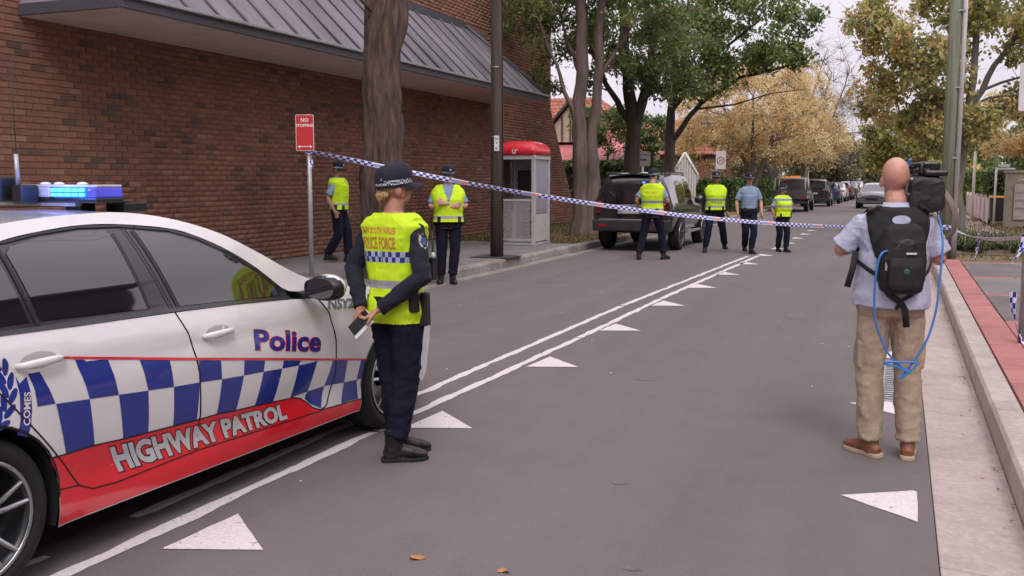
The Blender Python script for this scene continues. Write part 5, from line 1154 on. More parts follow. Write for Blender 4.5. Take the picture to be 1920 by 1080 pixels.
# ------------------------------------------------------------------ other vehicles
def gen_car(name, label, loc, rz_, paint, st, wheels, cat='car', group=None, plate_txt=None, wr=.34, ww=.22, glass_from=None, rails=False, wheel_m=chrome, rear=True, lamp_m=None, arch=True):
    """st: stations from the rear (y, zlow, zbelt, ztop, wlow, wbelt, wtop, kind) kind: b body, s side glass, p pillar, w windscreen/rear window"""
    root = thing(name, label, cat, loc, rz_, group=group)
    def sec(s):
        y, zl, zb, zt, wl, wb, wt = s[:7]; zm = zl+(zb-zl)*.5; g_ = zt-zb
        return [(wl*.80, zl), (wl*.97, zl+.05), (wl, zm-.05), (wl+.012, zm+.08), (wb+.005, zb-.07), (wb-.02, zb), (wb-.02+(wt-wb)*.5+.012*min(1, g_*4), zb+g_*.5), (wt, zt-.05*min(1, g_*3)), (wt-.07, zt), (wt*.5, zt+.025), (0, zt+.035)]
    NB = 11; body = MB(); sp = []
    S2 = [(s[0], sec(s)) for s in st]
    gl = {}
    for i in range(len(st)-1):
        (y0, A), (y1, B) = S2[i], S2[i+1]; kd = st[i][7]
        for s in (1, -1):
            for k in range(NB-1):
                q = [(s*A[k][0], y0, A[k][1]), (s*A[k+1][0], y0, A[k+1][1]), (s*B[k+1][0], y1, B[k+1][1]), (s*B[k][0], y1, B[k][1])]
                if kd == 's' and k in (5, 6): gl.setdefault(('side_window', i, s), []).append(q)
                elif kd == 'w' and k >= 7: gl.setdefault(('windscreen', i, 0), []).append(q)
                elif kd == 'w' and k in (5, 6) : body.add(q, [(0, 1, 2, 3)], 0, True)
                else: body.add(q, [(0, 1, 2, 3)], 0, True)
    for (y0, A), kd in ((S2[0], 'r'), (S2[-1], 'f')):
        for k in range(NB-1):
            q = [(A[k][0], y0, A[k][1]), (A[k+1][0], y0, A[k+1][1]), (-A[k+1][0], y0, A[k+1][1]), (-A[k][0], y0, A[k][1])]
            body.add(q, [(0, 1, 2, 3)], 0, False)
    bo = body.build('body', paint, root)
    bm = bmesh.new(); bm.from_mesh(bo.data); bmesh.ops.remove_doubles(bm, verts=bm.verts, dist=.0005); bmesh.ops.recalc_face_normals(bm, faces=bm.faces); bm.to_mesh(bo.data); bm.free()
    for (nm, i, s), qs in gl.items():
        g_ = MB(); [g_.add(q, [(0, 1, 2, 3)], 0, True) for q in qs]; g_.build(nm, glass_m, root)
    for y in wheels:
        for s in (1, -1):
            wmax = max(np.interp(y, [q[0] for q in st], [q[4] for q in st]), .5)+.012
            if arch: b = MB(); n = 24; vs = [(s*(wmax+.004), y+(wr+.055)*math.cos(2*math.pi*k/n), max(wr+(wr+.055)*math.sin(2*math.pi*k/n), .2)) for k in range(n)]; b.add(vs, [tuple(range(n))]); b.build('wheel_arch', dark_in, root)
            make_wheel(root, s*(wmax+.012), y, wr, ww, wr*.66, 'wide', s, spoke_m=wheel_m)
    b = MB(); b.box((0, (st[0][0]+st[-1][0])/2, st[2][1]+.06), (st[2][4]*1.7, st[-1][0]-st[0][0]-.3, .12)); b.build('underbody', dark_in, root)
    return root
blk_paint = mat('black_car_paint', (.016, .016, .018), .25, var=.05, coat=1.0, rvar=.03)
suv = gen_car('four_wheel_drive', 'large black four-wheel drive parked at the left kerb with its tailgate towards us', (-5.68, 22.46, 0), R_(0), blk_paint,
 [(-.98, .46, 1.10, 1.50, .84, .84, .64, 'b'), (-.96, .44, 1.10, 1.62, .90, .90, .70, 'b'), (-.80, .42, 1.10, 1.71, .925, .92, .70, 's'), (-.5, .42, 1.10, 1.76, .93, .922, .715, 's'), (-.22, .42, 1.10, 1.785, .935, .925, .725, 'p'), (-.14, .42, 1.10, 1.79, .935, .925, .725, 's'), (.72, .42, 1.09, 1.79, .935, .925, .73, 'p'), (.80, .42, 1.09, 1.79, .935, .925, .73, 's'), (1.5, .42, 1.08, 1.76, .935, .92, .71, 's'), (1.78, .42, 1.07, 1.62, .935, .92, .68, 'w'), (2.22, .42, 1.06, 1.16, .93, .91, .70, 'b'), (3.2, .44, .98, 1.08, .91, .88, .70, 'b'), (3.55, .46, .88, .98, .84, .80, .62, 'b'), (3.66, .48, .78, .84, .72, .68, .5, 'b')],
 (0, 2.79), 'four-wheel drive', wr=.385, ww=.26)
b = MB(); b.add([(-.70, -.965, 1.14), (.70, -.965, 1.14), (.655, -.90, 1.60), (.60, -.885, 1.66), (-.60, -.885, 1.66), (-.655, -.90, 1.60)], [(0, 1, 2, 3, 4, 5)]); 
o = b.build('rear_window', glass_m, suv); o.location = (0, -.05, 0)
b = MB(); b.box((0, -1.02, .60), (1.82, .12, .26)); b.build('rear_bumper', mat('dark_bumper', (.03, .03, .032), .4), suv, bev=.03)
b = MB(); b.box((0, -1.01, .735), (1.5, .08, .02)); b.build('bumper_step', galv, suv)
for s in (-1, 1):
    b = MB(); b.box((s*.80, -.99, 1.02), (.16, .08, .30)); b.build('tail_light', mat('dark_red_lamp', (.10, .008, .01), .12, coat=1), suv, bev=.03)
    b = MB(); b.box((s*.66, -1.085, .60), (.22, .02, .05)); b.build('reflector', mat('red_lamp', (.35, .01, .015), .15), suv)
    b = MB(); b.ell((s*1.02, 1.72, 1.16), (.12, .07, .10)); b.build('wing_mirror', blk_paint, suv)
    b = MB(); b.tube([(s*.69, -.7, 1.78), (s*.69, -.6, 1.81), (s*.69, 1.2, 1.81), (s*.69, 1.3, 1.76)], .015, 8); b.build('roof_rail', black_pl, suv)
    b = MB(); b.box((s*.93, 1.4, .40), (.10, 1.5, .05)); b.build('side_step', galv, suv)
b = MB(); b.box((0, -1.045, .93), (.62, .02, .13)); b.build('plate_recess', galv, suv, bev=.01); 
b = MB(); b.box((0, -1.058, .93), (.38, .006, .11)); np_ = b.build('number_plate', mat('plate', (.42, .42, .40), .5), suv); b = MB(); b.box((0, -1.03, 1.05), (.9, .04, .05)); b.build('chrome_strip', chrome, suv, bev=.01)
b = MB(); b.box((.28, -1.0, 1.58), (.05, .01, .03)); b.build('warning_lamp', mat('blue_lamp_lit', (.05, .1, .8), .3, emit=(.05, .12, 1), estr=7), suv)
b = MB(); b.box((0, -.84, 1.765), (1.2, .2, .03)); b.build('spoiler', blk_paint, suv, bev=.01)
# parked and moving cars farther off
def sedan_st(k=1.0, h=1.45): return [(-.95, .30, .92, 1.0, .74, .74, .62, 'b'), (-.85, .28, .95, 1.03, .84, .84, .66, 'b'), (-.45, .27, .95, 1.05, .88, .87, .66, 'w'), (.1, .27, .95, h-.04, .89, .88, .60, 's'), (.9, .27, .94, h, .89, .88, .62, 'p'), (.98, .27, .94, h, .89, .88, .62, 's'), (1.6, .27, .93, h-.10, .89, .88, .60, 'w'), (2.2, .27, .92, .98, .89, .87, .64, 'b'), (3.1, .29, .80, .88, .86, .83, .62, 'b'), (3.5, .32, .68, .74, .72, .68, .5, 'b')]
def hatch_st(h=1.5): return [(-.85, .30, .95, 1.05, .78, .78, .58, 'w'), (-.62, .28, .97, h-.08, .86, .86, .60, 's'), (.1, .27, .96, h, .88, .87, .62, 'p'), (.18, .27, .96, h, .88, .87, .62, 's'), (.95, .27, .95, h, .88, .87, .62, 'p'), (1.02, .27, .95, h, .88, .87, .62, 's'), (1.6, .27, .94, h-.12, .88, .87, .60, 'w'), (2.15, .27, .93, 1.0, .87, .86, .64, 'b'), (2.9, .29, .82, .92, .84, .81, .6, 'b'), (3.2, .32, .7, .78, .72, .68, .5, 'b')]
dark_grey_p = mat('charcoal_car_paint', (.035, .035, .037), .25, coat=1, var=.03); silver_p = mat('silver_car_paint', (.13, .13, .135), .25, metal=.5, coat=1, var=.03); blue_p = mat('blue_car_paint', (.03, .06, .18), .25, coat=1, var=.03); maroon_p = mat('maroon_car_paint', (.13, .02, .03), .25, coat=1, var=.03); white_p = mat('plain_white_paint', (.62, .61, .6), .3, coat=.8, var=.02)
redl = mat('red_lamp', (.35, .01, .015), .15)
def tails(root, yb, x, z, sz=(.22, .05, .12), plate=True):
    for s in (-1, 1): b = MB(); b.box((s*x, yb, z), sz); b.build('tail_light', redl, root, bev=.015)
    if plate: b = MB(); b.box((0, yb-.02, z-.12), (.38, .02, .11)); b.build('number_plate', white_p, root)
    b = MB(); b.box((0, yb+.02, .42), (1.5, .08, .16)); b.build('rear_bumper', mat('dark_bumper', (.03, .03, .032), .4), root, bev=.02)
c1 = gen_car('parked_suv', 'dark grey wagon parked on the left beyond the ute', (-4.9, 63.5, 0), 0, dark_grey_p, hatch_st(1.68), (0, 2.65), group='cars parked along the left kerb', wr=.36); tails(c1, -.90, .70, .95)
b = MB(); b.box((0, -.86, 1.28), (1.2, .04, .36)); b.build('rear_window', glass_m, c1)
for i, (x, y, p, fn, lab) in enumerate(((-4.75, 71.5, blue_p, hatch_st, 'blue hatchback parked just beyond the dark grey wagon'), (-4.65, 78.0, white_p, sedan_st, 'white sedan third in the far row of parked cars'), (-4.55, 85.0, maroon_p, hatch_st, 'maroon hatchback farther along the far parked row'), (-4.3, 91.5, silver_p, sedan_st, 'silver sedan at the far end of the parked row'), (-4.0, 99, white_p, hatch_st, 'small white hatchback last in the far parked row'))):
    c = gen_car('parked_car', lab, (x, y, 0), R_(-1.2*i), p, fn(), (0, 2.6), group='cars parked along the left kerb', wr=.32); tails(c, -.93 if fn is sedan_st else -.88, .66, .82)
c = gen_car('oncoming_car', 'silver sedan coming towards us, half hidden behind the cameraman', (-1.35, 62.5, 0), R_(178), silver_p, sedan_st(), (0, 2.7), wr=.32)
for s in (-1, 1): b = MB(); b.box((s*.62, 3.36, .66), (.26, .16, .11)); b.build('headlight', lens_clear, c, bev=.03)
b = MB(); b.box((0, 3.5, .55), (.7, .03, .14)); b.build('grille', black_pl, c)
# ute with a canopy frame on the left
u_ = gen_car('ute', 'silver utility with tray frame and an orange beacon parked beside the golden tree', (-5.25, 52.4, 0), 0, silver_p,
 [(1.0, .45, 1.0, 1.66, .84, .84, .62, 's'), (1.9, .45, 1.0, 1.70, .86, .85, .62, 'p'), (1.96, .45, 1.0, 1.70, .86, .85, .62, 's'), (2.4, .45, .99, 1.58, .86, .85, .60, 'w'), (2.95, .45, .98, 1.10, .86, .84, .62, 'b'), (3.8, .47, .92, 1.02, .82, .80, .6, 'b'), (4.0, .5, .8, .9, .72, .7, .5, 'b')], (0, 3.1), 'ute', wr=.36)
b = MB(); b.box((0, -.05, .72), (1.70, 2.0, .10)); b.box((0, -1.03, .92), (1.70, .05, .42)); b.box((-.83, -.05, .92), (.05, 2.0, .42)); b.box((.83, -.05, .92), (.05, 2.0, .42)); b.build('tray', silver_p, u_, bev=.01)
b = MB(); 
for x in (-.78, .78):
    for y in (-1.0, .9): b.tube([(x, y, 1.1), (x*.94, y, 1.72)], .03, 6)
    b.tube([(x*.94, -1.0, 1.72), (x*.94, .9, 1.72)], .03, 6)
for y in (-1.0, -.05, .9): b.tube([(-.74, y, 1.72), (.74, y, 1.72)], .035, 6)
b.build('ladder_rack', off_white, u_)
b = MB(); b.box((0, -.5, 1.78), (.9, .5, .08)); b.box((.1, .5, 1.80), (.5, .2, .12)); b.build('beacon', mat('orange_lamp', (.75, .20, .03), .3, emit=(1, .3, .05), estr=.5), u_)
b = MB(); b.box((0, -1.02, .50), (1.66, .1, .14)); b.build('rear_bumper', mat('dark_bumper', (.03, .03, .032), .4), u_); b = MB(); b.box((0, -1.06, .95), (1.1, .01, .22)); b.build('tailgate_panel', mat('tail_panel', (.10, .08, .09), .5), u_)
for s in (-1, 1): b = MB(); b.box((s*.72, -1.07, .72), (.18, .04, .12)); b.build('tail_light', redl, u_)
b = MB(); b.tube([(.7, 1.2, 1.1), (.7, 1.2, 2.1)], .012, 5); b.build('aerial', off_white, u_)

# ================================================================== PEOPLE
skin_m = mat('skin', (.50, .25, .17), .55, var=.05, vscale=12, col2=(.43, .20, .14)); skin_r = mat('skin_ruddy', (.62, .34, .26), .5, var=.05, vscale=14, col2=(.52, .25, .19), bump=.15, bscale=220); skin_d = mat('skin_tan', (.36, .19, .13), .55, var=.05)
navy = mat('navy_cloth', (.011, .012, .024), .92, var=.2, vscale=5, bump=.35, bscale=350); navy2 = mat('navy_trousers', (.012, .013, .028), .95, var=.2, vscale=5, bump=.35, bscale=350, spec=.2)
light_blue = mat('light_blue_cloth', (.25, .33, .46), .85, var=.1, bump=.3, bscale=300); khaki = mat('khaki_cloth', (.42, .335, .24), .9, var=.1, vscale=4, bump=.35, bscale=350)
tee = mat('pale_blue_shirt', (.50, .53, .68), .85, var=.06, vscale=5, bump=.3, bscale=300); boot_m = mat('black_leather', (.012, .012, .013), .45, var=.2, bump=.2, bscale=60); cap_m = mat('navy_cap', (.012, .013, .028), .85, var=.15, bump=.3, bscale=400)
tan_shoe = mat('tan_leather', (.26, .11, .06), .6, var=.12, bump=.3, bscale=100); sole_m = mat('pale_sole', (.50, .40, .28), .7, var=.1); belt_m = mat('belt_leather', (.010, .010, .011), .5, var=.1); blonde = mat('blonde_hair', (.50, .33, .14), .6, var=.25, vscale=14, stretch=(6, 6, 1), bump=.8, bscale=50); dark_hair = mat('dark_hair', (.02, .015, .012), .7, var=.2)
silver_ref = mat('reflective_silver', (.42, .42, .44), .3, metal=.3, var=.06, vscale=20); orange_txt = mat('orange_print', (.62, .20, .05), .6, var=.05); white_txt = mat('white_print', (.6, .6, .6), .6); black_cloth = mat('black_nylon', (.013, .013, .014), .75, var=.15, bump=.3, bscale=300); green_txt = mat('olive_print', (.30, .34, .02), .6)
eye_w = mat('eye', (.6, .58, .55), .2); eye_b = mat('iris', (.03, .02, .015), .2)
def vest_mat(name, bands):
    "hi-vis cloth with sewn bands: (z0, z1, kind) in the wearer's own height"
    m = mat(name, (.60, .86, .012), .75, var=.05, vscale=5, bump=.3, bscale=260, emit=None); t = m.node_tree; b = t.nodes['Principled BSDF']; src = b.inputs['Base Color'].links[0].from_socket
    tc = N(t, 'ShaderNodeTexCoord'); sp = N(t, 'ShaderNodeSeparateXYZ'); lk(t, tc.outputs['Object'], sp.inputs[0])
    def M(op, a, b_=None):
        n = N(t, 'ShaderNodeMath', operation=op)
        for i, v in enumerate((a, b_)):
            if v is None: continue
            if isinstance(v, (int, float)): n.inputs[i].default_value = v
            else: lk(t, v, n.inputs[i])
        return n.outputs[0]
    def mixn(f, A, B):
        n = N(t, 'ShaderNodeMix', data_type='RGBA'); lk(t, f, n.inputs['Factor']); lk(t, A, n.inputs['A'])
        if isinstance(B, tuple): n.inputs['B'].default_value = (*B, 1)
        else: lk(t, B, n.inputs['B'])
        return n.outputs['Result']
    z = sp.outputs[2]; ang = M('ARCTAN2', sp.outputs[0], sp.outputs[1]); cur = src
    for z0, z1, kind in bands:
        inside = M('MULTIPLY', M('GREATER_THAN', z, z0), M('LESS_THAN', z, z1))
        if kind == 'silver': cur = mixn(inside, cur, (.36, .36, .38))
        elif kind == 'dark': cur = mixn(inside, cur, (.05, .055, .07))
        else:
            h = (z1-z0)/2; c = M('FLOOR', M('MULTIPLY', ang, 1/.155)); r = M('FLOOR', M('MULTIPLY', z, 1/h)); ck = M('GREATER_THAN', M('ABSOLUTE', M('MODULO', M('ADD', c, r), 2.0)), .5)
            cur = mixn(inside, cur, (.42, .46, .55)); cur = mixn(M('MULTIPLY', inside, ck), cur, (.015, .03, .22))
    lk(t, cur, b.inputs['Base Color']); return m
vest_a = vest_mat('hi_vis_near', [(1.165, 1.228, 'check'), (1.015, 1.062, 'silver')])
vest_b = vest_mat('hi_vis', [(1.165, 1.215, 'check'), (1.015, 1.06, 'silver')])
vest_c = vest_mat('hi_vis_plain', [(1.03, 1.075, 'silver')])
check_m = bpy.data.materials.new('chequered_band'); check_m.use_nodes = True; t = check_m.node_tree; b_ = t.nodes['Principled BSDF']; b_.inputs['Roughness'].default_value = .8
tc = N(t, 'ShaderNodeTexCoord'); ck = N(t, 'ShaderNodeTexChecker', ins={'Scale': 95.0, 'Color1': (.60, .62, .66, 1), 'Color2': (.015, .02, .08, 1)}); lk(t, tc.outputs['Object'], ck.inputs[0]); lk(t, ck.outputs[0], b_.inputs['Base Color'])
DEF = dict(hipL=(-.09, 0, .90), hipR=(.09, 0, .90), kneeL=(-.10, .02, .50), kneeR=(.10, .02, .50), ankL=(-.11, -.02, .10), ankR=(.11, -.02, .10), shL=(-.185, -.01, 1.43), shR=(.185, -.01, 1.43), elL=(-.235, -.03, 1.14), elR=(.235, -.03, 1.14), wrL=(-.235, .05, .89), wrR=(.235, .05, .89), toeL=(-.15, 1), toeR=(.15, 1), head=(0, .015, 0), headrot=(0, 0, 0), handL=None, handR=None, curl=.5)
def hand(mb, w, d, pn, curl, side, k):
    "palm, four fingers of different length bent at two joints, and a thumb leaving the side of the palm"
    w = Vector(w); d = Vector(d).normalized(); pn = Vector(pn); pn = (pn-d*pn.dot(d)).normalized(); s = d.cross(pn)*side
    P = lambda a, b, c=0: w+d*(a*k)+s*(b*k)+pn*(c*k)
    mb.tube([P(-.02, 0), P(.015, 0), P(.05, .002), P(.085, .004), P(.095, .004)], [(.017*k, .026*k), (.017*k, .032*k), (.015*k, .040*k), (.013*k, .041*k), (.008*k, .036*k)], 12, up=pn)
    for i, (off, L, r) in enumerate(((.031, .070, .0088), (.011, .079, .0092), (-.010, .073, .0088), (-.030, .057, .0078))):
        p = P(.082, off); u = d; a = curl*(1+.12*i)
        pts = [P(.06, off*.8)]; pts.append(p)
        for j, f in enumerate((.45, .30, .25)):
            rot = Matrix.Rotation(-a*(1.0 if j else .7), 3, s*side) if True else None
            u = (rot @ u).normalized(); p = p+u*(L*f*k); pts.append(p)
        mb.tube(pts, [r*k, r*k, r*.95*k, r*.88*k, r*.65*k], 8)
    t0 = P(.015, .022); t1 = P(.045, .050, .012); t2 = P(.072, .058, .026); t3 = P(.092, .056, .038)
    mb.tube([t0, t1, t2, t3], [.013*k, .011*k, .0095*k, .007*k], 8)
def make_person(label, loc, rz_, H=1.76, J={}, top='short', vest=None, hat='cap', legs=navy2, shirt=navy, skin=skin_m, hair=dark_hair, fat=1.0, shoes='boot', near=False, back_text=False, front_text=False, group='police officers at the cordon', vopen=False, untuck=False, female=False, belt=True, name='person'):
    j = dict(DEF); j.update(J); k = H/1.76; V3 = lambda n: Vector(j[n])*k
    root = thing(name, label, 'person', loc, rz_, group=group); vx = .0065 if near else .008
    lean = Vector((0, 0, 0))
    def tor(b, infl, zlo, zhi, wsh=1.0, m=0, extra=0.0, front=0.0):
        R = [(.82, .150, .100, 0), (.90, .168, .118, 0), (.97, .158, .112, .0), (1.06, .143*(.93 if female else 1), .104, .005), (1.16, .150, .110, .008), (1.27, .165, .118, .006), (1.36, .178, .118, 0), (1.42, .178*wsh, .100, -.008), (1.465, .135, .085, -.012), (1.50, .070, .066, -.012), (1.55, .056, .058, 0)]
        rows = []; zs = sorted(set([r[0] for r in R if zlo < r[0] < zhi]+[zlo, zhi]))
        for z in zs:
            a = np.interp(z, [r[0] for r in R], [r[1] for r in R])*(fat if z < 1.4 else 1); bb = np.interp(z, [r[0] for r in R], [r[2] for r in R])*(fat**1.5 if z < 1.3 else 1); oy = np.interp(z, [r[0] for r in R], [r[3] for r in R])
            e = infl; ring = []
            for q in range(28):
                an = 2*math.pi*q/28; ca, sa = math.cos(an), math.sin(an); pw = .82
                ring.append(Vector(((a+e)*math.copysign(abs(ca)**pw, ca), oy+(bb+e+(front if sa > 0 else 0))*math.copysign(abs(sa)**pw, sa), z))*k)
            rows.append(ring)
        b.rings(rows, m)
    HM = Matrix.Translation(Vector((j['head'][0], j['head'][1]-.01, 1.52))*k) @ Euler(tuple(R_(a) for a in j['headrot'])).to_matrix().to_4x4() @ Matrix.Scale(k, 4)   # head frame, origin at the top of the neck
    hp = lambda x, y, z: HM @ Vector((x, y, z)); HR = HM.to_3x3()*1.0
    def hell(b, c, r, n=16, nr=10): 
        q = MB(); q.ell(c, r, n=n, nr=nr); q.v = [tuple(HM @ Vector(v)) for v in q.v]; b.add(q.v, q.f, 0, True)
    # --- body
    b = MB(); tor(b, -.012, .84, 1.50)
    b.tube([V3('shL')*0+Vector((0, -.012, 1.45))*k, Vector((0, -.008, 1.52))*k, hp(0, .005, .05)], [(.062*k, .064*k), (.056*k, .058*k), (.055*k, .058*k)], 14, up=(0, 1, 0))
    hell(b, (0, .0, .155), (.076, .094, .098), 24, 16); hell(b, (0, .028, .115), (.064, .068, .085), 20, 12); hell(b, (0, .045, .062), (.046, .048, .042)); hell(b, (0, .098, .105), (.012, .018, .026), 10, 6); hell(b, (0, .088, .070), (.024, .014, .010), 12, 6)
    hell(b, (0, .078, .142), (.055, .018, .012), 12, 6)
    for s in (-1, 1):
        q = MB(); q.ell((s*.074, -.004, .110), (.011, .022, .034), rot=Euler((R_(12), 0, R_(-s*22))).to_matrix(), n=10, nr=8); b.add([tuple(HM @ Vector(v)) for v in q.v], q.f, 0, True)
        n = 'L' if s < 0 else 'R'; sh, el, wr = V3('sh'+n), V3('el'+n), V3('wr'+n)
        sh = sh-Vector((s*.014, 0, .034))*k
        b.tube([sh.lerp(Vector((0, -.01*k, 1.40*k)), .35), sh, sh.lerp(el, .25), sh.lerp(el, .8), el], [.038*k, .043*k, .046*k, .040*k, .037*k], 12)
        b.tube([el, el.lerp(wr, .28), el.lerp(wr, .7), wr], [.037*k, .042*k, .032*k, (.025*k, .021*k)], 12)
        hd = j['hand'+n]; d = Vector(hd[0]) if hd else (wr-el).normalized(); pn = Vector(hd[1]) if hd else Vector((-s, .3, 0))
        hand(b, wr, d, pn, hd[2] if hd and len(hd) > 2 else j['curl'], s, k)
        hip, kn, an = V3('hip'+n), V3('knee'+n), V3('ank'+n)
        b.tube([hip, hip.lerp(kn, .3), kn, kn.lerp(an, .3), an], [.078*k, .07*k, .05*k, .050*k, .034*k], 12); tv = Vector((j['toe'+n][0], j['toe'+n][1], 0)).normalized()
        b.tube([an, an+Vector((0, 0, -.05*k)), an+tv*.09*k+Vector((0, 0, -.065*k)), an+tv*.17*k+Vector((0, 0, -.075*k))], [.034*k, .036*k, .03*k, .018*k], 10)
    fuse(b, 'body', skin, root, voxel=.0048 if near else .0062, smooth=2, dec=.55 if near else .4)
    for s in (-1, 1):
        b = MB(); hell(b, (s*.031, .081, .125), (.012, .009, .008), 10, 6); e = b.build('eye', eye_w, root, recalc=False); b = MB(); hell(b, (s*.031, .088, .125), (.0055, .004, .0055), 8, 6); b.build('iris', eye_b, e, recalc=False)
    # --- trousers
    b = MB(); tor(b, .006, .85, 1.02)
    for s in (-1, 1):
        n = 'L' if s < 0 else 'R'; hip, kn, an = V3('hip'+n), V3('knee'+n), V3('ank'+n); bw = .007 if legs is khaki else .006
        b.tube([hip+Vector((0, 0, .04*k)), hip.lerp(kn, .2), hip.lerp(kn, .6), kn, kn.lerp(an, .35), kn.lerp(an, .8), an+Vector((0, 0, (.0 if shoes == 'shoe' else .045)*k))], [x*k for x in ((.095, .100), (.094+bw*.4, .100), (.080+bw, .084+bw), (.070+bw, .072+bw), (.068+bw, .072+bw), (.062+bw, .066+bw), (.064+bw*.6, .068+bw))] if False else [((.095)*k, .100*k), ((.094+bw*.4)*k, .100*k), ((.080+bw)*k, (.084+bw)*k), ((.070+bw)*k, (.072+bw)*k), ((.068+bw)*k, (.072+bw)*k), ((.062+bw)*k, (.066+bw)*k), ((.066+bw*.4)*k, (.068+bw)*k)], 16, up=(1, 0, 0))
        if legs is khaki: b.box(hip.lerp(kn, .72)+Vector((s*.070*k, 0, 0)), (.028*k, .11*k, .15*k))
    sd_ = rnd.randrange(90)
    tr = fuse(b, 'trousers', legs, root, voxel=vx*1.1, smooth=5, folds=[(.009, (9, 9, 17), sd_), (.005, (22, 22, 44), sd_+3), (.006, (7, 7, 3), sd_+5)], dec=.6)
    # --- shoes
    for s in (-1, 1):
        n = 'L' if s < 0 else 'R'; an = V3('ank'+n); tv = Vector((j['toe'+n][0], j['toe'+n][1], 0)).normalized(); z0 = an.z-.10*k; g0 = Vector((an.x, an.y, z0)); u = Vector((-tv.y, tv.x, 0)); b = MB(); F = lambda a, h, w_=0: g0+tv*(a*k)+Vector((0, 0, h*k))+u*(w_*k)
        if shoes == 'boot': b.tube([F(-.005, .20), F(-.005, .12), F(-.01, .06), F(-.012, .02)], [(.060*k, .052*k), (.056*k, .050*k), (.058*k, .046*k), (.060*k, .044*k)], 14, up=tv)
        else: b.tube([F(-.005, .10), F(-.01, .06), F(-.012, .02)], [(.05*k, .042*k), (.052*k, .04*k), (.055*k, .04*k)], 14, up=tv)
        b.tube([F(-.065, .035), F(-.03, .050), F(.04, .062), (F(.10, .052)), F(.16, .040), F(.195, .032)], [(.030*k, .028*k), (.04*k, .036*k), (.047*k, .038*k), (.037*k, .045*k), (.027*k, .042*k), (.014*k, .024*k)], 14, up=(0, 0, 1))
        sh_ = fuse(b, 'boot' if shoes == 'boot' else 'shoe', boot_m if shoes == 'boot' else tan_shoe, root, voxel=.006, smooth=2, folds=[(.003, (30, 30, 60), 4)])
        b = MB(); sol = [(-.085, -.025), (-.06, -.042), (.02, -.038), (.10, -.052), (.17, -.040), (.205, 0), (.17, .042), (.10, .05), (.02, .036), (-.06, .040), (-.085, .025)]
        pr = [F(a, .000, w_) for a, w_ in sol]; p2 = [F(a, .024, w_) for a, w_ in sol]; b.rings([pr, p2], 0, False, True); b.build('sole', boot_m if shoes == 'boot' else sole_m, sh_, bev=.004)
    # --- shirt
    b = MB(); tor(b, .010, .96 if not untuck else .90, 1.485, 1.02, front=.01)
    if untuck: b.rings([[Vector((((w_)+.010*math.sin(3*q))*math.cos(q), -.008+(w_*.80+.01*math.sin(5*q))*math.sin(q), z+.008*math.sin(2*q)))*k for q in np.linspace(0, 2*math.pi, 28, endpoint=False)] for z, w_ in ((.905, .222), (.98, .214), (1.10, .200), (1.22, .19))])
    for s in (-1, 1):
        n = 'L' if s < 0 else 'R'; sh, el, wr = V3('sh'+n), V3('el'+n), V3('wr'+n); core = Vector((s*.10, -.01, 1.40))*k
        sh = sh-Vector((s*.010, 0, .030))*k
        if top == 'short': q = sh.lerp(el, .80); b.tube([core, sh, sh.lerp(el, .4), q], [.050*k, .054*k, .060*k, .064*k if not untuck else .075*k], 16)
        else: b.tube([core, sh, sh.lerp(el, .4), el, el.lerp(wr, .5), wr.lerp(el, .04)], [.050*k, .054*k, .056*k, .055*k, .048*k, .038*k], 16)
    shm = fuse(b, 'shirt', shirt, root, voxel=vx, smooth=4, folds=[(.009 if near else .006, (11, 11, 18), sd_+9), (.004, (25, 25, 38), sd_+11)], dec=.6)
    if top == 'short' or untuck:
        b = MB(); rr = []
        for z, r in ((1.468, .072), (1.505, .064), (1.512, .069), (1.475, .080)): rr.append([Vector((r*1.02*math.cos(q), -.012+r*math.sin(q), z-.018*max(0, math.sin(q))))*k for q in np.linspace(0, 2*math.pi, 20, endpoint=False)])
        b.rings(rr, 0, True, False); b.build('collar', shirt, root, recalc=False)
    if vest:
        zl = .83 if near else .93
        b = MB(); tor(b, .030 if near else .040, zl, 1.505, 1.06, front=.008)
        for s in (-1, 1): n = 'L' if s < 0 else 'R'; sh = V3('sh'+n); b.tube([Vector((s*.08, -.012, 1.435))*k, sh.lerp(Vector((s*.1, -.01, 1.44))*k, .12)+Vector((0, 0, -.004*k))], [(.062*k, .085*k), (.054*k, .074*k)], 14)
        vo = fuse(b, 'vest', vest, root, voxel=vx*.9, smooth=4, folds=[(.012 if near else .008, (8, 8, 6), sd_+21), (.005, (18, 18, 22), sd_+22)], dec=.6)
        bm = bmesh.new(); bm.from_mesh(vo.data); dl = []
        for f in bm.faces:
            c = f.calc_center_median()/k
            if c.z > 1.497 or c.z < zl+.012: dl.append(f)
            elif vopen and c.y > 0 and abs(c.x) < max(0, (c.z-1.20))*.30+.0: dl.append(f)
        bmesh.ops.delete(bm, geom=dl, context='FACES'); bm.to_mesh(vo.data); bm.free()
        if back_text or front_text:
            bv = bvh_of(vo.data); b = MB()
            if back_text:
                if near: wrap_text(b, 'NEW SOUTH WALES', bv, Vector((-.02, 0, 1.378))*k, (1, 0, 0), (0, 0, 1), (0, 1, 0), .036*k, .25*k, bold=.03); b.build('lettering', orange_txt, vo, recalc=False); b = MB(); wrap_text(b, 'POLICE FORCE', bv, Vector((-.02, 0, 1.288))*k, (1, 0, 0), (0, 0, 1), (0, 1, 0), .072*k, .245*k, bold=.02)
                else: wrap_text(b, 'NSW POLICE', bv, Vector((0, 0, 1.30))*k, (1, 0, 0), (0, 0, 1), (0, 1, 0), .045*k, .22*k)
            if front_text: wrap_text(b, 'POLICE', bv, Vector((0, 0, 1.085))*k, (-1, 0, 0), (0, 0, 1), (0, -1, 0), .052*k, .25*k, bold=.03)
            b.build('lettering', orange_txt if back_text else green_txt, vo, recalc=False)
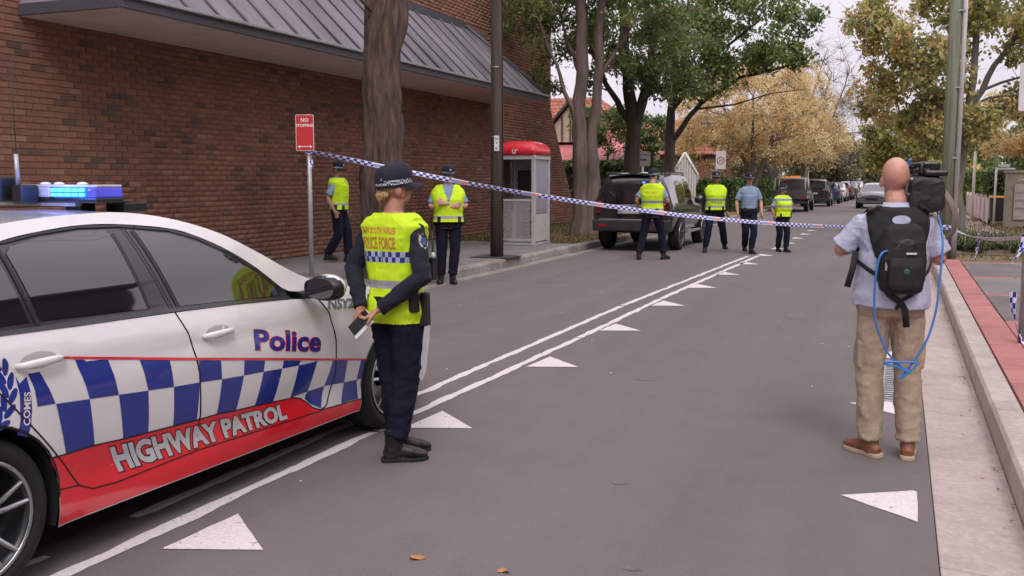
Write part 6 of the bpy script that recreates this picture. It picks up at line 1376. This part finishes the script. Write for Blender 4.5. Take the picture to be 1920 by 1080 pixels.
        for s in (-1, 1):
            b = MB(); pts = [Vector((s*(.10+.02*t), (.13-.1*t)*(1 if t < 1 else -1), 1.36))*k for t in (0, .5, 1)]
    if belt:
        b = MB(); rr = []
        for z, e in ((.955, .022), (.958, .030), (1.0, .030), (1.003, .022)): rr.append([Vector(((.160*fat+e)*math.cos(q), (.113*fat**1.5+e)*math.sin(q), z))*k for q in np.linspace(0, 2*math.pi, 32, endpoint=False)])
        b.rings(rr, 0, False, False); bl = b.build('duty_belt', belt_m, root, recalc=False)
        for a, sz in ((8, (.05, .07, .20)), (335, (.045, .06, .12))) if near else ((8, (.05, .07, .20)), (55, (.045, .06, .09)), (130, (.045, .06, .09)), (172, (.045, .07, .14)), (215, (.04, .06, .10)), (300, (.045, .06, .08))):
            q = R_(a); c = Vector(((.160*fat+.045)*math.cos(q), (.113*fat**1.5+.045)*math.sin(q), .975-(.05 if sz[2] > .15 else 0)))*k
            b = MB(); b.box((0, 0, 0), Vector(sz)*k, taper=(.9, .9)); o = b.build('holster' if sz[2] > .15 else 'belt_pouch', belt_m, bl, bev=.008); o.location = c; o.rotation_euler = (0, 0, q)
    # --- hair and hat
    def head_shell(name, fz, m, infl=.006, mask=None, rough=0):
        b = MB(); q = MB(); q.ell((0, 0, .155), (.076+infl, .094+infl, .098+infl), n=30, nr=22); me_f = []
        for f in q.f:
            c = sum((Vector(q.v[i]) for i in f), Vector())/len(f)
            if mask(c): me_f.append(f)
        b.add([tuple(HM @ Vector(v)) for v in q.v], me_f, 0, True); return b.build(name, m, root, recalc=False)
    if hair: head_shell('hair', 0, hair, .004, lambda c: c.z > .10 and (c.y < -.01 if c.z < .165 else c.y < .055) )
    if hair is blonde:
        b = MB()
        for i, (x, z, r) in enumerate(((0, .062, .030), (.022, .072, .022), (-.024, .070, .023), (.006, .045, .02), (-.012, .088, .022), (.02, .052, .017))): hell(b, (x*.9, -.094, z+.012), (r*.82, r*.66, r*.7), 12, 8)
        hell(b, (0, -.07, .085), (.06, .035, .035)); fuse(b, 'hair_bun', blonde, root, voxel=.005, smooth=1, folds=[(.005, (60, 60, 20), 3)])
    if hat == 'cap':
        b = MB(); rr = []
        for z, sx, sy in ((.130, .086, .107), (.165, .093, .114), (.20, .094, .115), (.236, .085, .105), (.260, .062, .078), (.271, .032, .040), (.273, .005, .006)):
            rr.append([hp(sx*math.cos(q), -.002+sy*math.sin(q)*(1.0), z+.010*math.sin(q)) for q in np.linspace(0, 2*math.pi, 28, endpoint=False)])
        b.rings(rr, 0, True, False); b.add([hp(0, -.002, .274)]+[Vector(v) for v in rr[-1]], [(0, i+1, (i+1) % 28+1) for i in range(28)], 0, True); cp = b.build('cap', cap_m, root)
        b = MB(); rr = []
        for z, e in ((.148, .003), (.176, .003)): rr.append([hp((.0895+e+(.002 if z > .16 else 0))*math.cos(q), -.002+(.1095+e)*math.sin(q), z+.010*math.sin(q)) for q in np.linspace(0, 2*math.pi, 40, endpoint=False)])
        b.rings(rr, 0, True, False); b.build('chequered_band', check_m, cp, recalc=False)
        b = MB(); up_, dn_ = [], []
        for i in range(15):
            q = R_(20+140*i/14); x0, y0 = .088*math.cos(q), .108*math.sin(q); e = math.sin(math.pi*i/14)**.6; x1, y1 = x0*1.02, y0+.078*e
            up_.append((hp(x0, y0, .150), hp((x0+x1)/2, (y0+y1)/2, .152-.02*abs(x0)/.09), hp(x1, y1, .142-.035*(abs(x1)/.09)**2)))
        b.rings([[u_[0], u_[1], u_[2]] for u_ in up_], 0, True, False, closed=False); b.rings([[u_[0]-Vector((0, 0, .005)), u_[1]-Vector((0, 0, .005)), u_[2]-Vector((0, 0, .004))] for u_ in up_], 0, True, False, closed=False); b.build('peak', cap_m, cp, recalc=False)
        b = MB(); hell(b, (0, .112, .205), (.018, .006, .020), 10, 6); b.build('badge', silver_ref, cp, recalc=False)
        if near:
            vs, fs, w = text2d('POLICE FORCE', .02); b = MB(); out = []
            for x, y in vs:
                q = math.pi*1.5+(x/w-.5)*1.25; out.append(hp(.0945*math.cos(q), -.002+.1135*math.sin(q), .178+y*.013-.008))
            b.add(out, fs, 0); b.build('lettering', white_txt, cp, recalc=False)
    return root, j, k, hp
TH = 21.9
AWAY, FACE = R_(TH), R_(TH+180)
# nearest officer, back to us, hands behind her back
wr_, wj, wk, _ = make_person('woman officer with blonde bun and yellow vest, back turned beside the police car', (-2.70, 4.90, 0), R_(TH-30), 1.70,
  dict(shL=(-.18, -.02, 1.42), shR=(.18, -.02, 1.42), elL=(-.262, -.07, 1.16), wrL=(-.115, -.19, .93), elR=(.262, -.09, 1.13), wrR=(.035, -.215, .935), hipL=(-.075, .01, .90), hipR=(.085, 0, .90), kneeL=(-.06, .03, .50), kneeR=(.075, .0, .50), ankL=(-.02, .055, .10), ankR=(.045, -.085, .10), toeL=(.55, .8), toeR=(.75, .65), headrot=(2, 3, -34), handL=((-.05, -.25, -1), (.8, -.4, .2), .5), handR=((-.75, -.25, -.5), (.3, .2, -.9), 1.0)),
  top='long', vest=vest_a, shirt=navy, hair=blonde, near=True, back_text=True, female=True, fat=.97)
b = MB()        # arm patch
bv = bvh_of([c for c in wr_.children if c.name.startswith('shirt')][0].data)
def patch(bm_, org, ux, uy, d, pts, m, off):
    out = []
    for x, y in pts:
        p = Vector(org)+Vector(ux)*x+Vector(uy)*y-Vector(d); l, n_, i_, q_ = bv.ray_cast(p, Vector(d)); out.append(l-Vector(d)*off if l else p+Vector(d))
    bm_.add(out, [tuple(range(len(out)))], m)
ux, d_ = Vector((.80, .60, 0)), Vector((-.60, .80, 0)); ux = Vector((.62, .78, 0)); d_ = Vector((-.78, .62, 0)); org = Vector((.225, -.03, 1.335))*wk
shp = lambda s: [(-.030*s, .036*s), (0, .043*s), (.030*s, .036*s), (.033*s, -.004), (.022*s, -.028*s), (0, -.044*s), (-.022*s, -.028*s), (-.033*s, -.004)]
for s, m_, o_ in ((1.12, mat('patch_gold', (.45, .25, .12), .7), .002), (.95, mat('patch_pale', (.42, .50, .58), .7), .003), (.55, mat('patch_navy', (.05, .09, .16), .7), .004)):
    b = MB(); patch(b, org, ux, (0, 0, 1), d_, shp(s), 0, o_); b.build('shoulder_patch', m_, wr_, recalc=False)
b = MB(); b.box(Vector((.195, .10, 1.16))*wk, (.05, .05, .13)); b.tube([Vector((.205, .10, 1.22))*wk, Vector((.205, .10, 1.30))*wk], .006, 6); b.tube([Vector((.20, .10, 1.38))*wk, Vector((.225, .07, 1.30))*wk, Vector((.215, .09, 1.18))*wk], .005, 6); b.build('radio', black_pl, wr_, bev=.005)
b = MB(); b.ell(Vector((.235, .06, 1.245))*wk, (.012, .012, .018)); b.build('lanyard_clip', off_white, wr_)
nb_ = thing('notebook', 'dark spiral notebook with a pale page edge held behind the policewoman\'s back', 'notebook', (0, 0, 0))
M_ = Matrix.Translation((-2.70, 4.90, 0)) @ Matrix.Rotation(R_(TH-30), 4, 'Z')
nb_.location = M_ @ (Vector((-.058, -.262, .855))*wk); nb_.rotation_euler = (R_(-18), R_(42), R_(TH-30-8))
b = MB(); b.box((0, 0, 0), (.085, .014, .150)); b.build('cover', black_pl, nb_, bev=.003); b = MB(); b.box((.0, .0, 0.0), (.078, .010, .152)); b.build('pages', off_white, nb_)
for i in range(11): b = MB(); b.lathe((.045, 0, -.065+i*.013), [(.009, -.002), (.011, 0), (.009, .002), (.007, 0), (.009, -.002)], 'z', 10); b.build('spiral_ring', off_white, nb_)
b = MB(); b.box((.043, -.0085, 0), (.022, .002, .148)); b.build('page_edge', off_white, nb_)

# officers in the distance
make_person('officer in a yellow vest walking by the brick wall, between red sign and tree', (-9.38, 14.95, .15), R_(TH-90-12), 1.79,
  dict(ankL=(-.08, .13, .11), kneeL=(-.09, .13, .51), ankR=(.07, -.19, .14), kneeR=(.09, .03, .50), toeR=(.1, 1), elL=(-.25, -.02, 1.14), wrL=(-.25, .06, .88), elR=(.25, -.10, 1.15), wrR=(.24, .02, .92), headrot=(-6, 0, -20)), vest=vest_c, shirt=light_blue, skin=skin_d)
make_person('burly officer in a yellow vest with arms folded, standing in the left gutter', (-6.60, 13.72, 0), FACE+R_(6), 1.84,
  dict(hipL=(-.10, 0, .9), hipR=(.10, 0, .9), ankL=(-.06, .02, .10), ankR=(.12, .0, .10), elL=(-.27, .02, 1.17), wrL=(.055, .225, 1.22), elR=(.27, .02, 1.17), wrR=(-.06, .20, 1.17), handL=((.85, .1, .1), (0, -1, 0), .5), handR=((-.8, .05, .15), (0, -1, 0), .5), headrot=(-8, 0, 14)), vest=vest_c, shirt=light_blue, skin=skin_r, fat=1.22, vopen=True)
make_person('officer in a yellow vest with his back to us behind the black four-wheel drive', (-4.70, 19.42, 0), AWAY-R_(18), 1.84,
  dict(ankL=(-.24, -.08, .11), ankR=(.22, .12, .10), kneeL=(-.17, .03, .50), kneeR=(.17, .14, .52), elL=(-.30, -.06, 1.18), wrL=(-.30, .12, 1.02), elR=(.29, .0, 1.17), wrR=(.20, .24, 1.12), toeR=(.5, 1), headrot=(-4, 0, -30)), vest=vest_b, shirt=light_blue, skin=skin_r, back_text=True, fat=1.18)
make_person('officer with dark long sleeves under a yellow vest walking towards the camera', (-3.90, 22.15, 0), FACE-R_(6), 1.80,
  dict(ankL=(-.25, -.20, .15), kneeL=(-.18, -.02, .51), ankR=(.22, .20, .10), kneeR=(.15, .18, .52), wrL=(-.25, .10, .90), wrR=(.25, -.02, .88), headrot=(2, 0, 6)), top='long', vest=vest_b, shirt=navy, skin=skin_d, front_text=True, fat=1.18)
make_person('officer without a vest in a pale blue short sleeved shirt walking towards us', (-3.12, 21.95, 0), FACE+R_(4), 1.77,
  dict(ankL=(-.04, .14, .10), kneeL=(-.09, .14, .51), ankR=(.02, -.16, .14), kneeR=(.07, .06, .50), wrL=(-.27, .08, .90), elL=(-.28, -.02, 1.15), elR=(.27, -.02, 1.14), wrR=(.26, .06, .88), headrot=(-3, 0, -6)), shirt=light_blue, skin=skin_r, fat=1.08)
make_person('short officer in a yellow vest with hands on hips, rightmost on the road', (-2.47, 22.7, 0), FACE+R_(16), 1.52,
  dict(ankL=(-.05, .14, .10), kneeL=(-.08, .14, .51), ankR=(.06, -.06, .10), kneeR=(.09, .05, .50), elL=(-.33, -.08, 1.18), wrL=(-.19, .04, 1.02), elR=(.30, -.02, 1.14), wrR=(.30, .10, .95), handL=((.5, .2, -.8), (-.6, 0, -.3), .8), headrot=(2, 0, 34)), vest=vest_b, shirt=light_blue, skin=skin_d, front_text=True, female=True, fat=1.2)
make_person('partly hidden officer in a yellow vest beyond the black four-wheel drive', (-6.3, 28.2, 0), FACE, 1.66, dict(headrot=(-4, 0, 20)), vest=vest_b, shirt=light_blue, skin=skin_r)

# cameraman
CMA = AWAY-R_(8)
cm, cj, ckk, _ = make_person('bald cameraman in pale shirt and khaki cargo trousers, wearing a black backpack', (-.02, 6.02, 0), CMA, 1.75,
  dict(hipL=(-.085, .0, .90), hipR=(.09, .0, .90), kneeL=(-.105, .01, .50), kneeR=(.115, .01, .50), ankL=(-.09, -.02, .10), ankR=(.12, -.04, .10), toeL=(-.6, .9), toeR=(.25, 1), shL=(-.195, .0, 1.42), shR=(.19, .02, 1.43), elL=(-.29, .08, 1.22), wrL=(-.10, .30, 1.26), elR=(.275, .04, 1.17), wrR=(.235, .29, 1.30), headrot=(6, 0, -4), head=(-.005, .03, 0), handL=((.5, .6, .5), (0, -.5, .9), .6), handR=((0, .8, .5), (-1, 0, 0), .8)),
  shirt=tee, legs=khaki, hat=None, hair=None, shoes='shoe', near=True, belt=False, untuck=True, skin=skin_r, fat=1.09, group=None)
CM = Matrix.Translation((-.02, 6.02, 0)) @ Matrix.Rotation(CMA, 4, 'Z')
bp_ = thing('backpack', 'black backpack with straps worn on the cameraman\'s back', 'backpack', CM @ Vector((0, -.19, 1.0)), CMA)
bpp = lambda x, y, z: Vector((x, y+.19, z-1.0))
b = MB()
for z0, z1, w0, w1, d0, d1 in ((1.02, 1.20, .105, .13, .05, .065), (1.20, 1.37, .13, .115, .065, .045)):
    pass
rr = []
for z, w, d in ((.995, .085, .035), (1.01, .112, .055), (1.08, .126, .070), (1.18, .130, .075), (1.28, .120, .066), (1.36, .100, .048), (1.385, .07, .03)):
    rr.append([bpp(w*math.copysign(abs(math.cos(q))**.6, math.cos(q)), -.20+d*math.copysign(abs(math.sin(q))**.6, math.sin(q)), z) for q in np.linspace(0, 2*math.pi, 28, endpoint=False)])
b.rings(rr); fuse(b, 'bag', black_cloth, bp_, voxel=.007, smooth=3, folds=[(.006, (14, 14, 9), 5), (.003, (30, 30, 30), 6)])
b = MB(); rr = []
for z, w, d in ((1.02, .070, .02), (1.05, .09, .030), (1.15, .092, .034), (1.20, .085, .02)): rr.append([bpp(w*math.copysign(abs(math.cos(q))**.6, math.cos(q)), -.275+d*math.copysign(abs(math.sin(q))**.6, math.sin(q)), z) for q in np.linspace(0, 2*math.pi, 24, endpoint=False)])
b.rings(rr); fuse(b, 'front_pocket', black_cloth, bp_, voxel=.007, smooth=3, folds=[(.004, (16, 16, 16), 8)])
b = MB(); b.rings([[bpp(x*.058*q0, -.262-.012*q0*(1-abs(x)*.3)+.002, 1.272+.034*q0*s_) for x, s_ in [(math.cos(q), math.sin(q)) for q in np.linspace(0, 2*math.pi, 18, endpoint=False)]] for q0 in (1, .98)]); b.build('logo_patch', mat('patch_grey', (.10, .10, .105), .6, var=.6, vscale=55, col2=(.02, .02, .02)), bp_)
b = MB(); b.box(bpp(.028, -.282, 1.225), (.055, .006, .010)); b.build('reflective_tab', off_white, bp_); b = MB(); b.box(bpp(-.098, -.258, 1.165), (.012, .012, .075)); b.build('zip_tag', mat('pink_tag', (.55, .38, .35), .5), bp_)
b = MB(); b.ell(bpp(.0, -.312, 1.125), (.017, .004, .017)); b.build('green_dot', mat('green_dot', (.03, .10, .05), .5), bp_)
def strap(name, pts, w, t, m, parent, up=None, n=8): b = MB(); b.tube(pts, [(t, w)]*len(pts) if up is None else [(w, t)]*len(pts), n, up=up or (0, 1, 0)); return b.build(name, m, parent)
# yoke over the shoulders with a round opening at the neck base
sb = bvh_of([c for c in cm.children if c.name.startswith('shirt')][0].data)
def on_back(x, z, off=.006, d=Vector((0, 1, 0))):
    l, n_, i_, q_ = sb.ray_cast(Vector((x, -1, z)), d); return (l-Vector((0, off, 0))) if l else Vector((x, -.1, z))
yo = [(-.172, 1.455), (-.12, 1.485), (-.05, 1.475), (.05, 1.475), (.12, 1.485), (.172, 1.455), (.165, 1.34), (.13, 1.20), (.09, 1.14), (-.09, 1.14), (-.13, 1.20), (-.165, 1.34)]
v, f = region(yo, lambda x, z: tuple(on_back(x, z)), .02); inv = Matrix.Translation(-Vector((0, -.19, 1.0)))
keep = [q for q in f if True or not ((sum(v[i][0] for i in q)/3-.005)**2/.055**2+(sum(v[i][2] for i in q)/3-1.418)**2/.030**2 < 1)]
b = MB(); b.add([tuple(inv @ Vector(p)) for p in v], keep, 0, True); o = b.build('harness', black_cloth, bp_, recalc=False); md = o.modifiers.new('s', 'SOLIDIFY'); md.thickness = .012; md.offset = 0
v, f = region([(.004+.050*math.cos(q), 1.405+.027*math.sin(q)) for q in np.linspace(0, 2*math.pi, 20, endpoint=False)], lambda x, z: tuple(on_back(x, z, .016)), .015); b = MB(); b.add([tuple(inv @ Vector(p)) for p in v], f, 0, True); b.build('harness_opening', tee, bp_, recalc=False)
for s in (-1, 1):
    strap('shoulder_strap', [inv @ Vector((s*.14, -.075, 1.435)), inv @ Vector((s*.125, .0, 1.465)), inv @ Vector((s*.13, .08, 1.43)), inv @ Vector((s*.14, .14, 1.35)), inv @ Vector((s*.17, .12, 1.15))], .030, .008, black_cloth, bp_, up=(s, 0, .2))
    strap('side_strap', [inv @ Vector((s*.105, -.22, 1.08)), inv @ Vector((s*.165, -.13, 1.12)), inv @ Vector((s*.205, -.03, 1.16))], .014, .005, black_cloth, bp_, up=(0, 0, 1))
strap('waist_strap', [inv @ Vector((-.10, -.22, 1.05)), inv @ Vector((-.06, -.20, .985)), inv @ Vector((.0, -.195, .945)), inv @ Vector((.03, -.195, .90)), inv @ Vector((.04, -.20, .80))], .018, .006, black_cloth, bp_, up=(1, 0, 0))
strap('waist_strap', [inv @ Vector((.09, -.21, 1.03)), inv @ Vector((.06, -.20, .985)), inv @ Vector((.0, -.20, .95)), inv @ Vector((-.02, -.2, .90))], .012, .005, black_cloth, bp_, up=(1, 0, 0))
strap('loose_strap', [inv @ Vector((-.215, -.02, 1.22)), inv @ Vector((-.235, -.05, 1.12)), inv @ Vector((-.262, -.05, 1.01))], .018, .005, black_cloth, bp_, up=(1, 0, 0))
# blue cable looping from the camera down to the knees and back up to the bag
cb = thing('cable', 'blue cable looping from the shoulder camera down behind the cameraman\'s knees', 'cable', CM @ Vector((0, -.2, .6)), CMA); ic = Matrix.Translation(-Vector((0, -.2, .6)))
blue_c = mat('blue_cable', (.05, .22, .62), .4, var=.1)
def spl(P, n=8):
    P = [Vector(p) for p in P]; out = []
    for i in range(len(P)-1):
        p0, p1, p2, p3 = P[max(i-1, 0)], P[i], P[i+1], P[min(i+2, len(P)-1)]
        for t in [q/n for q in range(n)]: out.append(.5*((2*p1)+(p2-p0)*t+(2*p0-5*p1+4*p2-p3)*t*t+(3*p1-p0-3*p2+p3)*t**3))
    out.append(P[-1]); return out
for pts in ([(.225, -.03, 1.45), (.235, -.12, 1.30), (.215, -.18, 1.10), (.195, -.20, .90), (.15, -.20, .72), (.06, -.18, .55), (.02, -.17, .50), (.06, -.19, .53), (.12, -.20, .60)],
            [(-.085, -.25, 1.24), (-.135, -.29, 1.22), (-.155, -.28, 1.12), (-.15, -.24, .95), (-.13, -.22, .82), (-.06, -.20, .66), (.02, -.19, .575), (.075, -.19, .535)],
            [(-.075, -.19, .595), (.0, -.20, .60), (.09, -.20, .60), (.115, -.19, .585)], [(-.07, -.19, .585), (.0, -.19, .57), (.06, -.19, .54)]):
    b = MB(); b.tube([ic @ p for p in spl(pts)], .0062, 7); b.build('cable_run', blue_c, cb)
# broadcast camera on the right shoulder
vc = thing('video_camera', 'black broadcast video camera in a soft cover on the cameraman\'s right shoulder', 'camera', CM @ Vector((.160, .1, 1.495)), CMA)
b = MB(); rr = []
for y, w, z0, z1 in ((-.17, .075, -.02, .13), (-.16, .095, -.045, .15), (-.05, .100, -.05, .165), (.10, .095, -.02, .16), (.20, .08, .0, .14)):
    rr.append([Vector((w*math.copysign(abs(math.cos(q))**.45, math.cos(q)), y, (z0+z1)/2+(z1-z0)/2*math.copysign(abs(math.sin(q))**.45, math.sin(q)))) for q in np.linspace(0, 2*math.pi, 28, endpoint=False)])
b.rings(rr); fuse(b, 'camera_cover', mat('camera_black', (.018, .018, .019), .55, var=.15, bump=.2), vc, voxel=.006, smooth=2, folds=[(.007, (14, 14, 14), 5), (.003, (30, 30, 30), 7)])
b = MB(); b.box((-.02, .02, .185), (.09, .22, .03)); b.tube([(-.02, -.09, .17), (-.02, -.09, .225), (-.02, .13, .225), (-.02, .13, .17)], .014, 8); b.build('top_handle', black_pl, vc, bev=.004)
b = MB(); b.box((.04, -.02, .215), (.10, .10, .055)); b.box((.05, -.06, .175), (.13, .16, .035)); b.build('radio_pack', black_pl, vc, bev=.012)
b = MB(); b.box((-.095, -.02, .03), (.045, .20, .17)); b.build('control_side', mat('grey_plastic', (.13, .12, .12), .5, var=.2, vscale=18), vc, bev=.01)
for i, (y, z, c_) in enumerate(((-.125, .10, off_white), (-.125, .055, galv), (-.125, .02, galv), (-.125, -.02, off_white), (-.13, .14, galv))):
    b = MB(); b.lathe((-.085-.008*(i % 2), y, z), [(0, -.012), (.009, -.012), (.011, 0), (.009, .012)], 'y', 10); b.build('connector', c_, vc)
b = MB(); b.lathe((-.02, .0, .07), [(.045, .19), (.055, .22), (.055, .34), (.065, .36), (.07, .42), (.0, .42)], 'y', 24); b.build('lens', black_pl, vc)
b = MB(); b.box((-.12, .18, .07), (.06, .10, .05)); b.tube([(-.12, .12, .07), (-.12, .06, .07)], .02, 10); b.build('viewfinder', black_pl, vc, bev=.008)
b = MB(); b.box((-.085, .02, .235), (.05, .03, .02)); b.ell((-.06, .02, .25), (.012, .012, .012)); b.build('microphone_clip', mat('blue_clip', (.05, .16, .40), .4), vc)
b = MB(); b.tube([(-.03, .02, .21), (-.03, .24, .22)], .011, 10); b.build('microphone', black_pl, vc)
strap_m = mat('camera_strap', (.20, .165, .135), .8, var=.15)
b = MB(); b.tube(spl([(.098, -.06, .09), (.135, -.09, .03), (.170, -.10, -.05), (.175, -.09, -.14), (.14, -.07, -.20), (.09, -.05, -.205), (.045, -.02, -.17)], 6), [(.040, .008)]*37, 10, up=(.7, .7, 0)); b.build('carry_strap', strap_m, vc)
